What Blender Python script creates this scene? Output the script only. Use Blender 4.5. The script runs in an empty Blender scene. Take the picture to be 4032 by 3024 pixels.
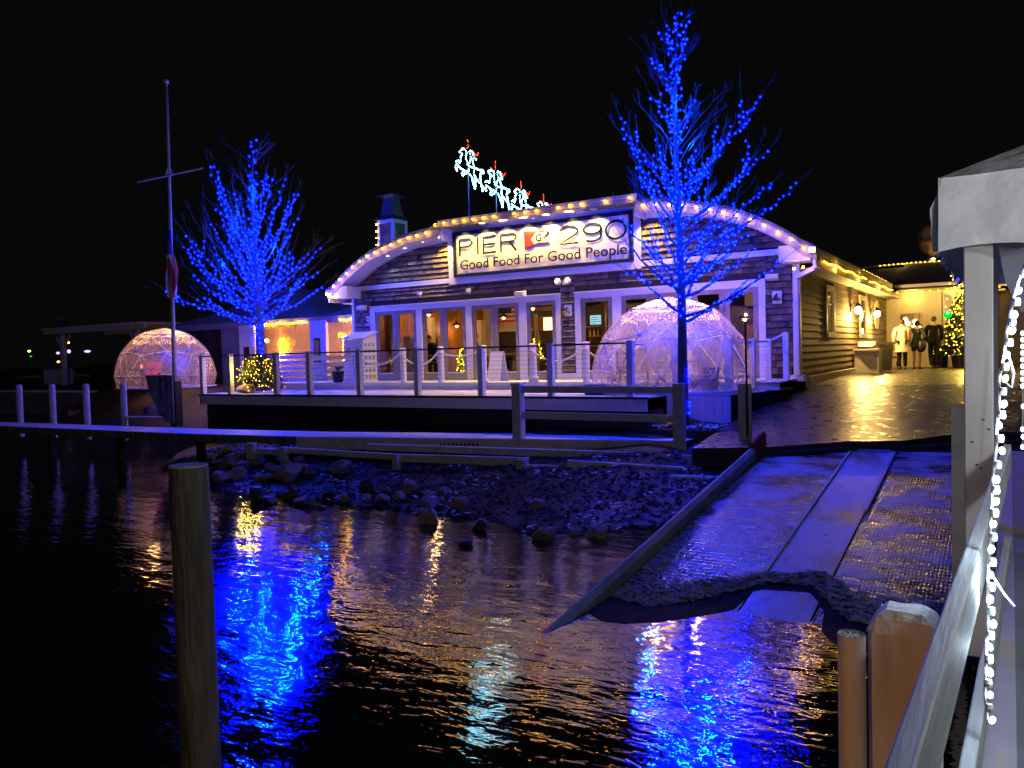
import bpy, bmesh, math, random
from mathutils import Vector, Matrix, noise
random.seed(7)
R = math.radians
C = bpy.context.scene.collection
scene = bpy.context.scene

# ------------------------------------------------------------------ camera
EYE = Vector((0, 0, 2.4))
WATER = -0.05
cam_d = bpy.data.cameras.new('camera'); cam = bpy.data.objects.new('camera', cam_d); C.objects.link(cam)
scene.camera = cam
dXc = Vector((0.849, 0.528, -0.027)); dYc = Vector((0.002, 0.047, 0.999)); dZc = Vector((-0.529, 0.848, -0.039))
dZc.normalize(); dXc = (dXc - dZc*dXc.dot(dZc)).normalized(); dYc = dXc.cross(dZc)
if dYc.z < 0: dYc = -dYc
cam.matrix_world = Matrix(((dXc.x, dYc.x, -dZc.x, EYE.x), (dXc.y, dYc.y, -dZc.y, EYE.y), (dXc.z, dYc.z, -dZc.z, EYE.z), (0, 0, 0, 1)))
cam_d.sensor_width = 36.0; cam_d.lens = 36.0*3120/4032
cam_d.clip_start = 0.05; cam_d.clip_end = 2000

# ------------------------------------------------------------------ world: night sky
world = bpy.data.worlds.new('World'); scene.world = world; world.use_nodes = True
wn = world.node_tree; wn.nodes.clear()
sky = wn.nodes.new('ShaderNodeTexSky'); sky.sky_type = 'NISHITA'; sky.sun_disc = False
sky.sun_elevation = R(-4); sky.sun_rotation = R(200)
bg = wn.nodes.new('ShaderNodeBackground'); bg.inputs['Strength'].default_value = 0.010
mixc = wn.nodes.new('ShaderNodeMix'); mixc.data_type = 'RGBA'; mixc.inputs[0].default_value = 0.93
mixc.inputs[7].default_value = (0.17, 0.2, 0.17, 1)
wo = wn.nodes.new('ShaderNodeOutputWorld')
wn.links.new(sky.outputs[0], mixc.inputs[6]); wn.links.new(mixc.outputs[2], bg.inputs['Color']); wn.links.new(bg.outputs[0], wo.inputs[0])

# assumed faint warm town glow reaching the shore from behind the camera
sun_d = bpy.data.lights.new('sun', 'SUN'); sun_d.energy = 0.045; sun_d.angle = R(14); sun_d.color = (1.0, 0.90, 0.78)
sun = bpy.data.objects.new('sun', sun_d); C.objects.link(sun)
sun.rotation_euler = Vector((-0.38, 0.86, -0.42)).to_track_quat('-Z', 'Y').to_euler()

scene.view_settings.view_transform = 'Standard'; scene.view_settings.look = 'None'
scene.view_settings.exposure = 0.25; scene.view_settings.gamma = 1
scene.view_settings.use_curve_mapping = False
scene.render.engine = 'CYCLES'
cy = scene.cycles
cy.use_denoising = True; cy.use_light_tree = True
cy.max_bounces = 8; cy.diffuse_bounces = 3; cy.glossy_bounces = 3; cy.transparent_max_bounces = 24; cy.transmission_bounces = 4
cy.sample_clamp_indirect = 3.0; cy.sample_clamp_direct = 0
cy.caustics_reflective = False; cy.caustics_refractive = False
cy.volume_bounces = 0

# ------------------------------------------------------------------ materials
def mat(name, col, rough=0.6, metal=0.0, var=0.12, nscale=6.0, bump=0.0, bscale=30.0, spec=0.5, emit=None, es=0.0, alpha=None, attr=False, coat=0.0, stretch=None, crack=0.0):
    m = bpy.data.materials.new(name); m.use_nodes = True
    nt = m.node_tree; b = nt.nodes['Principled BSDF']
    b.inputs['Roughness'].default_value = rough; b.inputs['Metallic'].default_value = metal
    b.inputs['Specular IOR Level'].default_value = spec
    tc = nt.nodes.new('ShaderNodeTexCoord')
    nz = nt.nodes.new('ShaderNodeTexNoise'); nz.inputs['Scale'].default_value = nscale; nz.inputs['Detail'].default_value = 6
    vec = tc.outputs['Object']
    if stretch:
        mpp = nt.nodes.new('ShaderNodeMapping'); mpp.inputs['Scale'].default_value = stretch; nt.links.new(vec, mpp.inputs[0]); vec = mpp.outputs[0]
    nt.links.new(vec, nz.inputs['Vector'])
    rp = nt.nodes.new('ShaderNodeValToRGB'); rp.color_ramp.elements[0].position = 0.3; rp.color_ramp.elements[1].position = 0.7
    c = Vector(col[:3])
    rp.color_ramp.elements[0].color = (*(c*(1-var)), 1); rp.color_ramp.elements[1].color = (*[min(1, v*(1+var)) for v in c], 1)
    nt.links.new(nz.outputs['Fac'], rp.inputs[0])
    src = rp.outputs[0]
    if attr:
        at = nt.nodes.new('ShaderNodeAttribute'); at.attribute_name = 'tone'
        oi = nt.nodes.new('ShaderNodeObjectInfo')
        ad = nt.nodes.new('ShaderNodeMath'); ad.operation = 'MULTIPLY_ADD'; ad.inputs[1].default_value = 0.5; 
        nt.links.new(oi.outputs['Random'], ad.inputs[0]); nt.links.new(at.outputs['Fac'], ad.inputs[2])
        mx = nt.nodes.new('ShaderNodeMix'); mx.data_type = 'RGBA'; mx.blend_type = 'MULTIPLY'; mx.inputs[0].default_value = 1
        nt.links.new(src, mx.inputs[6]); nt.links.new(ad.outputs[0], mx.inputs[7]); src = mx.outputs[2]
    nt.links.new(src, b.inputs['Base Color'])
    if bump:
        n2 = nt.nodes.new('ShaderNodeTexNoise'); n2.inputs['Scale'].default_value = bscale; n2.inputs['Detail'].default_value = 4
        nt.links.new(vec, n2.inputs['Vector'])
        bp = nt.nodes.new('ShaderNodeBump'); bp.inputs['Strength'].default_value = bump; bp.inputs['Distance'].default_value = 0.02
        nt.links.new(n2.outputs['Fac'], bp.inputs['Height']); nt.links.new(bp.outputs[0], b.inputs['Normal'])
    if emit:
        b.inputs['Emission Color'].default_value = (*emit, 1); b.inputs['Emission Strength'].default_value = es
    if coat: b.inputs['Coat Weight'].default_value = coat
    return m

def emis(name, col, strength):
    m = bpy.data.materials.new(name); m.use_nodes = True; nt = m.node_tree; nt.nodes.clear()
    e = nt.nodes.new('ShaderNodeEmission'); e.inputs[0].default_value = (*col, 1); e.inputs[1].default_value = strength
    o = nt.nodes.new('ShaderNodeOutputMaterial'); nt.links.new(e.outputs[0], o.inputs[0])
    return m

def cap_mat(name, col, strength):
    # tinted translucent cap that glows and lets the hot core show through
    m = bpy.data.materials.new(name); m.use_nodes = True; nt = m.node_tree; nt.nodes.clear()
    e = nt.nodes.new('ShaderNodeEmission'); e.inputs[0].default_value = (*col, 1); e.inputs[1].default_value = strength
    t = nt.nodes.new('ShaderNodeBsdfTransparent'); t.inputs[0].default_value = (.5, .7, 1, 1)
    a = nt.nodes.new('ShaderNodeAddShader'); o = nt.nodes.new('ShaderNodeOutputMaterial')
    nt.links.new(e.outputs[0], a.inputs[0]); nt.links.new(t.outputs[0], a.inputs[1]); nt.links.new(a.outputs[0], o.inputs[0]); return m

def glass_mat(name, tint=(1, 1, 1), gloss=0.12):
    m = bpy.data.materials.new(name); m.use_nodes = True; nt = m.node_tree; nt.nodes.clear()
    t = nt.nodes.new('ShaderNodeBsdfTransparent'); t.inputs[0].default_value = (*tint, 1)
    g = nt.nodes.new('ShaderNodeBsdfGlossy'); g.inputs['Roughness'].default_value = 0.03
    f = nt.nodes.new('ShaderNodeFresnel'); f.inputs[0].default_value = 1.45
    a = nt.nodes.new('ShaderNodeMath'); a.operation = 'ADD'; a.inputs[1].default_value = gloss*0.3
    mx = nt.nodes.new('ShaderNodeMixShader'); o = nt.nodes.new('ShaderNodeOutputMaterial')
    nt.links.new(f.outputs[0], a.inputs[0]); nt.links.new(a.outputs[0], mx.inputs[0])
    nt.links.new(t.outputs[0], mx.inputs[1]); nt.links.new(g.outputs[0], mx.inputs[2]); nt.links.new(mx.outputs[0], o.inputs[0])
    return m

def film_mat(name, opac, col=(0.8, 0.8, 0.82), wr=0.6):
    # clear wrinkled plastic sheet: part transparent, part milky, part glossy
    m = bpy.data.materials.new(name); m.use_nodes = True; nt = m.node_tree; nt.nodes.clear()
    tc = nt.nodes.new('ShaderNodeTexCoord')
    t = nt.nodes.new('ShaderNodeBsdfTransparent')
    d = nt.nodes.new('ShaderNodeBsdfDiffuse'); d.inputs[0].default_value = (*col, 1)
    tl = nt.nodes.new('ShaderNodeBsdfTranslucent'); tl.inputs[0].default_value = (*col, 1)
    g = nt.nodes.new('ShaderNodeBsdfGlossy'); g.inputs['Roughness'].default_value = 0.16
    nz = nt.nodes.new('ShaderNodeTexNoise'); nz.inputs['Scale'].default_value = 7; nz.inputs['Detail'].default_value = 5; nz.inputs['Distortion'].default_value = 2.0
    mp = nt.nodes.new('ShaderNodeMapping'); mp.inputs['Scale'].default_value = (1, 1, 0.5); mp.inputs['Rotation'].default_value = (0.4, 0.5, 0.3)
    nt.links.new(tc.outputs['Object'], mp.inputs[0]); nt.links.new(mp.outputs[0], nz.inputs['Vector'])
    bp = nt.nodes.new('ShaderNodeBump'); bp.inputs['Strength'].default_value = wr; bp.inputs['Distance'].default_value = 0.08
    nt.links.new(nz.outputs['Fac'], bp.inputs['Height'])
    for s in (d, tl, g): nt.links.new(bp.outputs[0], s.inputs['Normal'])
    m1 = nt.nodes.new('ShaderNodeMixShader'); m1.inputs[0].default_value = 0.5
    nt.links.new(d.outputs[0], m1.inputs[1]); nt.links.new(tl.outputs[0], m1.inputs[2])
    rp = nt.nodes.new('ShaderNodeMapRange'); rp.inputs[3].default_value = opac*0.6; rp.inputs[4].default_value = min(1, opac*1.4)
    nt.links.new(nz.outputs['Fac'], rp.inputs[0])
    m2 = nt.nodes.new('ShaderNodeMixShader'); nt.links.new(rp.outputs[0], m2.inputs[0])
    nt.links.new(t.outputs[0], m2.inputs[1]); nt.links.new(m1.outputs[0], m2.inputs[2])
    m3 = nt.nodes.new('ShaderNodeMixShader'); m3.inputs[0].default_value = 0.12
    nt.links.new(m2.outputs[0], m3.inputs[1]); nt.links.new(g.outputs[0], m3.inputs[2])
    o = nt.nodes.new('ShaderNodeOutputMaterial'); nt.links.new(m3.outputs[0], o.inputs[0])
    return m

def water_mat():
    m = bpy.data.materials.new('water'); m.use_nodes = True; nt = m.node_tree; b = nt.nodes['Principled BSDF']
    b.inputs['Base Color'].default_value = (0.0025, 0.0035, 0.0035, 1); b.inputs['Roughness'].default_value = 0.035
    b.inputs['IOR'].default_value = 3.2
    tc = nt.nodes.new('ShaderNodeTexCoord')
    def n(scale, rot, sx, sy, det, dist=0.0):
        mp = nt.nodes.new('ShaderNodeMapping'); mp.inputs['Rotation'].default_value = (0, 0, rot); mp.inputs['Scale'].default_value = (sx, sy, 1)
        nt.links.new(tc.outputs['Object'], mp.inputs[0])
        z = nt.nodes.new('ShaderNodeTexNoise'); z.inputs['Scale'].default_value = scale; z.inputs['Detail'].default_value = det
        z.inputs['Distortion'].default_value = dist
        nt.links.new(mp.outputs[0], z.inputs['Vector']); return z.outputs['Fac']
    def mad(a, k, c):
        x = nt.nodes.new('ShaderNodeMath'); x.operation = 'MULTIPLY_ADD'; x.inputs[1].default_value = k
        nt.links.new(a, x.inputs[0])
        if c is None: x.inputs[2].default_value = 0
        else: nt.links.new(c, x.inputs[2])
        return x.outputs[0]
    # crests run across the line of sight (view azimuth is about 32 degrees left of +Y)
    h = mad(n(1.1, R(-30), 0.45, 1.0, 2, 0.6), 0.016, None)
    h = mad(n(5.0, R(-24), 0.40, 1.0, 3, 0.4), 0.0100, h)
    h = mad(n(16, R(-36), 0.45, 1.0, 3, 0.3), 0.0029, h)
    bp = nt.nodes.new('ShaderNodeBump'); bp.inputs['Strength'].default_value = 1.0; bp.inputs['Distance'].default_value = 1.0
    nt.links.new(h, bp.inputs['Height']); nt.links.new(bp.outputs[0], b.inputs['Normal'])
    return m

def snow_over(name, base, snow=(0.72, 0.74, 0.8), cover=0.5, scale=2.0, rough=0.55, grid=None, brough=0.35, var=0.2, sharp=0.08, bump=0.3, mscale=(1,1,1)):
    m = bpy.data.materials.new(name); m.use_nodes = True; nt = m.node_tree; b = nt.nodes['Principled BSDF']
    tc = nt.nodes.new('ShaderNodeTexCoord')
    mp = nt.nodes.new('ShaderNodeMapping'); mp.inputs['Scale'].default_value = mscale
    nt.links.new(tc.outputs['Object'], mp.inputs[0])
    n1 = nt.nodes.new('ShaderNodeTexNoise'); n1.inputs['Scale'].default_value = scale; n1.inputs['Detail'].default_value = 8; n1.inputs['Roughness'].default_value = 0.6
    nt.links.new(mp.outputs[0], n1.inputs['Vector'])
    fac = n1.outputs['Fac']
    bpin = fac
    if grid:
        mp2 = nt.nodes.new('ShaderNodeMapping'); mp2.inputs['Scale'].default_value = (grid, grid*0.4, grid)
        nt.links.new(tc.outputs['Object'], mp2.inputs[0])
        wv = nt.nodes.new('ShaderNodeTexWave'); wv.wave_type = 'BANDS'; wv.bands_direction = 'X'; wv.inputs['Scale'].default_value = 1
        wv2 = nt.nodes.new('ShaderNodeTexWave'); wv2.wave_type = 'BANDS'; wv2.bands_direction = 'Y'; wv2.inputs['Scale'].default_value = 1
        nt.links.new(mp2.outputs[0], wv.inputs[0]); nt.links.new(mp2.outputs[0], wv2.inputs[0])
        mm = nt.nodes.new('ShaderNodeMath'); mm.operation = 'MULTIPLY'; nt.links.new(wv.outputs['Fac'], mm.inputs[0]); nt.links.new(wv2.outputs['Fac'], mm.inputs[1])
        a = nt.nodes.new('ShaderNodeMath'); a.operation = 'MULTIPLY_ADD'; a.inputs[1].default_value = 0.20; nt.links.new(mm.outputs[0], a.inputs[0]); nt.links.new(fac, a.inputs[2])
        fac = a.outputs[0]; bpin = fac
    mr = nt.nodes.new('ShaderNodeMapRange'); c0 = 1 - cover
    mr.inputs[1].default_value = c0 - sharp; mr.inputs[2].default_value = c0 + sharp
    nt.links.new(fac, mr.inputs[0])
    n2 = nt.nodes.new('ShaderNodeTexNoise'); n2.inputs['Scale'].default_value = 14; n2.inputs['Detail'].default_value = 5; nt.links.new(tc.outputs['Object'], n2.inputs['Vector'])
    rp = nt.nodes.new('ShaderNodeValToRGB'); c = Vector(base)
    rp.color_ramp.elements[0].color = (*(c*(1-var)), 1); rp.color_ramp.elements[1].color = (*(c*(1+var)), 1); rp.color_ramp.elements[0].position = .3; rp.color_ramp.elements[1].position = .7
    nt.links.new(n2.outputs['Fac'], rp.inputs[0])
    mx = nt.nodes.new('ShaderNodeMix'); mx.data_type = 'RGBA'; mx.inputs[7].default_value = (*snow, 1)
    nt.links.new(mr.outputs[0], mx.inputs[0]); nt.links.new(rp.outputs[0], mx.inputs[6]); nt.links.new(mx.outputs[2], b.inputs['Base Color'])
    r2 = nt.nodes.new('ShaderNodeMapRange'); r2.inputs[3].default_value = brough; r2.inputs[4].default_value = rough
    nt.links.new(mr.outputs[0], r2.inputs[0]); nt.links.new(r2.outputs[0], b.inputs['Roughness'])
    bp = nt.nodes.new('ShaderNodeBump'); bp.inputs['Strength'].default_value = bump; bp.inputs['Distance'].default_value = 0.03
    nt.links.new(bpin, bp.inputs['Height']); nt.links.new(bp.outputs[0], b.inputs['Normal'])
    return m

M = dict(
    white=mat('white_paint', (0.74, 0.73, 0.71), 0.5, var=0.05, bump=0.05, bscale=12),
    oldwhite=mat('weathered_white_paint', (0.55, 0.53, 0.48), 0.6, var=0.18, nscale=5, bump=0.15, bscale=25),
    shingle=mat('cedar_shingle', (0.21, 0.155, 0.105), 0.75, var=0.3, nscale=9, bump=0.4, bscale=40, attr=True),
    backing=mat('dark_sheathing', (0.03, 0.026, 0.022), 0.9),
    doorframe=mat('grey_brown_door_wood', (0.24, 0.20, 0.18), 0.5, var=0.15),
    fascia=mat('weathered_grey_fascia', (0.24, 0.22, 0.22), 0.7, var=0.12),
    navy=mat('navy_vinyl', (0.010, 0.016, 0.04), 0.7, var=0.2, spec=0.1),
    banner=mat('banner_vinyl', (0.76, 0.70, 0.55), 0.45, var=0.03, nscale=1.5, bump=0.7, bscale=3.0),
    red=mat('red_print', (0.55, 0.02, 0.02), 0.5, var=0.1),
    roof=mat('dark_roof_shingle', (0.07, 0.078, 0.09), 0.8, var=0.3, bump=0.4, bscale=20),
    darkmetal=mat('dark_metal', (0.04, 0.04, 0.045), 0.4, 0.6),
    cable=mat('steel_cable', (0.12, 0.12, 0.13), 0.35, 0.8),
    galv=mat('galvanised_metal', (0.38, 0.39, 0.40), 0.35, 0.8),
    rope=mat('white_rope', (0.78, 0.70, 0.55), 0.8, bump=0.6, bscale=90),
    blackwood=mat('dark_stained_wood', (0.022, 0.020, 0.018), 0.7, var=0.4, nscale=3, bump=0.3),
    decksnow=snow_over('snowy_deck_board', (0.16, 0.13, 0.11), cover=0.62, scale=3.2, mscale=(0.5, 1, 1)),
    walksnow=snow_over('snowy_walkway_board', (0.26, 0.26, 0.27), snow=(.68, .70, .76), cover=0.72, scale=1.2),
    mud=snow_over('shore_earth', (0.022, 0.017, 0.013), snow=(0.4, 0.4, 0.45), cover=0.14, scale=3.5, brough=0.6, bump=0.8),
    asphalt=None,
    mat_left=snow_over('ribbed_ramp_mat', (0.018, 0.02, 0.025), snow=(0.50, 0.53, 0.62), cover=0.44, scale=2.2, grid=9, brough=0.25, bump=0.9, sharp=0.07, mscale=(.7, 1.3, 1)),
    strip=snow_over('smooth_ramp_strip', (0.07, 0.06, 0.055), snow=(0.64, 0.67, 0.74), cover=0.57, scale=1.3, sharp=.09, brough=0.3, bump=0.2, mscale=(1, 0.5, 1)),
    curb=mat('grey_painted_curb', (0.22, 0.27, 0.27), 0.6, var=0.25, nscale=4, bump=0.2),
    redpaint=mat('red_painted_curb_end', (0.25, 0.02, 0.015), 0.5, var=0.3),
    rock=mat('granite', (0.27, 0.21, 0.18), 0.75, var=0.4, nscale=4, bump=0.8, bscale=14),
    darkrock=mat('wet_dark_rock', (0.06, 0.05, 0.045), 0.4, var=0.4, nscale=4, bump=0.8, bscale=14),
    gravel=mat('gravel', (0.045, 0.04, 0.035), 0.8, var=0.5, nscale=15),
    litter=mat('dead_leaf', (0.045, 0.035, 0.027), 0.8, var=0.5, nscale=8),
    weed=mat('frosted_weed', (0.26, 0.27, 0.30), 0.8, var=0.5, nscale=12),
    wetshade=mat('wet_ramp_shade', (0.008, 0.008, 0.007), 0.85, var=0.5, spec=0.15, bump=0.8),
    bark=mat('tree_bark', (0.085, 0.078, 0.072), 0.8, var=0.35, nscale=20, bump=0.8, bscale=30),
    postwood=mat('worn_post_wood', (0.55, 0.50, 0.42), 0.7, var=0.22, nscale=16, bump=0.6, bscale=45, stretch=(1, 1, .12)),
    columnpaint=mat('chipped_white_paint', (0.70, 0.66, 0.60), 0.6, var=0.07, nscale=9, bump=0.08, bscale=30, stretch=(1, 1, .3)),
    railwood=mat('grey_weathered_rail', (0.40, 0.42, 0.39), 0.6, var=0.22, nscale=26, bump=0.3, bscale=60, stretch=(1, .09, 1)),
    pile=mat('weathered_piling', (0.125, 0.13, 0.105), 0.85, var=0.6, nscale=11, bump=0.9, bscale=40, stretch=(1, 1, .16)),
    pile_top=mat('frosted_piling_end', (0.45, 0.5, 0.5), 0.8, var=0.25),
    pine=mat('pine_needle', (0.055, 0.09, 0.03), 0.6, var=0.4, nscale=6),
    vinyl=mat('canopy_vinyl', (0.80, 0.80, 0.79), 0.45, var=0.10, nscale=5, bump=0.9, bscale=6),
    tentblue=mat('tent_vinyl', (0.2, 0.21, 0.25), 0.5, var=0.1, bump=0.3, bscale=2),
    snow=mat('snow', (0.75, 0.77, 0.8), 0.8, var=0.05, bump=0.5, bscale=40),
    pvc=mat('white_pvc', (0.6, 0.58, 0.53), 0.4, var=0.08),
    foredeck=mat('grooved_composite_deck', (0.36, 0.40, 0.40), 0.5, var=0.15, nscale=3),
    yellowwall=mat('cream_wall_paint', (0.66, 0.60, 0.44), 0.6, var=0.05),
    orangewood=mat('varnished_pine_wall', (0.42, 0.19, 0.05), 0.5, var=0.3, nscale=2),
    darkint=mat('dark_interior', (0.05, 0.038, 0.03), 0.7),
    intfloor=mat('interior_floor', (0.12, 0.07, 0.04), 0.4),
    skin=mat('skin', (0.5, 0.3, 0.22), 0.5, var=0.05),
    hair=mat('dark_hair', (0.03, 0.02, 0.015), 0.6),
    coat_cream=mat('cream_coat', (0.66, 0.58, 0.48), 0.8, var=0.1, bump=0.3),
    coat_green=mat('dark_green_jacket', (0.025, 0.07, 0.055), 0.8, var=0.2, bump=0.3),
    coat_black=mat('black_jacket', (0.006, 0.006, 0.007), 0.9, spec=0.08, var=0.2, bump=0.3),
    jeans=mat('dark_jeans', (0.010, 0.012, 0.02), 0.9, spec=0.1),
    bag=mat('black_bag', (0.015, 0.015, 0.016), 0.5),
    brown=mat('brown_leather', (0.25, 0.08, 0.03), 0.5),
    iron=mat('cast_iron', (0.03, 0.028, 0.025), 0.5, 0.4),
    pot=mat('black_pot', (0.02, 0.02, 0.02), 0.5),
    straw=mat('dry_grass', (0.25, 0.18, 0.12), 0.8),
    flagred=mat('flag_red', (0.6, 0.05, 0.05), 0.7, var=0.1),
    flagwhite=mat('flag_white', (0.8, 0.76, 0.72), 0.7, var=0.1),
    flagblue=mat('flag_blue', (0.02, 0.03, 0.12), 0.7, var=0.1),
    glass=glass_mat('window_glass'),
    film=film_mat('dome_film', 0.34, (0.85, 0.74, 0.74), 0.35),
    tentfilm=film_mat('tent_window_film', 0.6, (0.8, 0.5, 0.22)),
    strut=mat('white_dome_strut', (0.7, 0.7, 0.72), 0.5),
    e_blue=cap_mat('blue_bulb_glow', (0.0002, 0.0012, 1.0), 58),
    e_core=emis('blue_led_core', (0.01, 0.40, 1.0), 1.5),
    e_warm=emis('warm_bulb_glow', (1.0, 0.47, 0.0020), 130),
    e_warm2=emis('golden_bulb_glow', (1.0, 0.48, 0.03), 13),
    e_fairy=emis('fairy_light_glow', (1.0, 0.42, 0.10), 14),
    e_ice=emis('ice_white_bulb_glow', (0.24, 0.74, 1.0), 18),
    e_red=emis('red_bulb_glow', (1.0, 0.05, 0.005), 9),
    e_led=emis('white_led_glow', (0.62, 0.80, 1.0), 15),
    e_globe=emis('lantern_globe_glow', (1.0, 0.62, 0.22), 30),
    e_spot=emis('downlight_glow', (1.0, 0.60, 0.14), 1500),
    e_cool=emis('cool_downlight_glow', (0.8, 0.9, 1.0), 12),
    e_green=emis('green_bulb_glow', (0.0, 1.0, 0.02), 1.2),
    e_tv=emis('tv_screen_glow', (0.35, 0.75, 0.8), 0.9),
    e_purple=emis('violet_light_glow', (0.35, 0.2, 1.0), 4),
    e_window=emis('lit_blind_glow', (1.0, 0.74, 0.30), 2.6),
)

def asphalt():
    m = bpy.data.materials.new('wet_asphalt'); m.use_nodes = True; nt = m.node_tree; b = nt.nodes['Principled BSDF']
    tc = nt.nodes.new('ShaderNodeTexCoord')
    n1 = nt.nodes.new('ShaderNodeTexNoise'); n1.inputs['Scale'].default_value = 5.5; n1.inputs['Detail'].default_value = 8
    nt.links.new(tc.outputs['Object'], n1.inputs['Vector'])
    r = nt.nodes.new('ShaderNodeMapRange'); r.inputs[1].default_value = .35; r.inputs[2].default_value = .65; r.inputs[3].default_value = 0.22; r.inputs[4].default_value = 0.45
    nt.links.new(n1.outputs['Fac'], r.inputs[0]); nt.links.new(r.outputs[0], b.inputs['Roughness'])
    cr = nt.nodes.new('ShaderNodeValToRGB'); cr.color_ramp.elements[0].color = (0.018, 0.017, 0.016, 1); cr.color_ramp.elements[1].color = (0.055, 0.05, 0.045, 1)
    nt.links.new(n1.outputs['Fac'], cr.inputs[0]); nt.links.new(cr.outputs[0], b.inputs['Base Color'])
    b.inputs['Specular IOR Level'].default_value = 0.7
    n2 = nt.nodes.new('ShaderNodeTexNoise'); n2.inputs['Scale'].default_value = 12; n2.inputs['Detail'].default_value = 7
    mp = nt.nodes.new('ShaderNodeMapping'); mp.inputs['Rotation'].default_value = (0, 0, R(-30)); mp.inputs['Scale'].default_value = (0.5, 1, 1)
    nt.links.new(tc.outputs['Object'], mp.inputs[0]); nt.links.new(mp.outputs[0], n2.inputs['Vector'])
    bp = nt.nodes.new('ShaderNodeBump'); bp.inputs['Strength'].default_value = 0.7; bp.inputs['Distance'].default_value = 0.02
    nt.links.new(n2.outputs['Fac'], bp.inputs['Height']); nt.links.new(bp.outputs[0], b.inputs['Normal'])
    return m
M['asphalt'] = asphalt(); M['water'] = water_mat()

# ------------------------------------------------------------------ mesh helpers
class MB:
    def __init__(s): s.v = []; s.f = []; s.t = []; s.tone = None
    def vert(s, p):
        s.v.append(Vector(p)); s.t.append(s.tone if s.tone is not None else 0.75); return len(s.v)-1
    def poly(s, pts): s.f.append([s.vert(p) for p in pts])
    def box(s, a, b):
        x0, y0, z0 = a; x1, y1, z1 = b
        if x0 > x1: x0, x1 = x1, x0
        if y0 > y1: y0, y1 = y1, y0
        if z0 > z1: z0, z1 = z1, z0
        i = [s.vert(p) for p in ((x0,y0,z0),(x1,y0,z0),(x1,y1,z0),(x0,y1,z0),(x0,y0,z1),(x1,y0,z1),(x1,y1,z1),(x0,y1,z1))]
        for q in ((3,2,1,0),(4,5,6,7),(0,1,5,4),(1,2,6,5),(2,3,7,6),(3,0,4,7)): s.f.append([i[k] for k in q])
        return s
    def beam(s, p, q, w, h, up=(0,0,1), bev=0.0):
        p = Vector(p); q = Vector(q); d = (q-p).normalized(); up = Vector(up)
        if abs(d.dot(up)) > 0.99: up = Vector((0, 1, 0))
        r = d.cross(up).normalized(); u = r.cross(d).normalized()
        if bev:
            b = bev; prof = [(-w/2+b,-h/2),(w/2-b,-h/2),(w/2,-h/2+b),(w/2,h/2-b),(w/2-b,h/2),(-w/2+b,h/2),(-w/2,h/2-b),(-w/2,-h/2+b)]
        else: prof = [(-w/2,-h/2),(w/2,-h/2),(w/2,h/2),(-w/2,h/2)]
        n = len(prof)
        a = [s.vert(p + r*x + u*y) for x, y in prof]; c = [s.vert(q + r*x + u*y) for x, y in prof]
        for k in range(n): s.f.append([a[k], a[(k+1)%n], c[(k+1)%n], c[k]])
        s.f.append(a[::-1]); s.f.append(c); return s
    def tube(s, pts, rad, n=6, cap=True):
        pts = [Vector(p) for p in pts]; rings = []
        rr = rad if isinstance(rad, (list, tuple)) else [rad]*len(pts)
        u = None
        for i, p in enumerate(pts):
            d = (pts[min(i+1, len(pts)-1)] - pts[max(i-1, 0)])
            if d.length < 1e-9: d = Vector((0, 0, 1))
            d.normalize()
            if u is None:
                u = d.orthogonal().normalized()
            else:
                u = u - d*u.dot(d)
                u = u.normalized() if u.length > 1e-6 else d.orthogonal().normalized()
            w = d.cross(u)
            rings.append([s.vert(p + (u*math.cos(2*math.pi*k/n) + w*math.sin(2*math.pi*k/n))*rr[i]) for k in range(n)])
        for a, b in zip(rings, rings[1:]):
            for k in range(n): s.f.append([a[k], a[(k+1)%n], b[(k+1)%n], b[k]])
        if cap: s.f.append(rings[0][::-1]); s.f.append(rings[-1])
        return s
    def lathe(s, c, prof, n=16, axis='Z'):
        c = Vector(c); rings = []
        for r, z in prof: rings.append([s.vert(c + Vector((r*math.cos(2*math.pi*k/n), r*math.sin(2*math.pi*k/n), z))) for k in range(n)])
        for a, b in zip(rings, rings[1:]):
            for k in range(n): s.f.append([a[k], a[(k+1)%n], b[(k+1)%n], b[k]])
        s.f.append(rings[0][::-1]); s.f.append(rings[-1]); return s
    def ball(s, c, r, sub=0, sc=(1,1,1)):
        vs, fs = ICO[sub]; base = len(s.v); c = Vector(c)
        for v in vs: s.vert(c + Vector((v.x*r*sc[0], v.y*r*sc[1], v.z*r*sc[2])))
        s.f += [[base+k for k in f] for f in fs]; return s
    def build(s, name, m, parent=None, smooth=False, kind=None, label=None):
        base = Vector((0,0,0)); r = parent
        if parent is not None:
            while r.parent is not None: r = r.parent
            base = r.location.copy()
        me = bpy.data.meshes.new(name)
        me.from_pydata([v - base for v in s.v], [], s.f)
        me.materials.append(m if not isinstance(m, str) else M[m])
        if smooth: me.polygons.foreach_set('use_smooth', [True]*len(me.polygons))
        if any(abs(t-0.75) > 1e-6 for t in s.t):
            at = me.attributes.new('tone', 'FLOAT', 'POINT'); at.data.foreach_set('value', s.t)
        elif me.materials[0] is not None and me.materials[0].name == 'cedar_shingle':
            at = me.attributes.new('tone', 'FLOAT', 'POINT'); at.data.foreach_set('value', s.t)
        o = bpy.data.objects.new(name, me); C.objects.link(o)
        if parent is not None: o.parent = parent
        if kind: o['kind'] = kind
        if label: o['label'] = label
        return o

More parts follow.
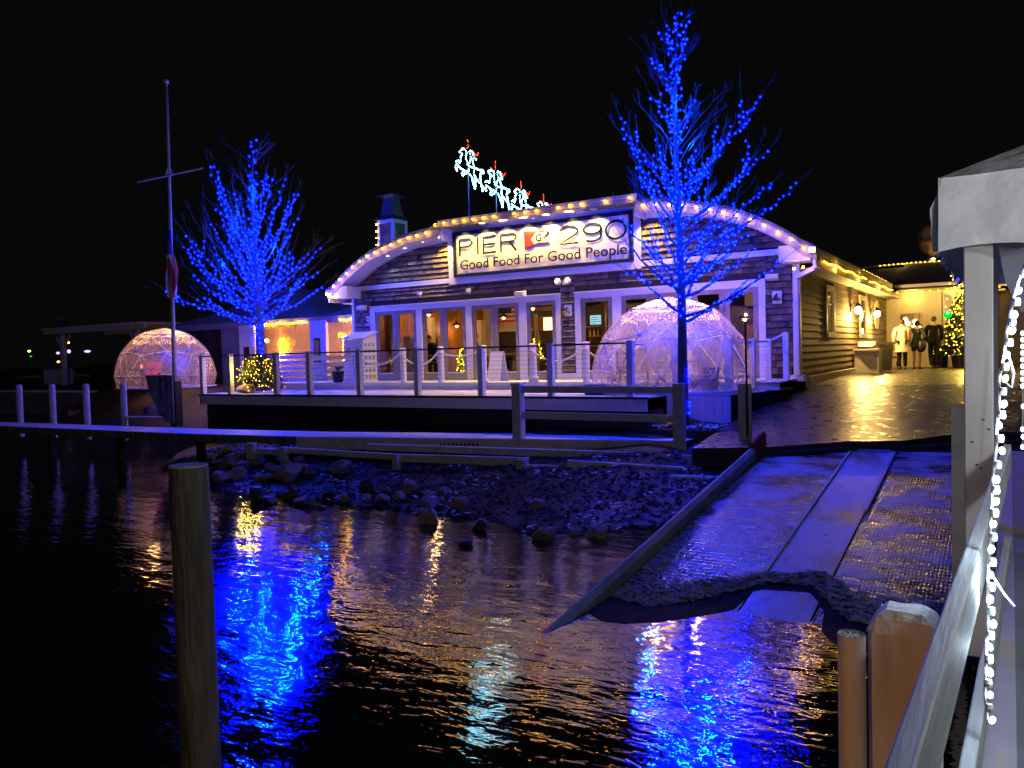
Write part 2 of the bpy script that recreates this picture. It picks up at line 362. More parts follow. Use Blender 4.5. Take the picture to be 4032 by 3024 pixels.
def _ico(sub):
    bm = bmesh.new(); bmesh.ops.create_icosphere(bm, subdivisions=sub, radius=1)
    vs = [v.co.copy() for v in bm.verts]; fs = [[v.index for v in f.verts] for f in bm.faces]
    bm.free(); return vs, fs
ICO = {0: ([Vector(p) for p in ((1,0,0),(-1,0,0),(0,1,0),(0,-1,0),(0,0,1),(0,0,-1))], [(0,2,4),(2,1,4),(1,3,4),(3,0,4),(2,0,5),(1,2,5),(3,1,5),(0,3,5)]), 1: _ico(1), 2: _ico(2), 3: _ico(3)}

def tag(o, label=None, cat=None, group=None, kind=None):
    if label: o['label'] = label
    if cat: o['category'] = cat
    if group: o['group'] = group
    if kind: o['kind'] = kind
    return o
def thing(name, loc, label, cat, group=None):
    o = bpy.data.objects.new(name, None); o.empty_display_size = 0.2; o.location = loc; C.objects.link(o)
    return tag(o, label, cat, group)
def recentre(o):
    # put a single-mesh thing's origin at its base
    me = o.data; xs = [v.co for v in me.vertices]
    c = Vector((sum(v.x for v in xs)/len(xs), sum(v.y for v in xs)/len(xs), min(v.z for v in xs)))
    me.transform(Matrix.Translation(-c)); o.location = c; return o
def solo(mb, name, m, label, cat, group=None, smooth=False, kind=None):
    o = mb.build(name, m, smooth=smooth); recentre(o); return tag(o, label, cat, group, kind)
def inst(name, mesh_ob, loc, parent=None, rot=None, scale=None):
    o = bpy.data.objects.new(name, mesh_ob); C.objects.link(o)
    base = Vector((0,0,0))
    if parent is not None:
        r = parent
        while r.parent is not None: r = r.parent
        base = r.location; o.parent = parent
    o.location = Vector(loc) - base
    if rot is not None: o.rotation_euler = rot
    if scale is not None: o.scale = scale
    return o
def ball_mesh(name, r, m, sub=1, sc=(1,1,1)):
    b = MB(); b.ball((0,0,0), r, sub, sc); me = bpy.data.meshes.new(name); me.from_pydata(b.v, [], b.f)
    me.materials.append(M[m]); me.polygons.foreach_set('use_smooth', [True]*len(me.polygons)); return me
def lamp(name, kind, loc, energy, color, parent=None, radius=0.03, spot=None, blend=0.6, aim=None):
    l = bpy.data.lights.new(name, kind); l.energy = energy; l.color = color; l.shadow_soft_size = radius
    if kind == 'SPOT': l.spot_size = R(spot); l.spot_blend = blend
    o = bpy.data.objects.new(name, l); C.objects.link(o)
    base = Vector((0,0,0))
    if parent is not None:
        r = parent
        while r.parent is not None: r = r.parent
        base = r.location; o.parent = parent
    o.location = Vector(loc) - base
    if aim is not None: o.rotation_euler = (Vector(aim)-Vector(loc)).to_track_quat('-Z', 'Y').to_euler()
    return o
def lerp(a, b, t): return a + (b-a)*t
def interp(x, tab):
    if x <= tab[0][0]: return tab[0][1]
    for (a, u), (b, v) in zip(tab, tab[1:]):
        if x <= b: return lerp(u, v, (x-a)/(b-a))
    return tab[-1][1]
WARM = (1.0, 0.62, 0.28); BLUE = (0.001, 0.06, 1.0)

# ================================================================== SETTING
SHORE = [(-200, 20), (-60, 20.5), (-30, 19.5), (-24, 18), (-20.5, 15), (-18.5, 12.8), (-16.3, 11.0), (-14.3, 10.1), (-12.1, 9.75), (-8.75, 9.85), (-7, 9.55), (-5.5, 9.3), (-4.7, 10.0), (-3.6, 10.6), (-3.0, 9.4), (0, 9.4), (2, 12), (40, 14), (200, 14)]
DRIVE = [(12.0, 0.60), (12.8, 0.74), (14.9, 1.0), (16.8, 1.27), (18.7, 1.5), (20.5, 1.545), (24, 1.55), (33, 1.48), (60, 1.48)]
def drive_z(y): return interp(y, DRIVE)
def ground_z(x, y):
    s = y - interp(x, SHORE)
    s += 0.35*noise.noise(Vector((x*0.7, y*0.7, 0)))
    if s < 0: z = WATER + max(-1.2, s*0.22)
    elif s < 3.3: z = WATER + s*0.165
    else: z = WATER + 0.545 + min(0.9, (s-3.3)*0.25)
    z += 0.03*noise.noise(Vector((x*2.3, y*2.3, 5))) if s < 6 else 0.02*noise.noise(Vector((x, y, 5)))
    if -4.9 < x < 12 and y > 12: z = min(z, drive_z(y) - 0.14)
    if -3.6 < x < 1 and y <= 13.6: z = min(z, 0.115*y - 0.885 - 0.16)
    if x < -16.5 and 18 < y: z = min(z, 1.30)
    return z
def grid_axis(lo, hi, fine_lo, fine_hi, step):
    a = []; x = fine_lo
    while x <= fine_hi: a.append(x); x += step
    d = step
    while a[-1] < hi: d *= 1.5; a.append(min(hi, a[-1]+d))
    d = step
    while a[0] > lo: d *= 1.5; a.insert(0, max(lo, a[0]-d))
    return a
gx = grid_axis(-400, 400, -30, 4, 0.25); gy = grid_axis(-300, 500, 5, 22, 0.25)
mb = MB()
for y in gy:
    for x in gx: mb.vert((x, y, ground_z(x, y)))
nx = len(gx)
for j in range(len(gy)-1):
    for i in range(nx-1): mb.f.append([j*nx+i, j*nx+i+1, (j+1)*nx+i+1, (j+1)*nx+i])
tag(mb.build('ground', 'mud', smooth=True), kind='structure')
mb = MB(); mb.poly([(-400, -300, WATER), (400, -300, WATER), (400, 60, WATER), (-400, 60, WATER)])
tag(mb.build('water', 'water'), kind='structure')

# driveway with a gently curved slope, left edge widening towards the shore
mb = MB(); ys = [12.75, 13.6, 14.6, 15.7, 16.8, 17.8, 18.7, 20.5, 24, 33, 60]
rows = []
for y in ys:
    xl = interp(y, [(12.7, -4.45), (14.9, -4.38), (17.0, -4.0), (18.6, -3.83), (60, -3.83)])
    xs = [xl, -3.35, -2.1, -1.4, -0.4, 1.5, 4, 10]
    r = []
    for x in xs:
        yy = y
        if y < 14.7: yy = max(y, interp(x, [(-4.5, 12.72), (-3.35, 12.98), (-2.1, 13.62), (-1.4, 13.75), (-0.4, 14.55), (10, 14.6)]) + (y-12.75)*0.05)
        r.append(mb.vert((x, yy, drive_z(yy))))
    rows.append(r)
for a, b in zip(rows, rows[1:]):
    for k in range(len(a)-1): mb.f.append([a[k], a[k+1], b[k+1], b[k]])
n0 = len(mb.v)
for k, (x, yy) in enumerate([(mb.v[i].x, mb.v[i].y) for i in rows[0]]): mb.vert((x, yy, drive_z(yy)-0.3))
for k in range(len(rows[0])-1): pass
dedge = MB()
for k in range(len(rows[0])-1): dedge.poly([mb.v[n0+k], mb.v[n0+k+1], mb.v[rows[0][k+1]], mb.v[rows[0][k]]])
del mb.v[n0:]; del mb.t[n0:]
tag(dedge.build('driveway_edge', 'blackwood'), kind='structure')  # slab front coloured near-black for the shade of the gap beneath
tag(mb.build('driveway', 'asphalt'), kind='structure')

# boat ramp: three lanes on one slope
def ramp_z(y): return 0.115*y - 0.88
ramp = thing('boat_ramp', (-2.0, 10, ramp_z(10)), 'sloping boat ramp with ribbed mats beside a smooth snowy middle strip, running into the water', 'boat ramp')
def lane(name, x0, x1, m, dz, y0=3.5):
    mb = MB(); ta = interp(x0, [(-3.35, 13.0), (-2.1, 13.62), (-1.4, 13.72), (-0.4, 14.4), (1, 14.5)]); tb = interp(x1, [(-3.35, 13.0), (-2.1, 13.62), (-1.4, 13.72), (-0.4, 14.4), (1, 14.5)])
    n = 24
    for i in range(n):
        ya, yb = lerp(y0, ta, i/n), lerp(y0, ta, (i+1)/n); yc, yd = lerp(y0, tb, i/n), lerp(y0, tb, (i+1)/n)
        mb.poly([(x0, ya, ramp_z(ya)+dz), (x1, yc, ramp_z(yc)+dz), (x1, yd, ramp_z(yd)+dz), (x0, yb, ramp_z(yb)+dz)])
    mb.poly([(x0, y0, ramp_z(y0)-0.15), (x1, y0, ramp_z(y0)-0.15), (x1, y0, ramp_z(y0)+dz), (x0, y0, ramp_z(y0)+dz)])
    return mb.build(name, m, ramp)
lane('ramp_mat', -3.36, -2.12, 'mat_left', 0.0)
lane('ramp_mat', -1.46, 0.4, 'mat_left', 0.0)
lane('ramp_strip', -2.10, -1.48, 'strip', 0.004)
for x in (-2.11, -1.47):
    mb = MB(); mb.beam((x, 8.2 if x < -2 else 10.5, ramp_z(8.2 if x < -2 else 10.5)+0.012), (x, 13.55, ramp_z(13.55)+0.012), 0.035, 0.03); mb.build('edge_batten', 'oldwhite', ramp)
mb = MB(); mb.box((-2.0, 13.55, ramp_z(13.6)+0.004), (-1.55, 13.68, ramp_z(13.6)+0.03)); mb.build('hinge_plate', 'oldwhite', ramp)
for a, b in (((-3.1, 13.12), (-2.15, 13.58)), ((-1.4, 13.72), (0.2, 14.42))):
    mb = MB(); mb.beam((a[0], a[1], ramp_z(a[1])+0.045), (b[0], b[1], ramp_z(b[1])+0.045), 0.16, 0.07, bev=0.015); mb.build('bumper_strip', 'blackwood', ramp)
# left curb of the ramp: a rounded grey rail with a red painted upper end
curb = thing('ramp_curb', (-3.43, 9, ramp_z(9)), 'rounded grey curb rail along the left edge of the boat ramp with a red upper end', 'curb')
mb = MB(); mb.beam((-3.43, 5.75, ramp_z(5.75)+0.03), (-3.43, 12.65, ramp_z(12.65)+0.10), 0.13, 0.24, bev=0.05); mb.build('rail', 'curb', curb)
mb = MB(); mb.beam((-3.43, 12.66, ramp_z(12.65)+0.14), (-3.40, 13.25, ramp_z(13.25)+0.2), 0.10, 0.34, bev=0.03); mb.build('red_end', 'redpaint', curb)

# walkway (boardwalk) in front of the deck, slightly skewed
NEAR = [(-60, 9.2), (-23.9, 11.2), (-16.3, 11.45), (-12.8, 11.85), (-8.7, 12.8), (-4.85, 13.62)]
FAR = [(-60, 10.1), (-25.7, 12.05), (-17.5, 12.35), (-12.4, 12.9), (-9.3, 13.7), (-7.9, 13.86), (-5.9, 14.5), (-4.75, 14.66)]
mb = MB()
xsn = [-60, -40, -23.9, -20, -16.3, -14.5, -12.8, -11, -8.7, -7, -4.85]
top = []; fr = []
for x in xsn: 
    xf = x + (0.1 if x > -5 else 0); top.append((mb.vert((x, interp(x, NEAR), 0.75)), mb.vert((xf, interp(xf, FAR), 0.75))))
for (a, b), (c, d) in zip(top, top[1:]): mb.f.append([a, c, d, b])
tag(mb.build('walkway', 'walksnow'), kind='structure')
wk = thing('walkway_edge', (-8.7, 12.8, 0.6), 'long pale timber edge board of the snowy walkway above the shore rocks', 'edge board')
for (x0, x1) in ((-60, -23.9), (-23.9, -16.3), (-16.3, -12.8)):
    mb = MB(); mb.beam((x0, interp(x0, NEAR)-0.03, 0.66), (x1, interp(x1, NEAR)-0.03, 0.66), 0.05, 0.17); mb.build('edge_board', 'pile', wk)
for (x0, x1) in ((-12.8, -8.7), (-8.7, -4.85)):
    mb = MB(); mb.beam((x0, interp(x0, NEAR)-0.03, 0.62), (x1, interp(x1, NEAR)-0.03, 0.62), 0.05, 0.25); mb.build('edge_board', 'oldwhite', wk)
for k in range(10):
    x = -9.55 + k*0.085; mb = MB(); y = interp(x, NEAR)-0.058; mb.beam((x, y, 0.655), (x+0.03, y, 0.585), 0.04, 0.008, up=(0, 1, 0)); mb.build('vent_slot', 'blackwood', wk)
for x in [-22, -19, -16, -13.5, -11, -8.5, -6.2]: mb = MB(); mb.box((x, interp(x, NEAR)+0.2, -0.5), (x+0.15, interp(x, NEAR)+0.35, 0.7)); mb.build('pile_support', 'blackwood', wk)

# ================================================================== LOWER TIMBERS stepping down the bank
def timber(p, q, h, w, label, posts=()):
    t = thing('retaining_timber', (p[0], p[1], p[2]-h), label, 'timber', 'stepped white timbers below the walkway')
    mb = MB(); mb.beam((p[0], p[1], p[2]-h/2), (q[0], q[1], q[2]-h/2), w, h, bev=0.008); mb.build('beam', 'oldwhite', t)
    for x, y, z0, z1, ww in posts:
        mb = MB(); mb.box((x, y-0.05, z0), (x+ww, y+0.05, z1)); mb.build('post', 'oldwhite', t)
    return t
timber((-13.72, 11.35, .53), (-12.75, 11.35, .53), .12, .10, 'short stubby timber with a raised snowy block at the left end of the stepped timbers', [(-13.72, 11.29, .30, .64, .22)])
timber((-12.65, 11.33, .585), (-9.86, 11.6, .535), .11, .10, 'long low timber second from the left, ending in a bright blue-lit post', [(-12.68, 11.27, .25, .60, .16)])
timber((-10.92, 11.95, .655), (-5.48, 13.05, .585), .13, .12, 'uppermost and longest stepped timber just under the walkway edge')
timber((-9.86, 11.62, .535), (-7.31, 12.2, .51), .15, .10, 'middle timber with a blue-lit post at its left end', [(-9.9, 11.54, .12, .545, .13)])
timber((-7.31, 11.97, .42), (-6.20, 12.25, .40), .20, .12, 'short thick timber block stepping down below the middle', [(-7.36, 11.9, .20, .51, .18)])
timber((-6.41, 12.02, .535), (-4.56, 12.62, .43), .14, .11, 'sloping timber with two bolt holes pointing toward the boat ramp')
timber((-4.64, 12.22, .345), (-3.50, 12.6, .33), .23, .14, 'lowest short timber butting against the ramp curb')
timber((-4.72, 13.0, .585), (-3.65, 13.25, .49), .04, .05, 'thin dark rail catching blue light beside the ramp curb')

# gate-like two-rail fence on the walkway
fl, fr_ = Vector((-7.97, 12.98, .56)), Vector((-4.97, 13.60, .56))
t = thing('two_rail_fence', (fl.x, fl.y, .56), 'pale two-rail wooden barrier standing on the walkway edge with blue-lit tops', 'fence')
for p in (fl, fr_):
    mb = MB(); mb.box((p.x-.09, p.y-.09, .56), (p.x+.09, p.y+.09, 1.78)); mb.build('post', 'oldwhite', t)
mb = MB(); mb.box((fl.x-.11, fl.y-.11, 1.782), (fl.x+.11, fl.y+.11, 1.82)); mb.build('post_cap', 'white', t)
mb = MB(); mb.beam((fl.x+.09, fl.y+.02, 1.70), (fr_.x+.05, fr_.y, 1.66), .08, .13, bev=.008); mb.build('top_rail', 'oldwhite', t)
mb = MB(); mb.beam((fl.x+.09, fl.y+.02, 1.205), (fr_.x-.09, fr_.y, 1.14), .05, .135); mb.build('mid_rail', 'oldwhite', t)
# tall post with a thin pole near the top of the ramp
t = thing('mooring_post', (-3.78, 13.55, .45), 'grey post with a thin dark pole strapped to it above the ramp curb', 'post')
mb = MB(); mb.box((-3.87, 13.45, .3), (-3.69, 13.63, 1.77)); mb.build('post', 'oldwhite', t)
mb = MB(); mb.tube([(-3.70, 13.42, .95), (-3.72, 13.42, 2.82)], .018); mb.build('pole', 'darkmetal', t)
mb = MB(); mb.box((-3.735, 13.435, .85), (-3.70, 13.452, 1.62)); mb.build('red_strip', 'redpaint', t)

# ================================================================== DECK
deck = thing('deck', (-11.5, 14.1, .75), 'snow dusted timber deck with a pale fascia in front of the restaurant', 'deck')
DZ = 1.5
ypl = 14.12
k = 0
while ypl < 17.6:
    x1 = -5.76 if ypl < 15.0 else interp(ypl, [(15.0, -4.5), (17.6, -3.88)])
    mb = MB(); mb.box((-19.0, ypl, DZ-.035), (x1, ypl+.137, DZ - random.random()*.004)); mb.build('plank', 'decksnow', deck); ypl += .142
mb = MB(); mb.box((-19.0, 14.06, 1.22), (-5.78, 14.115, DZ-.05)); mb.build('fascia', 'white', deck)
mb = MB(); mb.box((-19.02, 14.02, DZ-.045), (-5.76, 14.11, DZ-.006)); mb.build('edge_strip', 'blackwood', deck)
mb = MB(); x = -18.95
while x < -5.9:
    mb.box((x, 14.25, .2), (x+.19, 14.28, 1.215)); x += .2
mb.build('skirt_board', 'blackwood', deck, kind='stuff')
mb = MB(); mb.box((-19.0, 14.3, .2), (-18.94, 17.6, 1.45)); mb.build('end_skirt', 'blackwood', deck)
mb = MB(); mb.box((-5.9, 14.1, .2), (-5.8, 15.0, 1.215)); mb.build('end_skirt', 'blackwood', deck)
x = -5.74
while x < -4.5:
    mb = MB(); mb.box((x, 15.02 + random.random()*.008, .55), (x+.155, 15.05, 1.46)); mb.build('vertical_board', 'white', deck); x += .16
for i, (xa, ya, xb, yb) in enumerate([(-4.47, 15.05, -3.86, 17.3)]):
    mb = MB(); mb.beam((xa, ya, 1.35), (xb, yb, 1.35), .05, .26); mb.beam((xa-.1, ya+.1, .95), (xb-.1, yb, .95), .05, .8); mb.build('side_skirt', 'blackwood', deck)
# upper step along the doors
step = thing('deck_step', (-10.3, 16.6, DZ), 'raised timber step running along the glass doors above the deck', 'step')
mb = MB(); mb.box((-18.9, 16.48, DZ+.004), (-3.9, 16.56, 1.655)); mb.build('riser', 'white', step)
y = 16.42
while y < 17.85:
    mb = MB(); mb.box((-18.9, y, 1.655), (-3.86, y+.137, 1.68)); mb.build('tread_plank', 'decksnow', step); y += .142

# cable railing
rail = thing('cable_railing', (-12, 14.15, DZ), 'white post and steel cable railing along the front of the deck', 'railing')
POSTS = [(-6.15, 14.2), (-7.88, 14.15), (-9.63, 14.2), (-11.37, 14.17), (-13.1, 14.14), (-14.75, 14.12), (-15.95, 14.12), (-17.75, 14.12), (-18.9, 14.12)]
for x, y in POSTS:
    mb = MB(); mb.box((x-.062, y-.062, DZ), (x+.062, y+.062, DZ+1.08)); mb.build('post', 'white', rail)
for a, b in zip(POSTS, POSTS[1:]):
    mb = MB(); mb.beam((a[0]-.064, a[1], DZ+1.035), (b[0]+.064, b[1], DZ+1.035), .05, .035); mb.build('top_rail', 'darkmetal', rail)
for k in range(10):
    mb = MB()
    for a, b in zip(POSTS, POSTS[1:]): mb.tube([(a[0]-.064, a[1], DZ+.1+k*.092), (b[0]+.064, b[1], DZ+.1+k*.092)], .004, 4, False)
    mb.build('cable', 'cable', rail)
rail2 = thing('corner_railing', (-4.6, 15.6, DZ), 'blue-lit cable railing turning the deck corner behind the bare tree', 'railing')
P2 = [(-6.15, 14.2, 0), (-5.62, 15.2, 0), (-4.66, 15.62, .02), (-4.42, 16.45, 0), (-4.24, 17.05, 0), (-3.9, 17.12, .17)]
for x, y, dz in P2[1:]:
    w = .075 if x == -4.66 else .055
    mb = MB(); mb.box((x-w, y-w, DZ+dz), (x+w, y+w, DZ+1.06+dz*.7)); mb.build('post', 'white', rail2)
for a, b in zip(P2, P2[1:]):
    mb = MB(); mb.beam((a[0], a[1], DZ+1.0+a[2]), (b[0], b[1], DZ+1.0+b[2]), .04, .035); mb.build('top_rail', 'white', rail2)
    mb = MB()
    for k in range(10): mb.tube([(a[0], a[1], DZ+.1+k*.088+a[2]), (b[0], b[1], DZ+.1+k*.088+b[2])], .004, 4, False)
    mb.build('cable', 'cable', rail2)

# rope barrier
rb = thing('rope_barrier', (-12, 16.6, 1.68), 'short white posts linked by sagging white rope in front of the glass doors', 'barrier')
RX = [-17.0, -15.55, -13.92, -12.64, -11.29, -9.82, -8.38, -7.0]
for x in RX[1:-1]:
    mb = MB(); mb.lathe((x, 16.75, 1.68), [(.085, 0), (.085, .88), (.095, .885), (.095, .92), (.06, .94)], 14); mb.build('post', 'white', rb, smooth=False)
for i, (a, b) in enumerate(zip(RX[1:-1], RX[2:])):
    sag = [.30, .33, .12, 0.36, .30, .3][i]
    if i == 3: continue
    pts = [(lerp(a, b, t/12), 16.64, 2.48 - sag*4*(t/12)*(1-t/12)) for t in range(13)]
    mb = MB(); mb.tube(pts, .024, 6); mb.build('rope', 'rope', rb, smooth=True)
mb = MB(); mb.tube([(-11.2, 16.64, 2.45), (-11.3, 16.62, 2.1), (-11.42, 16.62, 1.75)], .016); mb.build('rope', 'rope', rb)
mb = MB(); mb.lathe((-11.29, 16.75, 1.68), [(.12, 0), (.13, .04), (.11, .12)], 14)
for k in range(3): mb.lathe((-9.82, 16.75, 1.68+k*.045), [(.11, 0), (.14, .02), (.11, .042)], 14)
mb.build('rope_coil', 'rope', rb)

# ================================================================== RESTAURANT BUILDING
bl = thing('restaurant', (-10.27, 18.0, 1.5), 'shingled restaurant with a bulb edged curved roof and a row of glass doors', 'building')
FY = 17.92
CX = -10.25
OUT = [(0, 5.94), (2.9, 5.86), (3.85, 5.77), (4.55, 5.61), (5.25, 5.40), (5.65, 5.22), (6.02, 5.02), (6.45, 4.74), (6.85, 4.42)]
INN = [(0, 5.60), (2.85, 5.54), (4.0, 5.46), (4.75, 5.30), (5.4, 5.07), (5.9, 4.80), (6.3, 4.54)]
def out_z(x): return interp(abs(x-CX), OUT)
def inn_z(x): return interp(abs(x-CX), INN)
# backing walls
def wallbox(a, b, m='backing', name='wall'):
    mb = MB(); mb.box(a, b); return mb.build(name, m, bl)
wallbox((-16.75, FY+.03, 1.5), (-16.08, FY+.2, 4.4)); wallbox((-9.647, FY+.03, 1.5), (-9.231, FY+.2, 4.0)); wallbox((-4.503, FY+.03, 1.5), (-3.8, FY+.2, 4.4))
wallbox((-16.08, FY+.03, 3.87), (-4.503, FY+.2, 4.4))
mb = MB(); top = []
xs = [-17.0 + i*13.5/40 for i in range(41)]
for a, b in zip(xs, xs[1:]):
    mb.poly([(a, FY+.03, 4.4), (b, FY+.03, 4.4), (b, FY+.03, out_z(b)-.05), (a, FY+.03, out_z(a)-.05)])
    mb.poly([(b, FY+.2, 4.4), (a, FY+.2, 4.4), (a, FY+.2, out_z(a)-.05), (b, FY+.2, out_z(b)-.05)])
mb.build('gable_wall', 'backing', bl)
# roof shell
xs = sorted([CX-6.95 + i*13.9/48 for i in range(49)] + [-12.97, -7.27])
mb = MB(); YB = 32.8
for a, b in zip(xs, xs[1:]):
    mb.poly([(a, 17.25, out_z(a)+.02), (b, 17.25, out_z(b)+.02), (b, YB, out_z(b)+.02), (a, YB, out_z(a)+.02)])
    mb.poly([(a, YB, out_z(a)-.04), (b, YB, out_z(b)-.04), (b, 17.25, out_z(b)-.04), (a, 17.25, out_z(a)-.04)])
    if not (-12.97 < (a+b)/2 < -7.27): mb.poly([(a, 17.25, out_z(a)-.04), (b, 17.25, out_z(b)-.04), (b, 17.25, out_z(b)+.02), (a, 17.25, out_z(a)+.02)])
mb.build('roof', 'roof', bl)
mb = MB()   # curved fascia, soffit and frieze
inpar = lambda a, b: -12.97 < (a+b)/2 < -7.27
for a, b in zip(xs, xs[1:]):
    if inpar(a, b):
        if mb.f: mb.build('fascia', 'fascia', bl); mb = MB()
        continue
    mb.poly([(a, 17.28, out_z(a)-.27), (b, 17.28, out_z(b)-.27), (b, 17.28, out_z(b)-.042), (a, 17.28, out_z(a)-.042)])
    mb.poly([(a, 17.31, out_z(a)-.27), (b, 17.31, out_z(b)-.27), (b, 17.28, out_z(b)-.27), (a, 17.28, out_z(a)-.27)])
mb.build('fascia', 'fascia', bl)
mb = MB()
for a, b in zip(xs, xs[1:]):
    if inpar(a, b):
        if mb.f: mb.build('soffit', 'white', bl); mb = MB()
        continue
    mb.poly([(a, 17.28, out_z(a)-.24), (a, FY+.02, out_z(a)-.24), (b, FY+.02, out_z(b)-.24), (b, 17.28, out_z(b)-.24)])
mb.build('soffit', 'white', bl)
mb = MB()
xf = sorted([CX-6.3 + i*12.6/44 for i in range(45)] + [-12.97, -7.27])
for a, b in zip(xf, xf[1:]):
    if inpar(a, b):
        if mb.f: mb.build('frieze', 'white', bl); mb = MB()
        continue
    za, zb = inn_z(a), inn_z(b)
    mb.poly([(a, FY-.03, za), (b, FY-.03, zb), (b, FY-.03, out_z(b)-.24), (a, FY-.03, out_z(a)-.24)])
    mb.poly([(a, FY+.03, za), (b, FY+.03, zb), (b, FY-.03, zb), (a, FY-.03, za)])
mb.build('frieze', 'white', bl)
for sgn in (-1, 1):
    mb = MB(); x = CX + sgn*6.5; mb.box((x-.32*(1 if sgn > 0 else .6), 17.30, 4.16), (x+.32*(1 if sgn < 0 else 1.0), FY+.02, 4.5)); mb.build('eave_return', 'white', bl)
    mb = MB(); x2 = CX+sgn*6.87; mb.box((x2-.07, 17.2, 4.30), (x2+.07, 30.3 if sgn > 0 else YB, 4.42)); mb.build('gutter', 'white', bl)
    mb = MB(); mb.box((CX+sgn*6.46, 17.9, 4.03), (CX+sgn*6.93, 32.7, 4.06)); mb.build('side_soffit', 'yellowwall' if sgn > 0 else 'white', bl)
    mb = MB(); mb.box((CX+sgn*6.88, 17.3, 4.06), (CX+sgn*6.93, 30.1, 4.30)); mb.build('side_fascia', 'yellowwall' if sgn > 0 else 'white', bl)
wallbox((-16.72, FY-.045, 4.39), (-3.85, FY+.02, 4.52), 'white', 'trim_beam')
# parapet box over the sign
mb = MB(); mb.box((-13.0, 17.27, 5.82), (-7.24, 17.32, 6.02)); mb.box((-13.0, 17.32, 5.95), (-7.24, FY+.2, 6.02)); mb.build('parapet_fascia', 'fascia', bl)
mb = MB(); mb.box((-12.98, 17.32, 5.86), (-7.26, FY-.02, 5.90)); mb.build('parapet_soffit', 'white', bl)
mb = MB(); mb.box((-13.0, 17.33, 5.5), (-12.93, FY-.02, 5.86)); mb.build('parapet_cheek', 'white', bl)
mb = MB(); mb.box((-7.31, 17.33, 5.5), (-7.24, FY-.02, 5.86)); mb.build('parapet_cheek', 'white', bl)
for (a, b) in (((-13.1, 4.34), (-7.4, 4.52)), ((-13.1, 5.76), (-7.4, 5.86)), ((-13.1, 4.52), (-12.92, 5.76)), ((-7.58, 4.52), (-7.4, 5.76))):
    wallbox((a[0], FY-.075, a[1]), (b[0], FY-.046, b[1]), 'white', 'sign_surround')
# corner boards
wallbox((-16.80, FY-.03, 1.5), (-16.72, FY+.02, 4.39), 'white', 'corner_board'); wallbox((-3.92, FY-.03, 1.62), (-3.77, FY+.1, 4.3), 'white', 'corner_board')
wallbox((-4.05, FY-.06, 1.62), (-3.70, FY+.2, 1.76), 'white', 'plinth_trim')
# downspout with an elbow
mb = MB(); mb.beam((-3.36, 17.42, 4.3), (-3.36, 17.42, 4.0), .07, .09); mb.beam((-3.36, 17.42, 4.0), (-3.86, 17.86, 3.86), .07, .09); mb.beam((-3.84, 17.84, 3.88), (-3.82, 17.84, 1.75), .08, .06, up=(0, 1, 0))
mb.build('downspout', 'white', bl)

# shingles
SH = []
def sh_rows(x0, x1, z0, z1, ztop=None, row=0.145):
    r = 0; z = z0
    while z < z1:
        x = x0 - random.random()*.06
        while x < x1:
            w = random.uniform(.09, .17); xa, xb = max(x, x0), min(x+w-.006, x1)
            zt = min(z+row+.012, z1)
            if ztop: zt = min(zt, ztop((xa+xb)/2)-.005)
            if xb-xa > .03 and zt-z > .02: SH.append((xa, xb, z+.032+random.uniform(-.005, .005), zt))  # butts raised so the dark backing draws the course shadow lines
            x += w
        z += row; r += 1
sh_rows(-16.72, -16.10, 1.68, 4.385); sh_rows(-9.64, -9.24, 1.86, 4.385); sh_rows(-4.49, -3.93, 1.76, 4.385)
sh_rows(-16.10, -9.645, 4.02, 4.385, row=.122); sh_rows(-9.235, -4.50, 4.02, 4.385, row=.122)
sh_rows(-16.5, -13.11, 4.53, 5.6, inn_z); sh_rows(-7.39, -4.0, 4.53, 5.6, inn_z)
SH.sort(key=lambda s: -(s[0]*1.0))
def shingle_geo(mb, s, tone):
    xa, xb, z0, z1 = s; mb.tone = tone
    y0 = FY-.034-random.random()*.008; y1 = FY+.022
    p = [(xa, y0, z0), (xb, y0, z0), (xb, y1, z0), (xa, y1, z0), (xa, FY+.008, z1), (xb, FY+.008, z1)]
    i = [mb.vert(q) for q in p]
    for f in ((0, 1, 5, 4), (3, 2, 1, 0), (0, 4, 3), (1, 2, 5)): mb.f.append([i[k] for k in f])
near = [s for s in SH if s[0] > -7.4][:300]; rest = [s for s in SH if s not in set(near)]
# templates sharing mesh data: a few widths
for s in near:
    mb = MB(); shingle_geo(mb, s, random.choice([.1, .2, .35, .55, .3])); mb.tone = None
    mb.build('shingle', 'shingle', bl)
mb = MB()
for s in rest: shingle_geo(mb, s, random.uniform(.55, 1.05) if random.random() > .06 else .3)
mb.build('shingle', 'shingle', bl, kind='stuff')

# glass doors
def door_leaf(x0, x1):
    d = MB(); y0, y1 = FY-.01, FY+.04
    d.box((x0, y0, 1.70), (x0+.12, y1, 3.72)); d.box((x1-.12, y0, 1.70), (x1, y1, 3.72)); d.box((x0+.121, y0, 3.62), (x1-.121, y1, 3.72)); d.box((x0+.121, y0, 1.70), (x1-.121, y1, 1.90))
    o = d.build('door', 'doorframe', bl)
    g = MB(); g.box((x0+.12, FY+.01, 1.9), (x1-.12, FY+.018, 3.62)); g.build('pane', 'glass', o)
    s = MB(); s.box((x0+.13, y0-.012, 1.885), (x1-.13, y0-.001, 1.91)); s.build('sill_strip', 'white', o)
    if x1-x0 < .9:
        h = MB(); h.tube([(x1-.05, y0-.05, 2.6), (x1-.05, y0-.05, 2.78)], .012); h.build('handle', 'galv', o)
for a, b in ((-15.90, -15.125), (-15.115, -14.34), (-14.135, -13.395), (-13.385, -12.605), (-12.41, -11.70), (-11.69, -10.895), (-10.665, -9.785), (-9.08, -8.205), (-7.96, -7.2), (-7.19, -6.35), (-6.18, -5.43), (-5.42, -4.655)):
    door_leaf(a, b)
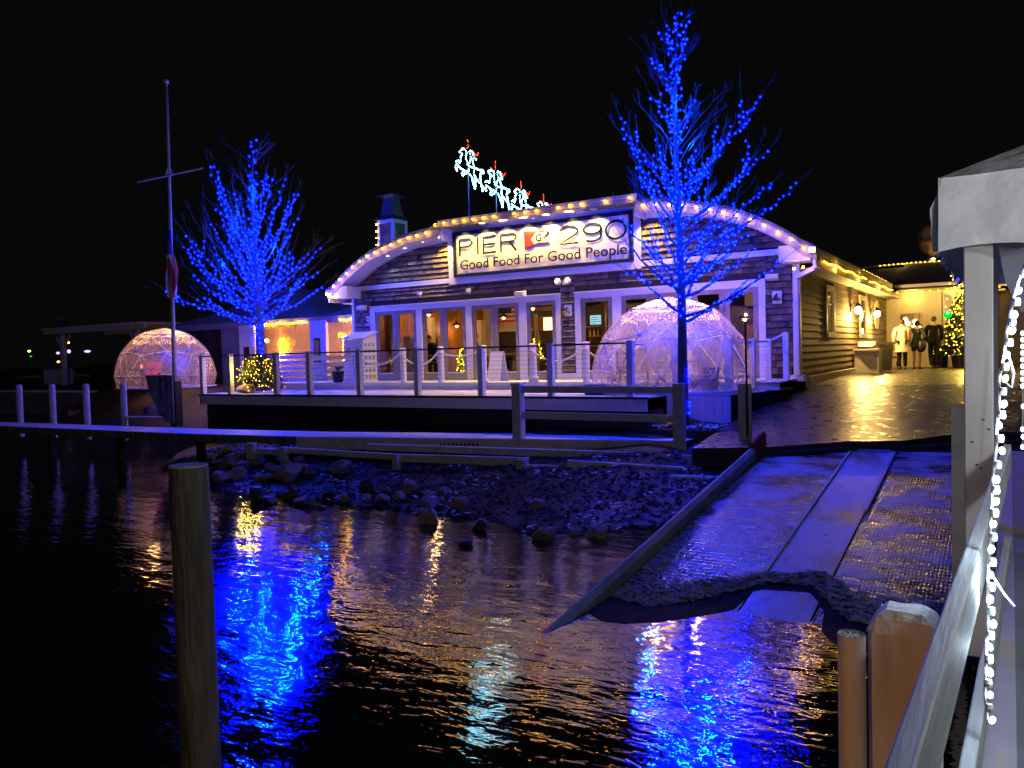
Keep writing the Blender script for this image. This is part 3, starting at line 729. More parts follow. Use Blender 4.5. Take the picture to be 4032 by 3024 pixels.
def trim(x0, x1, z0, z1, y=FY-.04): wallbox((x0, y, z0), (x1, FY+.03, z1), 'white', 'door_trim')
for a, b in ((-16.08, -15.905), (-14.337, -14.139), (-12.60, -12.415), (-10.891, -10.669), (-9.782, -9.647), (-9.231, -9.082), (-8.2, -7.967), (-6.345, -6.185), (-4.65, -4.503)): trim(a, b, 1.68, 3.722)
trim(-16.08, -9.647, 3.724, 3.87, FY-.05); trim(-9.231, -4.503, 3.724, 3.87, FY-.05); trim(-9.645, -9.233, 1.68, 1.85)
# header lip lit from above
wallbox((-16.1, FY-.09, 3.872), (-9.63, FY+.02, 3.892), 'white', 'door_trim'); wallbox((-9.25, FY-.09, 3.872), (-4.48, FY+.02, 3.892), 'white', 'door_trim')

# side wall with long weathered courses
SX = -3.8
wallbox((SX-.2, FY+.2, 1.5), (SX-.03, 32.75, 4.05))
W1, W2 = (20.85, 22.0, 2.58, 3.89), (26.2, 27.55, 2.58, 3.89)
z = 1.62; r = 0
while z < 4.02:
    h = .158; segs = [(FY+.12, 32.7)]
    for w in (W1, W2):
        if z+h > w[2] and z < w[3]:
            ns = []
            for a, b in segs:
                if w[0] > a and w[1] < b: ns += [(a, w[0]), (w[1], b)]
                else: ns.append((a, b))
            segs = ns
    for a, b in segs:
        y = a
        while y < b-.01:
            L = min(random.uniform(1.2, 2.6), b-y)
            mb = MB(); mb.tone = random.uniform(.45, .9); o = random.random()*.005
            p = [(SX+.012+o, y, z), (SX+.012+o, y+L-.006, z), (SX-.03, y+L-.006, z), (SX-.03, y, z), (SX-.018, y, z+h+.02), (SX-.018, y+L-.006, z+h+.02)]
            i = [mb.vert(q) for q in p]
            for f in ((0, 1, 5, 4), (3, 2, 1, 0), (0, 4, 3), (1, 2, 5)): mb.f.append([i[k] for k in f])
            mb.build('siding_board', 'shingle', bl); y += L
    z += h
for wi, (y0, y1, z0, z1) in enumerate((W1, W2)):
    f = MB()
    f.box((SX-.03, y0, z0), (SX+.045, y0+.12, z1)); f.box((SX-.03, y1-.12, z0), (SX+.045, y1, z1)); f.box((SX-.03, y0+.12, z1-.13), (SX+.045, y1-.12, z1)); f.box((SX-.03, y0+.12, z0), (SX+.055, y1-.12, z0+.13))
    f.box((SX-.02, y0+.12, (z0+z1)/2+.16), (SX+.02, y1-.12, (z0+z1)/2+.2))
    o = f.build('window', 'yellowwall', bl)
    g = MB(); g.box((SX-.012, y0+.12, z0+.13), (SX-.006, y1-.12, z1-.13)); g.build('pane', 'glass', o)
    b = MB(); b.box((SX-.027, y0+.121, z0+.131), (SX-.022, y1-.121, z1-.131)); b.build('blind', 'e_window', o)
# oval white board on the side wall
mb = MB(); N = 28
ring = [(SX+.05, 29.9+.55*math.cos(2*math.pi*k/N), 3.38+.49*math.sin(2*math.pi*k/N)) for k in range(N)]
ring0 = [(SX+.02, 29.9+.58*math.cos(2*math.pi*k/N), 3.38+.52*math.sin(2*math.pi*k/N)) for k in range(N)]
mb.poly(ring)
for k in range(N): mb.poly([ring0[k], ring0[(k+1) % N], ring[(k+1) % N], ring[k]])
solo(mb, 'oval_board', 'yellowwall', 'pale oval board hung on the shingled side wall past the second lantern', 'wall decoration')
# base curb on the side wall
mb = MB(); mb.box((SX+.02, 18.4, 1.4), (SX+.12, 25.3, 1.70)); solo(mb, 'wall_curb', 'oldwhite', 'low concrete curb along the foot of the shingled side wall', 'curb')

# interior room
inn = [((-16.55, 26.0, 1.6), (-3.99, 26.1, 4.2), 'darkint', 'interior_wall'), ((-16.6, 18.15, 1.6), (-16.5, 26.1, 4.2), 'orangewood', 'interior_wall'),
       ((-4.1, 18.15, 1.6), (-4.0, 26.0, 4.2), 'darkint', 'interior_wall'), ((-16.5, 18.0, 4.1), (-4.1, 26.0, 4.15), 'darkint', 'ceiling'), ((-16.5, 18.0, 1.60), (-4.1, 26.0, 1.66), 'intfloor', 'interior_floor'),
       ((-16.4, 24.4, 1.66), (-14.9, 24.5, 4.1), 'yellowwall', 'interior_wall')]
for a, b, m, n in inn: wallbox(a, b, m, n)
# orange board wall, individual boards
z = 1.68
while z < 4.05:
    mb = MB(); mb.box((-17.9+1.5, 25.3, z), (-12.9, 25.36+random.random()*.01, z+.145)); mb.build('wall_plank', 'orangewood', bl)
    z += .15
mb = MB(); mb.box((-12.2, 25.2, 2.35), (-10.0, 25.9, 2.42)); mb.box((-12.2, 25.3, 1.66), (-10.0, 25.9, 2.34)); solo(mb, 'bar_counter', 'orangewood', 'wooden counter seen through the third pair of glass doors', 'counter')

# ------------------------------------------------------------------ SIGN
sg = thing('banner_sign', (-10.2, FY-.08, 4.5), 'large cream banner reading PIER 290 Good Food For Good People with a navy border', 'banner')
SY = FY-.08
mb = MB()
nxs, nzs = 90, 22
x0, x1, z0, z1 = -12.86, -7.64, 4.56, 5.72
idx = []
for j in range(nzs+1):
    for i in range(nxs+1):
        x = lerp(x0, x1, i/nxs); z = lerp(z0, z1, j/nzs)
        e = min(1, min(i, nxs-i)/6, min(j, nzs-j)/4)
        w = noise.noise(Vector((x*1.3+z*1.5, z*1.0, 3)))*.014 + .009*math.sin((x*1.0 + z*1.6)*9 + 3*noise.noise(Vector((x, z, 0))))*(1-abs(2*j/nzs-1)*.3)*max(0, 1-(z-z0)*1.2)
        mb.vert((x, SY-.018+w*e, z))
for j in range(nzs):
    for i in range(nxs): a = j*(nxs+1)+i; mb.f.append([a, a+1, a+nxs+2, a+nxs+1])
mb.build('banner_cloth', 'banner', sg, smooth=True)
YF = SY-.042
mb = MB(); mb.box((-12.9, YF-.004, 5.655), (-7.6, SY+.03, 5.75)); mb.build('border', 'navy', sg)
mb = MB(); mb.box((-12.9, YF-.004, 4.53), (-7.6, SY+.03, 4.60)); mb.build('border', 'navy', sg)
mb = MB(); mb.box((-12.9, YF-.004, 4.601), (-12.80, SY+.03, 5.654)); mb.build('border', 'navy', sg)
mb = MB(); mb.box((-7.68, YF-.004, 4.601), (-7.6, SY+.03, 5.654)); mb.build('border', 'navy', sg)
def stroke(pts, w, closed=False):
    mb = MB(); n = len(pts); L = []; Rr = []
    for i, p in enumerate(pts):
        a = pts[(i-1) % n] if (closed or i > 0) else p; b = pts[(i+1) % n] if (closed or i < n-1) else p
        d0 = Vector((p[0]-a[0], p[1]-a[1])); d1 = Vector((b[0]-p[0], b[1]-p[1]))
        if d0.length < 1e-9: d0 = d1
        if d1.length < 1e-9: d1 = d0
        d0.normalize(); d1.normalize(); d = (d0+d1); d = d.normalized() if d.length > 1e-6 else d1
        k = 1/max(.5, d.dot(d1)); nn = Vector((-d.y, d.x))*(w/2*k)
        L.append((p[0]+nn.x, p[1]+nn.y)); Rr.append((p[0]-nn.x, p[1]-nn.y))
    m_ = n if closed else n-1
    for i in range(m_):
        j = (i+1) % n
        mb.poly([(Rr[i][0], YF, Rr[i][1]), (Rr[j][0], YF, Rr[j][1]), (L[j][0], YF, L[j][1]), (L[i][0], YF, L[i][1])])
    return mb
def arc(cx, cz, rx, rz, a0, a1, n=14): return [(cx+rx*math.cos(R(lerp(a0, a1, i/n))), cz+rz*math.sin(R(lerp(a0, a1, i/n)))) for i in range(n+1)]
def glyph(strokes, w=.055):
    mb = MB()
    for st in strokes:
        cl = st[1] if isinstance(st, tuple) else False; pts = st[0] if isinstance(st, tuple) else st
        s = stroke(pts, w, cl); b0 = len(mb.v)
        for v in s.v: mb.vert(v)
        mb.f += [[b0+k for k in f] for f in s.f]
    mb.build('letter', 'navy', sg)
T, Bt = 5.53, 5.10
glyph([[(-12.67, 5.09-.0), (-12.67, T)], [(-12.67, T), (-12.42, T)] + arc(-12.42, T-.105, .15, .105, 90, -90, 10) + [(-12.67, T-.21)]])
glyph([[(-12.07, Bt-.01), (-12.07, T+.015)]])
glyph([[(-11.49, T), (-11.89, T), (-11.89, Bt), (-11.49, Bt)], [(-11.89, (T+Bt)/2+.01), (-11.51, (T+Bt)/2+.01)]])
glyph([[(-11.33, Bt-.02), (-11.33, T)], [(-11.33, T), (-11.02, T)] + arc(-11.02, T-.10, .16, .10, 90, -90, 10) + [(-11.33, T-.2)], [(-11.06, T-.2), (-10.86, Bt-.01)]])
glyph([arc(-9.31, T-.12, .25, .135, 165, -40, 14) + [(-9.56, Bt+.01), (-9.04, Bt+.01)]])
glyph([(arc(-8.65, T-.12, .24, .125, 0, 351, 26), True), [(-8.41, T-.12)] + arc(-8.66, Bt+.14, .25, .135, 20, -130, 12)])
glyph([(arc(-8.02, (T+Bt)/2+.005, .265, .215, 0, 350, 30), True)])
# burgee flag with a letter G
def slab(pts, m, name, y, th=.01):
    mb = MB(); mb.poly([(p[0], y, p[1]) for p in pts])
    for i in range(len(pts)):
        a, b = pts[i], pts[(i+1) % len(pts)]; mb.poly([(b[0], y, b[1]), (a[0], y, a[1]), (a[0], y+th, a[1]), (b[0], y+th, b[1])])
    return mb.build(name, m, sg)
slab([(-10.62, 5.545), (-10.60, 5.09), (-10.2, 5.19), (-9.84, 5.18), (-10.02, 5.33), (-9.85, 5.47), (-10.2, 5.52)], 'navy', 'burgee_outline', YF-.001)
slab([(-10.60, 5.525), (-10.58, 5.115), (-10.33, 5.175), (-10.42, 5.32), (-10.27, 5.515)], 'red', 'burgee_red', YF-.004)
slab([(-10.25, 5.505), (-10.40, 5.32), (-10.31, 5.185), (-10.2, 5.215), (-9.90, 5.205), (-10.05, 5.33), (-9.91, 5.45), (-10.2, 5.50)], 'banner', 'burgee_white', YF-.004)
def text(body, x, z, size, m, y, sx=1.0, name='lettering', align='LEFT', parent=sg, extr=.004, bold=0.0):
    cu = bpy.data.curves.new(name, 'FONT'); cu.body = body; cu.size = size; cu.extrude = extr; cu.offset = bold; cu.align_x = align
    o = bpy.data.objects.new(name, cu); C.objects.link(o)
    me = bpy.data.meshes.new_from_object(o.evaluated_get(bpy.context.evaluated_depsgraph_get())); bpy.data.objects.remove(o)
    me.transform(Matrix.Diagonal((sx, 1, 1, 1))); me.transform(Matrix.Rotation(R(90), 4, 'X'))
    me.materials.clear(); me.materials.append(M[m]); me.name = name
    w = max(v.co.x for v in me.vertices)-min(v.co.x for v in me.vertices)
    return me, w
me, w = text('Good Food For Good People', 0, 0, .365, 'navy', 0, bold=.002)
me.transform(Matrix.Diagonal((4.93/w, 1, 1, 1)))
bmt = bmesh.new(); bmt.from_mesh(me); bmesh.ops.remove_doubles(bmt, verts=bmt.verts, dist=1e-5); seen = set(); bmt.faces.ensure_lookup_table()
for f0 in bmt.faces:
    if f0.index in seen: continue
    st_ = [f0]; seen.add(f0.index); isl = []
    while st_:
        f = st_.pop(); isl.append(f)
        for e in f.edges:
            for g_ in e.link_faces:
                if g_.index not in seen: seen.add(g_.index); st_.append(g_)
    mb = MB()
    for f in isl: mb.poly([v.co + Vector((-12.69, YF, 4.715)) for v in f.verts])
    mb.build('letter', 'navy', sg)
bmt.free()
me, w = text('G', 0, 0, .26, 'navy', 0, bold=.003); inst('lettering', me, (-10.27, YF-.008, 5.255), sg)

# downlights in the soffit, each with a real spot lamp
def downlight(x, z, energy, col=(1.0, .63, .12), m='e_spot', r=.08, y=17.62, spot=114):
    t = thing('downlight', (x, y, z-.02), '', 'downlight', 'recessed lights above the banner')
    mb = MB(); mb.lathe((x, y, z-.02), [(r+.015, .012), (r+.02, 0), (r, 0)], 14); mb.build('trim_ring', 'white', t)
    mb = MB(); mb.lathe((x, y, z-.014), [(r, 0), (r, .006)], 14); mb.build('lens', m, t)
    if energy: lamp('spot', 'SPOT', (x, y, z-.03), energy, col, t, .05, spot, .6, aim=(x, y+.08, z-1))
    return t
names = ['first', 'second', 'third', 'fourth', 'fifth', 'sixth', 'seventh']
for i, x in enumerate((-12.47, -11.80, -11.15, -10.49, -9.84, -9.18, -8.52)):
    downlight(x, 5.86, 200)['label'] = '%s warm recessed light from the left shining down on the banner' % names[i]
d = downlight(-13.18, 5.62, 180); d['label'] = 'warm recessed light just left of the banner over bright shingles'
d = downlight(-7.10, 5.62, 260); d['label'] = 'warm recessed light just right of the banner behind the tree twigs'
for i, (x, z) in enumerate(((-15.09, 5.27), (-14.45, 5.42), (-13.80, 5.56))):
    d = downlight(x, z, 14, (.8, .85, 1), 'e_cool', .04, spot=100)
    d['label'] = '%s small cool recessed light in the left curve of the eave' % ('lowest', 'middle', 'upper')[i]; d['group'] = 'cool lights in the left eave'

# wall fixtures on the facade
def wallpack(x, z, lab, lit=0, w=.26):
    t = thing('wall_pack', (x, FY-.05, z-.08), lab, 'wall light', 'box shaped lights on the facade')
    mb = MB(); mb.poly([(x-w/2, FY-.02, z+.06), (x+w/2, FY-.02, z+.06), (x+w/2, FY-.24, z+.03), (x-w/2, FY-.24, z+.03)][::-1])
    a = [(x-w/2, FY-.05, z-.09), (x+w/2, FY-.05, z-.09), (x+w/2, FY-.24, z-.05), (x-w/2, FY-.24, z-.05)]
    b = [(x-w/2, FY-.05, z+.07), (x+w/2, FY-.05, z+.07), (x+w/2, FY-.24, z+.04), (x-w/2, FY-.24, z+.04)]
    mb = MB()
    for q in ((a[0], a[1], a[2], a[3]), (b[3], b[2], b[1], b[0]), (a[3], a[2], b[2], b[3]), (a[0], a[3], b[3], b[0]), (a[2], a[1], b[1], b[2]), (a[1], a[0], b[0], b[1])): mb.poly(q)
    mb.build('housing', 'white', t)
    return t
wallpack(-16.3, 3.88, 'white box light on the dark shingles at the left corner of the facade')
wallpack(-10.76, 3.95, 'white box light glowing on top above the third door group')
wallpack(-4.32, 3.92, 'blue-lit white box light above the right end of the doors')
for i, (x, z, l) in enumerate(((-14.15, 4.17, 'small white cube sensor left of the pair under the trim beam'), (-12.44, 4.15, 'small white cube sensor right of the pair under the trim beam'))):
    mb = MB(); mb.box((x-.05, FY-.13, z-.05), (x+.05, FY-.03, z+.05)); mb.box((x-.02, FY-.06, z-.1), (x+.02, FY-.025, z-.051)); solo(mb, 'sensor_box', 'white', l, 'sensor', 'small sensors on the facade')
fd = thing('flood_light', (-9.5, FY-.05, 4.15), 'twin headed white flood light under the right part of the banner', 'flood light')
for x in (-9.64, -9.36):
    mb = MB(); mb.lathe((0, 0, 0), [(.03, -.09), (.075, -.02), (.085, .06), (.07, .075)], 12)
    mt = Matrix.Translation((x, FY-.12, 4.17)) @ Matrix.Rotation(R(75), 4, 'X'); mb.v = [mt @ v for v in mb.v]; mb.build('head', 'white', fd)
mb = MB(); mb.box((-9.55, FY-.07, 4.1), (-9.45, FY-.03, 4.2)); mb.build('base_plate', 'white', fd)
def barnlamp(x, z, lab):
    t = thing('wall_lantern', (x, FY-.05, z-.15), lab, 'wall lamp', 'unlit lanterns on white square plates')
    mb = MB(); mb.box((x-.10, FY-.05, z-.13), (x+.10, FY-.025, z+.15)); mb.build('plate', 'white', t)
    mb = MB(); mb.lathe((x, FY-.17, z-.06), [(.12, 0), (.10, .03), (.04, .07), (.03, .12)], 12); mb.build('shade', 'darkmetal', t)
    mb = MB(); mb.tube([(x, FY-.05, z+.06), (x, FY-.12, z+.1), (x, FY-.17, z+.05)], .012); mb.build('arm', 'darkmetal', t)
barnlamp(-16.15, 3.46, 'unlit lantern on a square plate at the left corner beside the doors')
barnlamp(-9.42, 3.43, 'unlit lantern on a square plate on the shingles between the door groups')
barnlamp(-4.25, 3.45, 'unlit lantern on a blue-lit plate at the right corner of the facade')

# interior lights and contents
def pendant(x, y, z, lab, e, col=(1, .5, .2), m='e_globe', shade='redpaint', emit=True):
    t = thing('pendant_lamp', (x, y, z), lab, 'pendant lamp', 'hanging lamps inside the restaurant')
    mb = MB(); mb.lathe((x, y, z), [(.17, 0), (.13, .06), (.04, .12), (.02, .14)], 14); mb.build('shade', shade, t)
    mb = MB(); mb.ball((x, y, z-.01), .05, 1); mb.build('bulb', m, t)
    mb = MB(); mb.tube([(x, y, z+.14), (x, y, 4.1)], .008, 5); mb.build('cord', 'darkmetal', t)
    lamp('light', 'POINT', (x, y, z-.12), e, col, t, .06)
pendant(-15.36, 19.8, 3.68, 'red shaded pendant lamp seen through the second pair of doors', 26)
pendant(-11.98, 20.5, 3.72, 'red shaded pendant lamp seen through the single door leaf', 12)
pendant(-16.1, 22.3, 3.4, 'hanging lamp inside behind the leftmost doors', 14)
pendant(-14.3, 22.5, 3.6, 'hanging lamp over the dining room by the plank wall', 26)
pendant(-9.5, 22.5, 3.5, 'hanging lamp near the bar counter', 18)
pendant(-5.55, 20.0, 3.1, 'bright bare globe seen through the rightmost doors', 14, shade='darkmetal')
pendant(-5.2, 20.2, 3.08, 'second bright globe at the right edge of the rightmost doors', 8, shade='darkmetal')
pendant(-7.6, 21.4, 3.4, 'hanging lamp inside behind the dome', 12)
mb = MB(); mb.box((-10.80, 21.92, 3.18), (-10.36, 21.98, 3.50)); tvb = thing('television', (-10.6, 21.95, 3.18), 'glowing pale blue television behind the right door group', 'television')
mb.build('casing', 'darkmetal', tvb); mb = MB(); mb.box((-10.79, 21.91, 3.20), (-10.37, 21.919, 3.485)); mb.build('screen', 'e_tv', tvb)
mb = MB()
for i in range(4): mb.box((-10.75, 21.906, 3.23+i*.06), (-10.75+.15+.05*((i*7) % 4), 21.909, 3.243+i*.06))
mb.build('screen_line', 'navy', tvb)
# more of the dining room
z = 1.68
while z < 4.05:
    for (ya, yb) in ((18.2, 20.3), (20.31, 22.6), (22.61, 25.9)):
        mb = MB(); mb.box((-16.5, ya, z), (-16.47-random.random()*.012, yb, z+.143)); mb.build('wall_plank', 'orangewood', bl)
    z += .147
def ipost(x, y, w, m, lab, z1=4.1):
    mb = MB(); mb.box((x-w/2, y-w/2, 1.66), (x+w/2, y+w/2, z1)); solo(mb, 'interior_post', m, lab, 'post')
ipost(-15.83, 20.5, .2, 'yellowwall', 'cream interior post between the plank wall and the second doors', 3.62)
ipost(-16.35, 19.2, .16, 'yellowwall', 'cream interior post just behind the leftmost door leaf')
ipost(-12.75, 22.0, .10, 'yellowwall', 'slim cream interior post behind the single door leaf', 3.62)
ipost(-15.95, 23.5, .3, 'yellowwall', 'broad cream interior post behind the third doors', 3.6)
ipost(-9.9, 21.0, .12, 'orangewood', 'brown interior post beside the television')
def ibox(a, b, m, nm, lab, cat): mb = MB(); mb.box(a, b); solo(mb, nm, m, lab, cat)
ibox((-15.75, 24.0, 3.18), (-14.2, 24.25, 3.24), 'yellowwall', 'wall_shelf', 'cream ledge below the striped flag', 'shelf')
ibox((-15.9, 24.35, 1.66), (-13.0, 24.4, 3.17), 'darkint', 'low_partition', 'dark partition below the cream ledge', 'partition')
ibox((-13.9, 24.5, 2.9), (-13.1, 24.55, 3.62), 'e_window', 'lit_window_shade', 'softly lit window shade deep inside behind the single leaf', 'window shade')
ibox((-13.7, 23.4, 3.62), (-12.6, 23.5, 3.80), 'coat_green', 'green_valance', 'dull green valance over the lit shade', 'valance')
ibox((-16.45, 19.9, 1.66), (-15.95, 21.0, 2.95), 'darkint', 'fireplace', 'dark fireplace surround behind the leftmost doors', 'fireplace')
ibox((-16.45, 19.85, 2.96), (-15.85, 21.05, 3.03), 'orangewood', 'mantel_shelf', 'wooden mantel over the dark fireplace', 'shelf')
for i, y in enumerate((20.05, 20.35)):
    mb = MB(); mb.tube([(-15.82, y, 2.95), (-15.82, y, 2.72), (-15.80, y-.10, 2.66)], [.05, .05, .04], 7); solo(mb, 'stocking', 'red', ('left' if i == 0 else 'right')+' red stocking hung from the wooden mantel', 'stocking')
sh = thing('back_bar', (-11.4, 23.8, 1.66), 'dark back bar with rows of bottles behind the television', 'bar')
mb = MB(); mb.box((-12.2, 23.9, 1.66), (-9.0, 24.2, 3.9)); mb.build('cabinet', 'darkint', sh)
for r_ in range(3):
    mb = MB(); mb.box((-12.1, 23.65, 2.55+r_*.32), (-9.1, 23.89, 2.58+r_*.32)); mb.build('shelf', 'orangewood', sh)
    for k in range(20):
        mb = MB(); mb.lathe((-12.0+k*.147, 23.75, 2.582+r_*.32), [(.03, 0), (.03, .13), (.012, .17), (.012, .22)], 6); mb.build('bottle', random.choice(['orangewood', 'coat_green', 'galv', 'yellowwall', 'brown']), sh)
lamp('shelf_light', 'POINT', (-10.6, 23.3, 3.7), 14, (1, .6, .25), sh, .05)
def dining(x, y, lab):
    t = thing('dining_table', (x, y, 1.66), lab, 'table')
    mb = MB(); mb.box((x-.45, y-.4, 2.37), (x+.45, y+.4, 2.41)); mb.build('tabletop', 'orangewood', t)
    mb = MB(); mb.lathe((x, y, 1.66), [(.25, 0), (.04, .05), (.04, .7)], 10); mb.build('pedestal', 'darkmetal', t)
    mb = MB(); mb.lathe((x+.1, y-.1, 2.412), [(.02, 0), (.03, .04), (.02, .09)], 8); mb.build('candle_jar', 'e_warm2', t) if False else mb.build('candle_jar', 'galv', t)
dining(-14.4, 19.2, 'small table just behind the second pair of doors'); dining(-11.6, 19.3, 'small table just behind the third pair of doors'); dining(-12.6, 21.0, 'small table deeper in the room between the doors and the bar'); dining(-5.6, 19.6, 'small table behind the rightmost doors')
ibox((-8.9, 18.6, 1.66), (-8.3, 18.75, 2.2), 'darkint', 'host_stand', 'dark low stand behind the right single door', 'stand')
ibox((-6.0, 21.6, 3.5), (-4.3, 21.65, 3.95), 'yellowwall', 'soffit_panel', 'cream band above the globes behind the rightmost doors', 'panel')
ibox((-6.0, 21.8, 1.7), (-4.3, 21.9, 3.0), 'orangewood', 'wood_panel', 'brown panelled wall below the globes behind the rightmost doors', 'panel')
# US flag hung inside
fg = thing('wall_flag', (-15.2, 24.3, 3.5), 'striped flag hung on the plank wall inside, seen through the third doors', 'flag')
for i in range(7):
    mb = MB(); mb.box((-15.75, 24.30, 3.52+i*.08), (-14.7, 24.32, 3.595+i*.08)); mb.build('stripe', 'flagred' if i % 2 == 0 else 'flagwhite', fg)
mb = MB(); mb.box((-15.75, 24.28, 3.84), (-15.1, 24.295, 4.08)); mb.build('canton', 'flagblue', fg)

def pine(name, x, y, z0, h, r, lab, seed, n=900, fairy=0, em='e_warm2', br=.016, parent=None, colored=False, cat='christmas tree', pot=False):
    rnd = random.Random(seed); t = thing(name, (x, y, z0), lab, cat)
    mb = MB(); mb.tube([(x, y, z0), (x, y, z0+h*.95)], [.05, .01], 6); mb.build('trunk', 'bark', t)
    mb = MB(); bulbs = MB(); bc = []
    for i in range(n):
        f = rnd.random()**.75; zz = z0+h*(.08+.9*f); rad = r*(1-f)**.8*(.45+.6*rnd.random()); a = rnd.uniform(0, 2*math.pi)
        p = Vector((x+rad*math.cos(a)*.25, y+rad*math.sin(a)*.25, zz+.03)); q = Vector((x+rad*math.cos(a), y+rad*math.sin(a), zz-.06+rnd.uniform(-.05, .08)))
        d = (q-p); s = d.cross(Vector((0, 0, 1))).normalized()*rnd.uniform(.02, .05)
        for k in range(3):
            c = p.lerp(q, .35+.3*k); w = s*(1.2-.25*k); u = Vector((0, 0, rnd.uniform(.01, .05)))
            mb.poly([c-w+u, c+w-u*.5, q+w*.2+Vector((0, 0, rnd.uniform(-.03, .03)))])
        bc.append(q)
    mb.build('foliage', 'pine', t)
    if fairy:
        for q in rnd.sample(bc, min(fairy, len(bc))): bulbs.ball(q+Vector((0, -.02, .01)), br*rnd.uniform(.7, 1.3), 0)
        bulbs.build('bulb', em, t, kind='stuff')
        for k in range(2): lamp('light', 'POINT', (x+.1, y-r*.75, z0+h*(.35+.3*k)), fairy*.12, (1, .6, .12), t, .04)
    return t
pine('christmas_tree', -16.0, 20.3, 1.66, 2.2, .55, 'dark decorated christmas tree inside the leftmost doors', 3, 420, 22, 'e_red', .02)
pine('christmas_tree', -13.35, 18.75, 1.66, .95, .34, 'small lit christmas tree on the floor behind the second doors', 4, 260, 60, 'e_warm', .010)
pine('christmas_tree', -12.9, 22.3, 2.0, 1.2, .3, 'slim lit christmas tree deep inside behind the third doors', 5, 200, 60, 'e_warm', .016)
pine('christmas_tree', -10.35, 18.65, 1.66, .75, .3, 'tiny coloured christmas tree behind the single door leaf', 6, 200, 26, 'e_red', .010)

# ------------------------------------------------------------------ string lights on the building
bulbW = ball_mesh('bulb', .022, 'e_warm', 1)
sl = thing('roof_string_lights', (CX, 17.2, 4.4), 'warm bulbs strung along the curved roof edge and the parapet', 'string lights')
path = []
x = CX-6.9
while x < CX+6.92:
    if -13.05 < x < -7.2: z = 5.915
    else: z = out_z(x)-.13
    dz = 0 if -13.05 < x < -7.2 else abs(out_z(x+.05)-out_z(x-.05))/.1
    path.append((x, 17.19, z)); x += .315/math.sqrt(1+dz*dz)
path2 = [p for i, p in enumerate(path) if i not in (21, 25, 29, 31)]
for p in path2: inst('bulb', bulbW, (p[0], p[1]+random.uniform(-.01, .01), p[2]+random.uniform(-.012, .012)), sl)
for p in ((-17.05, 17.2, 4.22), (-16.9, 17.2, 4.2), (-3.55, 17.2, 4.02), (-3.75, 17.25, 4.0), (-3.33, 17.15, 4.33)): inst('bulb', bulbW, p, sl)
mb = MB(); mb.tube([(p[0], p[1]+.012, p[2]+.018) for p in path], .006, 4); mb.build('cord', 'white', sl)
s2 = thing('eave_string_lights', (-3.28, 24, 4.1), 'dense golden bulbs under the side eave running back to the entrance', 'string lights')
bulbG = ball_mesh('bulb', .022, 'e_warm2', 1)
y = 17.9; i = 0
while y < 29.9:
    if not (22.6 < y < 22.9 or 24.0 < y < 24.5): inst('bulb', bulbG, (-3.27, y, 4.17 + .02*math.sin(y*3)), s2)
    y += .26; i += 1
mb = MB(); mb.tube([(-3.29, 17.9, 4.19), (-3.29, 29.9, 4.19)], .006, 4); mb.build('cord', 'darkmetal', s2)
y = 24.5
while y < 30: inst('bulb', bulbG, (-3.42, y, 4.47 + .01*random.random()), s2); y += .55
for y in (19.5, 23, 27): lamp('light', 'POINT', (-3.24, y, 4.12), 3.5, (1, .55, .1), s2, .02)

# chimney
ch = thing('chimney', (-18.1, 21.8, 5.2), 'shingled chimney with white corner trim and a flared metal flue, blue lit at left', 'chimney')
x0, x1, y0, y1 = -18.83, -18.12, 21.5, 22.25
mb = MB(); mb.box((x0+.03, y0+.03, 4.5), (x1-.03, y1-.03, 7.22)); mb.build('core', 'shingle', ch)
z = 5.6
while z < 7.15:
    mb = MB()
    xx = x0+.12
    while xx < x1-.12:
        w = min(random.uniform(.14, .2), x1-.12-xx); mb.tone = random.uniform(.5, 1.1); mb.box((xx, y0+.012, z), (xx+w-.008, y0+.029, z+.17)); xx += w
    yy = y0+.12
    while yy < y1-.12:
        w = min(random.uniform(.14, .2), y1-.12-yy); mb.tone = random.uniform(.5, 1.1); mb.box((x1-.029, yy, z), (x1-.012, yy+w-.008, z+.17)); yy += w
    mb.build('shingle_course', 'shingle', ch); z += .18
for (a, b) in ((x0, y0), (x1, y0), (x1, y1)):
    mb = MB(); mb.box((a-.012 if a == x0 else a-.1, b-.012 if b == y0 else b-.1, 4.6), (a+.1 if a == x0 else a+.012, b+.1 if b == y0 else b+.012, 7.2)); mb.build('corner_trim', 'white', ch)
mb = MB(); mb.box((x0-.012, y0-.014, 7.08), (x1+.014, y1+.012, 7.2)); mb.build('corner_trim', 'white', ch)
mb = MB(); mb.box((x0-.1, y0-.1, 7.201), (x1+.1, y1+.1, 7.30)); mb.build('cap_slab', 'darkmetal', ch)
mb = MB(); cx_, cy_ = (x0+x1)/2, (y0+y1)/2
def frus(mb, c, w0, w1, za, zb):
    a = [mb.vert((c[0]+sx*w0, c[1]+sy*w0, za)) for sx, sy in ((-1,-1),(1,-1),(1,1),(-1,1))]; b = [mb.vert((c[0]+sx*w1, c[1]+sy*w1, zb)) for sx, sy in ((-1,-1),(1,-1),(1,1),(-1,1))]
    for k in range(4): mb.f.append([a[k], a[(k+1)%4], b[(k+1)%4], b[k]])
    mb.f.append(a[::-1]); mb.f.append(b)
frus(mb, (cx_, cy_), .30, .19, 7.302, 7.98); mb.build('flue', 'galv', ch)
mb = MB(); frus(mb, (cx_, cy_), .24, .40, 7.99, 8.05); frus(mb, (cx_, cy_), .40, .30, 8.051, 8.09); mb.build('flue_cap', 'galv', ch)
for k in range(4): inst('bulb', bulbW, (x0-.04, y0-.03, 6.35+k*.24), ch)

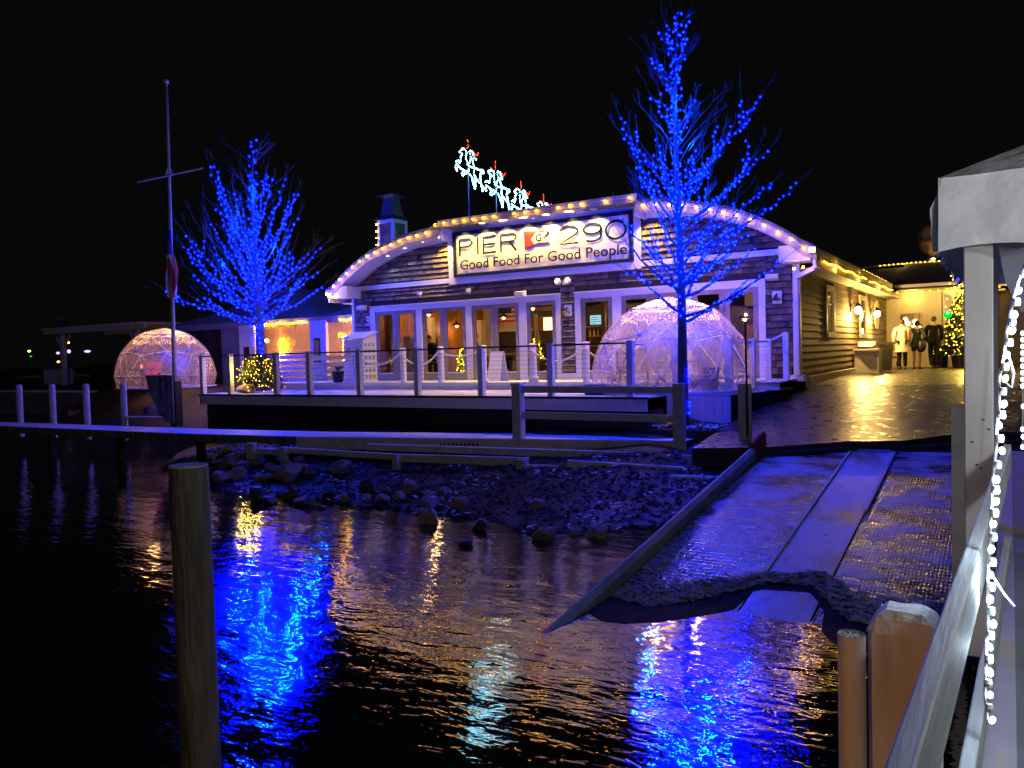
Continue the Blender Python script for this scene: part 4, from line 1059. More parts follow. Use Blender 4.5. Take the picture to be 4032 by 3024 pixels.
# ------------------------------------------------------------------ REINDEER outlines on poles
DEER = dict(
 ice=[[(240,380),(262,365),(285,350),(310,352),(335,362),(348,390),(345,430),(345,480),(342,540),(355,580),(372,610)],
      [(240,380),(245,400),(265,410),(290,440)], [(290,440),(262,480),(258,540),(235,580),(212,530),(185,570)], [(175,612),(205,612),(222,635),(195,650),(190,690),(200,722)], [(165,650),(180,670),(192,700)],
      [(225,640),(275,680),(330,708),(378,735),(330,765),(285,790),(268,745),(300,715)], [(378,600),(378,660),(380,735)], [(372,610),(400,560),(425,500),(415,460),(400,420),(400,385)],
      [(400,385),(425,385),(448,405),(462,430),(470,470),(495,500),(505,540)], [(470,480),(460,550),(465,610),(485,655)], [(380,630),(430,650),(485,655),(545,688),(590,705),(625,705),(635,740),(610,760),(578,722)],
      [(485,655),(475,720),(478,790),(500,880),(500,960),(498,1020)], [(400,760),(440,820),(465,880),(485,950),(492,1010)], [(580,722),(578,800),(592,880),(610,960),(625,1050)], [(478,790),(520,830),(560,890),(600,930),(612,990),(618,1050)]],
 red=[[(362,195),(372,250),(376,300),(362,345)], [(265,318),(290,335),(322,350)], [(430,372),(455,395),(482,432),(515,472),(540,440),(548,405)], [(228,392),(238,402)]])
_M3 = (dXc, dYc, dZc)
def ray_src(px, py):
    return (dXc*((px-2016)/3120) + dYc*(-(py-1512)/3120) + dZc)
def deer_pt(u, v):
    # outline traced once, laid out in the vertical plane X = -13.5 in metres
    r = ray_src(1750+u*.2411, 500+v*.2411); t = -13.5/r.x; p = EYE + r*t; return (p.y, p.z)
def deer(i, y, z, lab):
    t = thing('reindeer_light', (-13.5, y, z-2.0), lab, 'light figure', 'flying reindeer light figures on the roof')
    y0, z0 = deer_pt(372, 600)
    for kind, m, r in (('ice', 'e_ice', .025), ('red', 'e_red', .018)):
        wires = MB(); bulbs = MB()
        for ln in DEER[kind]:
            pts = [Vector((-13.5+.02*random.uniform(-1, 1), deer_pt(*p)[0]-y0+y, deer_pt(*p)[1]-z0+z)) for p in ln]
            wires.tube(pts, .006, 4)
            for a, b in zip(pts, pts[1:]):
                L = (b-a).length; n = max(1, int(L/.048))
                for k in range(n): bulbs.ball(a.lerp(b, (k+.5)/n)+Vector((random.uniform(-.012, .012), random.uniform(-.012, .012), random.uniform(-.012, .012))), r*random.uniform(.7, 1.25), 0)
        wires.build('frame' if kind == 'ice' else 'antler_frame', 'galv', t); bulbs.build('bulb' if kind == 'ice' else 'antler_bulb', m, t, kind='stuff')
    mb = MB(); mb.tube([(-13.5, y, out_z(-13.5)-.1 if y < 30 else 5), (-13.5, y, z)], .018, 6); mb.build('pole', 'galv', t)
deer(0, 19.5, 8.02, 'largest and highest reindeer light figure at the left end of the team')
deer(1, 21.0, 7.68, 'second reindeer light figure in the team')
deer(2, 22.5, 7.32, 'third reindeer light figure, its legs hidden behind the parapet')
deer(3, 24.0, 7.13, 'last reindeer light figure with only its head and antlers showing')

# ================================================================== GEODESIC DOMES
def dome(name, c, r, h, lab, seed, rotz=0.0, warm=10):
    t = thing(name, c, lab, 'dome tent')
    bm = bmesh.new(); bmesh.ops.create_icosphere(bm, subdivisions=2, radius=1)
    zc = h - r; rz = Matrix.Rotation(rotz, 3, 'Z')
    P = {v.index: rz @ v.co for v in bm.verts}
    pos = {k: Vector((c[0]+v.x*r, c[1]+v.y*r, c[2]+zc+v.z*r)) for k, v in P.items()}
    zmin = c[2]+.02
    for k in pos:
        if pos[k].z < zmin: pos[k] = Vector((pos[k].x, pos[k].y, max(pos[k].z, zmin)))
    low = lambda k: P[k].z*r + zc < -.30
    film = MB(); rnd = random.Random(seed)
    def sub(a, b, cc, d):
        if d == 0: film.poly([a, b, cc]); return
        def mid(p, q):
            m_ = (p+q)/2; o = (m_-Vector((c[0], c[1], c[2]+zc))); 
            return m_ + o.normalized()*((r-o.length)*.75 + .016*noise.noise(m_*3.1)-.004) if abs(o.length-r) < .3 and m_.z > c[2]+.05 else m_
        ab, bc_, ca = mid(a, b), mid(b, cc), mid(cc, a)
        sub(a, ab, ca, d-1); sub(ab, b, bc_, d-1); sub(ca, bc_, cc, d-1); sub(ab, bc_, ca, d-1)
    for f in bm.faces:
        ks = [v.index for v in f.verts]
        if all(low(k) for k in ks): continue
        a, b, d = [pos[k]+(pos[k]-Vector((c[0], c[1], c[2]+zc))).normalized()*.02 for k in ks]; sub(a, b, d, 2)
    fo = film.build('plastic_film', 'film', t, smooth=True)
    # weld for smooth wrinkles
    b2 = bmesh.new(); b2.from_mesh(fo.data); bmesh.ops.remove_doubles(b2, verts=b2.verts, dist=.002); b2.to_mesh(fo.data); b2.free()
    for e in bm.edges:
        a, b = e.verts[0].index, e.verts[1].index
        if low(a) and low(b): continue
        if (pos[a]-pos[b]).length < .05: continue
        mb = MB(); mb.tube([pos[a], pos[b]], .015, 5); mb.build('strut', 'strut', t)
    bm.free()
    mb = MB(); N = 30; ring = [(c[0]+r*.985*math.cos(2*math.pi*k/N), c[1]+r*.985*math.sin(2*math.pi*k/N), c[2]+.04) for k in range(N+1)]
    mb.tube(ring, .03, 5); mb.build('base_ring', 'strut', t)
    # fairy lights looped inside the crown
    s = thing('dome_fairy_lights', (c[0], c[1], c[2]+h-.6), 'tiny warm fairy lights looped inside the crown of the %s' % ('dome beside the bare tree' if seed == 1 else 'dome on the far left'), 'string lights')
    mb = MB(); cord = MB(); pts = []
    for ringz, rr, amp in ((h-.13, .52, .03), (h-.40, 1.0, .05), (h-.46, 1.02, .04), (h-.22, .78, .06)):
        for k in range(72):
            a = 2*math.pi*k/72; q = Vector((c[0]+rr*r/1.68*math.cos(a), c[1]+rr*r/1.68*math.sin(a), c[2]+ringz-amp*abs(math.sin(a*5))+rnd.uniform(-.02, .02)))
            mb.ball(q, rnd.uniform(.006, .0115), 0); pts.append(q)
    mb.build('bulb', 'e_fairy', s, kind='stuff'); cord.tube(pts, .003, 3); cord.build('cord', 'darkmetal', s)
    for k in range(3): lamp('light', 'POINT', (c[0]+.5*math.cos(k*2.1), c[1]+.5*math.sin(k*2.1), c[2]+h-.28), warm*1.2, (1, .48, .16), s, .03)
    return t
dome('garden_dome', (-6.0, 15.95, 1.5), 1.66, 1.98, 'clear plastic geodesic dome on the deck behind the bare tree, warm lights in its crown', 1, .25, 34)
dome('garden_dome', (-23.72, 16.3, 1.55), 1.56, 1.98, 'clear plastic geodesic dome on the far left shore with reddish glow', 2, .6, 24)
# furniture inside domes
def chair(x, y, z, rot, m, lab, grp):
    t = thing('dome_chair', (x, y, z), lab, 'chair', grp)
    mt = Matrix.Translation((x, y, z)) @ Matrix.Rotation(rot, 4, 'Z')
    def pb(name, a, b):
        mb = MB(); mb.box(a, b); mb.v = [mt @ v for v in mb.v]; mb.build(name, m, t)
    pb('seat', (-.25, -.25, .38), (.25, .25, .46)); pb('backrest', (-.25, .22, .46), (.25, .29, .9))
    for a in (-.23, .19):
        for b in (-.23, .19): pb('leg', (a, b, 0), (a+.04, b+.04, .38))
chair(-24.7, 16.45, 1.55, .8, 'red', 'dark red chair at the left inside the far dome', 'chairs in the far dome'); chair(-23.4, 16.8, 1.55, -.4, 'darkmetal', 'dark chair at the right inside the far dome', 'chairs in the far dome')
chair(-6.9, 16.1, 1.5, 1.2, 'doorframe', 'brown chair inside the deck dome', 'chairs in the deck dome')
t = thing('lantern', (-23.75, 15.45, 2.23), 'small orange glowing lantern inside the far left dome', 'lantern')
mb = MB(); mb.lathe((-23.75, 15.45, 2.23), [(.03, 0), (.05, .04), (.05, .1), (.02, .13)], 10); mb.build('glass', emis('orange_glow', (1, .18, .03), 3), t)
mb = MB(); mb.lathe((-23.75, 15.45, 1.57), [(.25, 0), (.04, .03), (.04, .6), (.4, .61), (.4, .65)], 16); solo(mb, 'round_table', 'darkmetal', 'small round pedestal table under the orange lantern in the far dome', 'table')
mb = MB(); mb.lathe((-5.9, 16.1, 1.5), [(.25, 0), (.04, .03), (.04, .6), (.45, .61), (.45, .65)], 16); solo(mb, 'round_table', 'doorframe', 'small round table inside the deck dome', 'table')
# low black box and planters by the right dome
fp = thing('fire_table', (-7.0, 14.75, 1.5), 'low black rectangular box with a snowy lid in front of the deck dome', 'fire table')
mb = MB(); mb.box((-7.35, 14.6, 1.5), (-6.35, 15.1, 1.70)); mb.build('body', 'blackwood', fp); mb = MB(); mb.box((-7.38, 14.57, 1.701), (-6.32, 15.13, 1.735)); mb.build('lid', 'snow', fp)
mb = MB(); mb.box((-7.34, 14.59, 1.60), (-6.36, 14.598, 1.615)); mb.build('groove', 'galv', fp)
pb_ = thing('barrel_planter', (-4.95, 15.32, 1.5), 'dark ribbed tapered planter behind the corner post', 'planter')
mb = MB(); mb.lathe((-4.98, 15.36, 1.5), [(.14, 0), (.21, .5), (.23, .52), (.19, .5)], 16); mb.build('tub', 'pot', pb_)
for k in range(6):
    mb = MB(); rr = .145+.011*k; mb.lathe((-4.98, 15.36, 1.55+k*.08), [(rr+.006, 0), (rr+.012, .008), (rr+.006, .016)], 16); mb.build('hoop', 'galv', pb_)
def grass_tuft(x, y, z, n, h, spread, lab, seed, pot=False):
    rnd = random.Random(seed); t = thing('ornamental_grass', (x, y, z), lab, 'plant')
    mb = MB()
    for k in range(n):
        a = rnd.uniform(0, 6.28); s = rnd.uniform(.3, 1)*spread; hh = h*rnd.uniform(.6, 1)
        pts = [(x, y, z)] + [(x+s*f*math.cos(a), y+s*f*math.sin(a), z+hh*(2*f-f*f*(1.0+.35*s/spread))) for f in (.35, .7, 1)]
        mb.tube(pts, [.004, .004, .003, .001], 3, False)
    mb.build('blades', 'straw', t, kind='stuff')
    if pot: mb = MB(); mb.lathe((x, y, z-.32), [(.14, 0), (.18, .3), (.2, .33), (.16, .31)], 14); mb.build('pot', 'pot', t)
grass_tuft(-5.25, 15.32, 1.5, 90, .55, .42, 'drooping dry ornamental grass beside the ribbed planter at the deck corner', 4)
grass_tuft(-16.55, 16.95, 2.0, 120, .22, .24, 'rounded potted dry grass beside the white cabinet', 5, True)

# ================================================================== BARE TREES WRAPPED IN BLUE LIGHTS
def bare_tree(base, height, tr, tips, px, ux, seed, lab, slab, nb, bulb_r, wrap_from, spacing, twigs, lamps, lampE):
    rnd = random.Random(seed); t = thing('bare_tree', base, lab, 'tree')
    B = Vector(base); U = Vector((.849, .528, 0)).normalized(); V = Vector((-.528, .849, 0)).normalized()
    mb = MB(); N = 14; tr_pts = []; rad = []
    for i in range(N+1):
        f = i/N; tr_pts.append(B + Vector((.05*math.sin(f*7)*f, .04*math.cos(f*5)*f, height*f))); rad.append(max(.008, tr*(1-f)**.85*(1.25 if i == 0 else 1)))
    mb.tube(tr_pts, rad, 9); mb.build('trunk', 'bark', t, smooth=True)
    def trunk(z):
        f = (z-B.z)/height*N; i = max(0, min(N-1, int(f))); return tr_pts[i].lerp(tr_pts[i+1], f-i)
    limbs = MB(); fine = MB(); lit = []
    def curve(p, q, lift, n=9):
        c = p.lerp(q, .5) + Vector((0, 0, -lift)); o = []
        for i in range(n+1):
            f = i/n; o.append(p*(1-f)**2 + c*2*f*(1-f) + q*f*f + Vector((rnd.uniform(-1, 1), rnd.uniform(-1, 1), rnd.uniform(-1, 1)))*.028)
        o[0] = p; return o
    def twig(p, d, L, depth, r):
        q = p + d*L; pts = [p, p.lerp(q, .5)+Vector((rnd.uniform(-1, 1), rnd.uniform(-1, 1), rnd.uniform(-.3, 1)))*L*.06, q]
        fine.tube(pts, [r, r*.7, r*.3], 3, False)
        if depth:
            for k in range(rnd.randint(2, 3)):
                f = rnd.uniform(.35, .95); dd = (d + Vector((rnd.uniform(-.6, .6), rnd.uniform(-.6, .6), rnd.uniform(-.1, .6)))).normalized()
                twig(p.lerp(q, f), dd, L*rnd.uniform(.35, .6), depth-1, r*.6)
    allb = []
    for (tx, tz, sz, full) in tips:
        depth = rnd.uniform(-.75, .75)*abs(tx)*.9 + rnd.uniform(-.15, .15)
        p = trunk(sz); q = Vector((B.x, B.y, 0)) + U*tx + V*depth + Vector((0, 0, tz)); lift = (q-p).length*.13
        pts = curve(p, q, lift); r0 = max(.012, tr*.34*(1-(sz-B.z)/height)+.006)
        limbs.tube(pts, [lerp(r0, .006, i/(len(pts)-1)) for i in range(len(pts))], 6, False)
        lit.append((pts, full)); d = (pts[-1]-pts[-3]).normalized()
        twig(pts[-1], d, .35*px, 2, .006)
        for k in range(2):
            i = rnd.randint(3, 7); dd = (pts[i+1]-pts[i]).normalized() + Vector((rnd.uniform(-.7, .7), rnd.uniform(-.7, .7), rnd.uniform(0, .5))); dd.normalize()
            L = rnd.uniform(.35, .8)*px
            if rnd.random() < .6:
                e = pts[i] + dd*L; c2 = curve(pts[i], e, L*.1, 5); limbs.tube(c2, [.009, .008, .007, .006, .005, .004], 4, False); lit.append((c2, full*.8)); twig(e, dd, L*.5, 1, .004)
            else: twig(pts[i], dd, L, 2, .006)
    for k in range(twigs):
        z = B.z + height*rnd.uniform(.30, .97); a = rnd.uniform(0, 6.28); f = 1-(z-B.z)/height
        d = Vector((math.cos(a), math.sin(a), rnd.uniform(.5, 1.3))).normalized(); twig(trunk(z), d, (.5+1.9*f)*px*rnd.uniform(.6, 1), 3, .010)
    limbs.build('limb', 'bark', t, smooth=True, kind='stuff'); fine.build('twig', 'bark', t, kind='stuff')
    s = thing('tree_string_lights', base, slab, 'string lights')
    bulbs = MB(); cores = MB(); cord = MB(); cnt = 0
    def wrap(pts, r, sp, keep=1.0):
        nonlocal cnt
        L = 0; prev = None; cp = []
        tot = sum((b-a).length for a, b in zip(pts, pts[1:])); n = max(2, int(tot/sp)); ph = rnd.uniform(0, 6)
        for i in range(n+1):
            g = i/n*(len(pts)-1); k = min(len(pts)-2, int(g)); p = pts[k].lerp(pts[k+1], g-k); d = (pts[k+1]-pts[k]).normalized()
            u = d.orthogonal().normalized(); w = d.cross(u); a = ph+i*1.9; rr = r + rnd.uniform(.012, .04)
            q = p + (u*math.cos(a)+w*math.sin(a))*rr + Vector((rnd.uniform(-1, 1), rnd.uniform(-1, 1), rnd.uniform(-1, 1)))*.012
            if i/n > keep: break
            rr_ = bulb_r*rnd.uniform(.7, 1.2); bulbs.ball(q, rr_, 1, (1, 1, 1.15)); cores.ball(q, rr_*.52, 0); cp.append(q); cnt += 1
        if len(cp) > 1: cord.tube(cp, .003, 3, False)
    zs_ = [z for z in tr_pts if z.z > wrap_from]
    wrap([trunk(wrap_from)] + zs_, tr*.5, spacing*.62); wrap([trunk(wrap_from)] + zs_[:-2], tr*.7, spacing*.8)
    for pts, full in lit: wrap(pts, .012, spacing, full)
    extra = nb(rnd, trunk, bulbs) if nb else None
    bulbs.build('bulb', 'e_blue', s, kind='stuff'); cores.build('bulb_core', 'e_core', s, kind='stuff'); cord.build('cord', 'darkmetal', s)
    for k in range(lamps):
        f = (k+.5)/lamps; z = lerp(wrap_from+.1, B.z+height*.8, f); a = k*2.4; rr = (1-f)*1.25*px*.75+.12
        p = trunk(z)+U*rr*math.cos(a)+V*rr*math.sin(a)+Vector((0, 0, .3)); lamp('light', 'POINT', p, lampE, BLUE, s, .02)
    return t
# right tree: offsets measured from its trunk, metres
def rt(x, y): return ((x-1470)*.0088, 2.4+(757-y)*.0088)
def mk(tipsV, conv):
    o = []
    for (x, y, s, *f) in tipsV:
        tx, tz = conv(x, y); _, sz = conv(x, s); o.append((tx, tz, sz, f[0] if f else 1.0))
    return o
RT = mk([(1348, 275, 440), (1612, 268, 430), (1500, 62, 200), (1452, 85, 200), (1412, 150, 235, .8), (1430, 232, 320), (1508, 238, 330), (1585, 300, 430), (1672, 408, 540), (1692, 432, 565), (1600, 392, 500), (1625, 372, 495),
         (1385, 372, 500), (1345, 300, 470, .95), (1350, 480, 610), (1338, 520, 640, .95), (1362, 590, 680, .9), (1400, 430, 560), (1420, 330, 480), (1640, 545, 650), (1615, 520, 620), (1655, 585, 690), (1632, 612, 700), (1550, 330, 470), (1530, 430, 560), (1560, 455, 590), (1590, 480, 610), (1610, 500, 625), (1545, 500, 630), (1400, 520, 650), (1430, 470, 600), (1505, 360, 480), (1520, 540, 660), (1440, 390, 520)], rt)
def trunk_bottom(rnd, trunk, bulbs):
    for dz in (1.2, 1.33, 1.40, 1.78, 1.9, 2.0):
        bulbs.ball(trunk(dz)+Vector((.13, -.04, 0)), .024, 1)
bare_tree((-5.12, 14.22, 0.95), 7.62, .105, RT, 1.0, 1, 11, 'tall bare tree wrapped in bright blue lights in front of the restaurant', 'dense bright blue bulbs wound round the tall tree in front of the restaurant', trunk_bottom, .0175, 3.0, .088, 26, 12, 62)
def ltc(x, y): return ((x-553)*.0137, 2.4+(776-y)*.0137)
LT = mk([(390, 632, 690), (396, 530, 670), (402, 545, 680), (440, 478, 640), (437, 520, 660), (474, 366, 600), (480, 380, 590), (492, 440, 620), (522, 455, 590), (546, 385, 480), (575, 400, 520), (592, 396, 520), (620, 398, 560), (630, 420, 580), (655, 443, 600), (640, 480, 620), (690, 545, 650), (660, 555, 640), (672, 590, 668), (686, 622, 690), (600, 470, 600), (500, 500, 640), (470, 540, 660), (430, 590, 680), (420, 640, 700), (450, 650, 705), (620, 520, 650), (610, 560, 670), (520, 560, 670), (480, 600, 690), (640, 560, 665), (590, 600, 690), (560, 470, 600), (535, 520, 640), (575, 540, 660), (500, 420, 600), (610, 640, 705), (405, 590, 680), (465, 470, 640), (640, 610, 690)], ltc)
def base_bulbs(rnd, trunk, bulbs):
    for k in range(26): bulbs.ball(trunk(rnd.uniform(2.3, 3.4))+Vector((rnd.uniform(-.2, .25), -.12, 0)), .03, 1)
bare_tree((-18.44, 15.75, 1.45), 7.3, .15, LT, 1.45, 1, 21, 'rounded bare tree wrapped in blue lights in front of the tents at left', 'dense blue bulbs wound round the tree at left by the tents', base_bulbs, .0235, 3.3, .145, 26, 12, 74)

# ================================================================== LEFT SIDE
# bush of pine boughs full of golden lights with a rock beneath
rnd = random.Random(5)
t = thing('pine_bush', (-17.6, 14.9, 1.5), 'low pine bush full of golden fairy lights behind the left end of the railing', 'bush')
mb = MB(); bl_ = MB()
for k in range(1500):
    a = rnd.uniform(0, 6.28); e = rnd.uniform(0, 1.5); rr = rnd.uniform(.55, 1.0)
    c = Vector((-17.6+.62*rr*math.cos(a)*math.cos(e)+.1, 14.9+.5*rr*math.sin(a)*math.cos(e), 1.55+.95*rr*math.sin(e)))
    d = Vector((math.cos(a)+rnd.uniform(-.5, .5), math.sin(a)+rnd.uniform(-.5, .5), rnd.uniform(-.3, .9))).normalized()
    s = d.orthogonal().normalized()*.022; q = c+d*rnd.uniform(.1, .24); mb.poly([c-s, c+s, q]); s2_ = d.cross(s).normalized()*.02; mb.poly([c-s2_, c+s2_, q])
    if rnd.random() < .16: bl_.ball(q+Vector((.02, -.03, 0)), rnd.uniform(.009, .017), 0)
mb.build('foliage', 'pine', t)
s = bl_.build('fairy_lights', 'e_warm2', t, kind='stuff')
for k in range(3): lamp('light', 'POINT', (-17.6+.3*k-.2, 14.33, 2.0+.1*k), 10.0, (1, .62, .12), t, .03)

def rock_mesh(seed, sub=2, flat=.7, jag=.32):
    vs, fs = ICO[sub]; rnd = random.Random(seed); off = Vector((rnd.uniform(0, 90), rnd.uniform(0, 90), rnd.uniform(0, 90)))
    planes = [(Vector((rnd.gauss(0, 1), rnd.gauss(0, 1), rnd.gauss(0, 1))).normalized(), rnd.uniform(.42, .78)) for _ in range(11)]
    out = []
    for v in vs:
        p = v.normalized()*(1+jag*.5*noise.noise(v*1.3+off))
        for n, d in planes:
            e = p.dot(n)-d
            if e > 0: p = p - n*e
        p += v*.04*noise.noise(v*5+off)
        out.append(Vector((p.x, p.y*.85, p.z*flat)))
    me = bpy.data.meshes.new('rock'); me.from_pydata(out, [], fs); me.materials.append(M['rock']); return me
ROCKM = [rock_mesh(i, 3, random.uniform(.55, .85)) for i in range(10)]
DARKM = []
for i in range(4):
    m_ = rock_mesh(50+i, 3, random.uniform(.5, .7)); m_.materials.clear(); m_.materials.append(M['darkrock']); DARKM.append(m_)
def on_ground(px, py):
    r = ray_src(px, py); t = 4.0
    for i in range(900):
        p = EYE + r*t
        if p.z <= max(ground_z(p.x, p.y), WATER-.02): return p
        t += .03
    return EYE + r*t
def rock(px, py, w, me, lab, group=None, sink=.22):
    p = on_ground(px, py); d = (p-EYE).length; s = w/3120*d/2*1.08
    o = inst('rock', me, (p.x, p.y, p.z+s*(.55-sink)), rot=(random.uniform(-.3, .3), random.uniform(-.3, .3), random.uniform(0, 6.28)), scale=(s, s, s*random.uniform(.85, 1.15)))
    return tag(o, lab, 'rock', group)
Z8 = lambda x, y: (850+x*.4973, 1600+y*.4973)
ORD = {2: 'blocky grey third', 3: 'broad low left-hand', 4: 'rough half buried inner', 7: 'smooth sloping middle', 8: 'pale back row', 9: 'tilted central', 10: 'small low front', 12: 'wide far left', 13: 'flat topped back left', 14: 'shadowed front left', 15: 'lowest leftmost', 16: 'chunky front middle'}
PILE = [(390, 430, 110), (300, 460, 130), (210, 500, 130), (120, 480, 120), (460, 520, 90), (560, 590, 190), (715, 540, 130), (560, 500, 100), (500, 430, 90), (430, 490, 90), (330, 590, 80), (100, 380, 90), (50, 470, 110), (250, 420, 90), (160, 570, 120), (60, 600, 130), (420, 590, 110)]
for i, (x, y, w) in enumerate(PILE):
    big = {5: 'slanted brown boulder with a lit face at the right foot of the rock pile', 6: 'squarish pinkish boulder at the right end of the rock pile', 1: 'rounded pinkish boulder at the top of the rock pile', 11: 'small rounded stone at the upper left of the rock pile', 0: 'pale pointed stone at the crest of the rock pile'}
    rock(*Z8(x, y), w*.5*1.35, ROCKM[i % 10], big.get(i, '%s stone in the rock pile by the dark piling' % ORD.get(i, '')), 'stones in the shore rock pile')
SHR = [(650, 445, 110, 'flat snowy-topped stone just right of the rock pile'), (985, 530, 210, 'flat pale slab lying alone under the timbers'), (1965, 590, 95, 'small rounded snowy boulder standing alone under the timbers at right'),
       (1350, 690, 100, 'yellowish lit stone left of the large dark boulder'), (1520, 690, 200, 'large dark boulder with a yellowish top in the middle of the shore'), (1670, 710, 120, 'round stone with a golden top right of the large dark boulder'),
       (1800, 690, 120, 'low round stone with faint golden top'), (1790, 750, 80, 'small blue-lit stone by the waterline'), (1715, 800, 190, 'big cracked stone with a golden flat top at the waterline'), (1690, 930, 250, 'largest smooth boulder standing in the water with a blue side'),
       (1180, 740, 110, 'small blue-edged flat stone in the middle of the shore'), (1320, 760, 150, 'long low pale stone near the waterline'), (1020, 760, 130, 'rounded grey stone near the waterline'), (1930, 800, 170, 'broad blue-lit stone near the waterline at right'),
       (1450, 740, 120, 'squat grey stone in front of the large dark boulder'), (1880, 610, 60, 'tiny blue-lit stone on the shore litter')]
for i, (x, y, w, l) in enumerate(SHR): rock(*Z8(x, y), w*.5, ROCKM[(i*3+1) % 10], l)
DRK = [(700, 790, 180, 'dark wet boulder with a sharp lit edge at the waterline below the rock pile'), (600, 740, 160, 'dark wet boulder behind the sharp edged one'), (330, 750, 230, 'broad black boulder reaching into the blue reflection'), (430, 780, 150, 'black boulder at the edge of the blue reflection'), (830, 820, 90, 'small black stone at the waterline'),
       (1200, 690, 210, 'black angular boulder on the middle of the shore'), (2090, 990, 190, 'dark flat boulder awash at right of the shore'), (1985, 1110, 130, 'small blue-topped rock alone in the water with ripples round it'), (900, 720, 150, 'black boulder between the pile and the flat slab'), (20, 560, 160, 'black boulder right behind the dark piling')]
for i, (x, y, w, l) in enumerate(DRK): rock(*Z8(x, y), w*.52, DARKM[i % 4], l)
Z9 = lambda x, y: (1900+x*.6329, 1500+y*.6329)
for x, y, w, l in ((365, 990, 170, 'angular blue-lit rock at the waterline left of the ramp'), (570, 960, 90, 'small dark round rock at the waterline left of the ramp'), (715, 985, 180, 'broad triangular blue-lit rock in the shallows by the ramp'), (340, 790, 110, 'rounded dark rock half buried in shore litter')):
    rock(*Z9(x, y), w*.62, ROCKM[int(x) % 10], l)
# gravel, litter and snow scraps on the shore
rnd = random.Random(9)
gv = MB(); lf = MB(); sn = MB()
for k in range(14000):
    x = rnd.uniform(-17, -3.6); s0 = interp(x, SHORE); y = s0 + rnd.uniform(-.5, 3.6)**1.0
    z = ground_z(x, y)
    if z < WATER-.03: continue
    q = rnd.random(); n = noise.noise(Vector((x*1.1, y*1.6, 2)))
    if q < .35:
        r = rnd.uniform(.012, .045); gv.ball((x, y, z+r*.3), r, 0, (1.2, .9, .6))
    else:
        a = rnd.uniform(0, 3.14); L = rnd.uniform(.03, .075); w = L*rnd.uniform(.3, .7); up = rnd.uniform(0, .035)
        d = Vector((math.cos(a), math.sin(a), rnd.uniform(-.3, .3)))*L; e = Vector((-math.sin(a), math.cos(a), rnd.uniform(-.4, .4)))*w; c = Vector((x, y, z+.02+up))
        (sn if n > .2-.018*(x+12) and q < .6 else lf).poly([c-d, c+e*.6, c+d, c-e*.6])
tag(gv.build('gravel', 'gravel'), kind='stuff'); tag(lf.build('leaf_litter', 'litter'), kind='stuff'); tag(sn.build('snow_scraps', 'snow'), kind='stuff')
# planting bed litter behind the walkway and below the deck corner
lf = MB(); sn = MB()
for k in range(3500):
    x = rnd.uniform(-5.9, -4.4); y = rnd.uniform(14.1, 15.1)
    if x > interp(y, [(12.7, -4.45), (14.9, -4.42), (17, -4.1)]): continue
    a = rnd.uniform(0, 3.14); L = rnd.uniform(.03, .08); c = Vector((x, y, .90+.03*noise.noise(Vector((x*3, y*3, 0)))+rnd.uniform(0, .05)))
    d = Vector((math.cos(a), math.sin(a), rnd.uniform(-.5, .5)))*L; e = Vector((-math.sin(a), math.cos(a), rnd.uniform(-.5, .5)))*L*.5
    (lf if k % 3 else sn).poly([c-d, c+e, c+d, c-e])
tag(lf.build('leaf_litter', 'litter'), kind='stuff'); tag(sn.build('snow_scraps', 'snow'), kind='stuff')
mb = MB(); mb.box((-5.95, 13.95, .5), (-4.35, 15.12, .90)); tag(mb.build('planting_bed', 'mud'), kind='structure')
# frosted weed washed over the lower ramp
wd = MB(); wb = MB()
for k in range(5200):
    x = rnd.uniform(-3.34, .3); base = interp(x, [(-3.4, 7.1), (-2.9, 6.95), (-2.5, 7.35), (-2.0, 7.95), (-1.6, 8.0), (-1.2, 7.35), (-.6, 7.3), (.3, 7.6)])
    y = base + abs(rnd.gauss(0, .38)) - .08 + .14*noise.noise(Vector((x*6, 3, 1))); wide = interp(x, [(-3.35, 1.9), (-2.6, .7), (-1.9, .25), (-.9, .9), (.3, 1.2)])
    if y - base > wide: continue
    z = max(ramp_z(y), WATER)+.006 + rnd.uniform(0, .018)
    a = rnd.uniform(0, 3.14); L = rnd.uniform(.02, .06); d = Vector((math.cos(a), math.sin(a)*.6, rnd.uniform(-.4, .4)))*L; e = Vector((-math.sin(a), math.cos(a), rnd.uniform(-.3, .6)))*L*.45; c = Vector((x, y, z))
    (wb if y < base+.02 else wd).poly([c-d, c+e, c+d, c-e])
for k in range(3200):
    y = rnd.uniform(7.2, 12.6); x = -3.345 + abs(rnd.gauss(0, .05+.22*max(0, (9.2-y)/2.2)))
    if x > -2.2 or noise.noise(Vector((x*2, y*2.2, 7))) < -.12: continue
    a = rnd.uniform(0, 3.14); L = rnd.uniform(.012, .04); c = Vector((x, y, ramp_z(y)+.008+rnd.uniform(0, .02))); d = Vector((math.cos(a), math.sin(a), rnd.uniform(-.3, .3)))*L; e = Vector((-math.sin(a), math.cos(a), rnd.uniform(-.3, .5)))*L*.5
    wd.poly([c-d, c+e, c+d, c-e])
for k in range(420):
    y = rnd.uniform(8.2, 13.2); x = rnd.uniform(-3.3, .2); a = rnd.uniform(0, 3.14); L = rnd.uniform(.01, .032); c = Vector((x, y, ramp_z(y)+.01)); d = Vector((math.cos(a), math.sin(a), 0.1))*L; e = Vector((-math.sin(a), math.cos(a), .15))*L*.7
    wd.poly([c-d, c+e*.6, c+d, c-e])
tag(wd.build('frosted_weed', 'weed'), kind='stuff')
mb = MB(); pr = []  # flat black band: shade on the wet ramp foot, painted as colour
N = 60
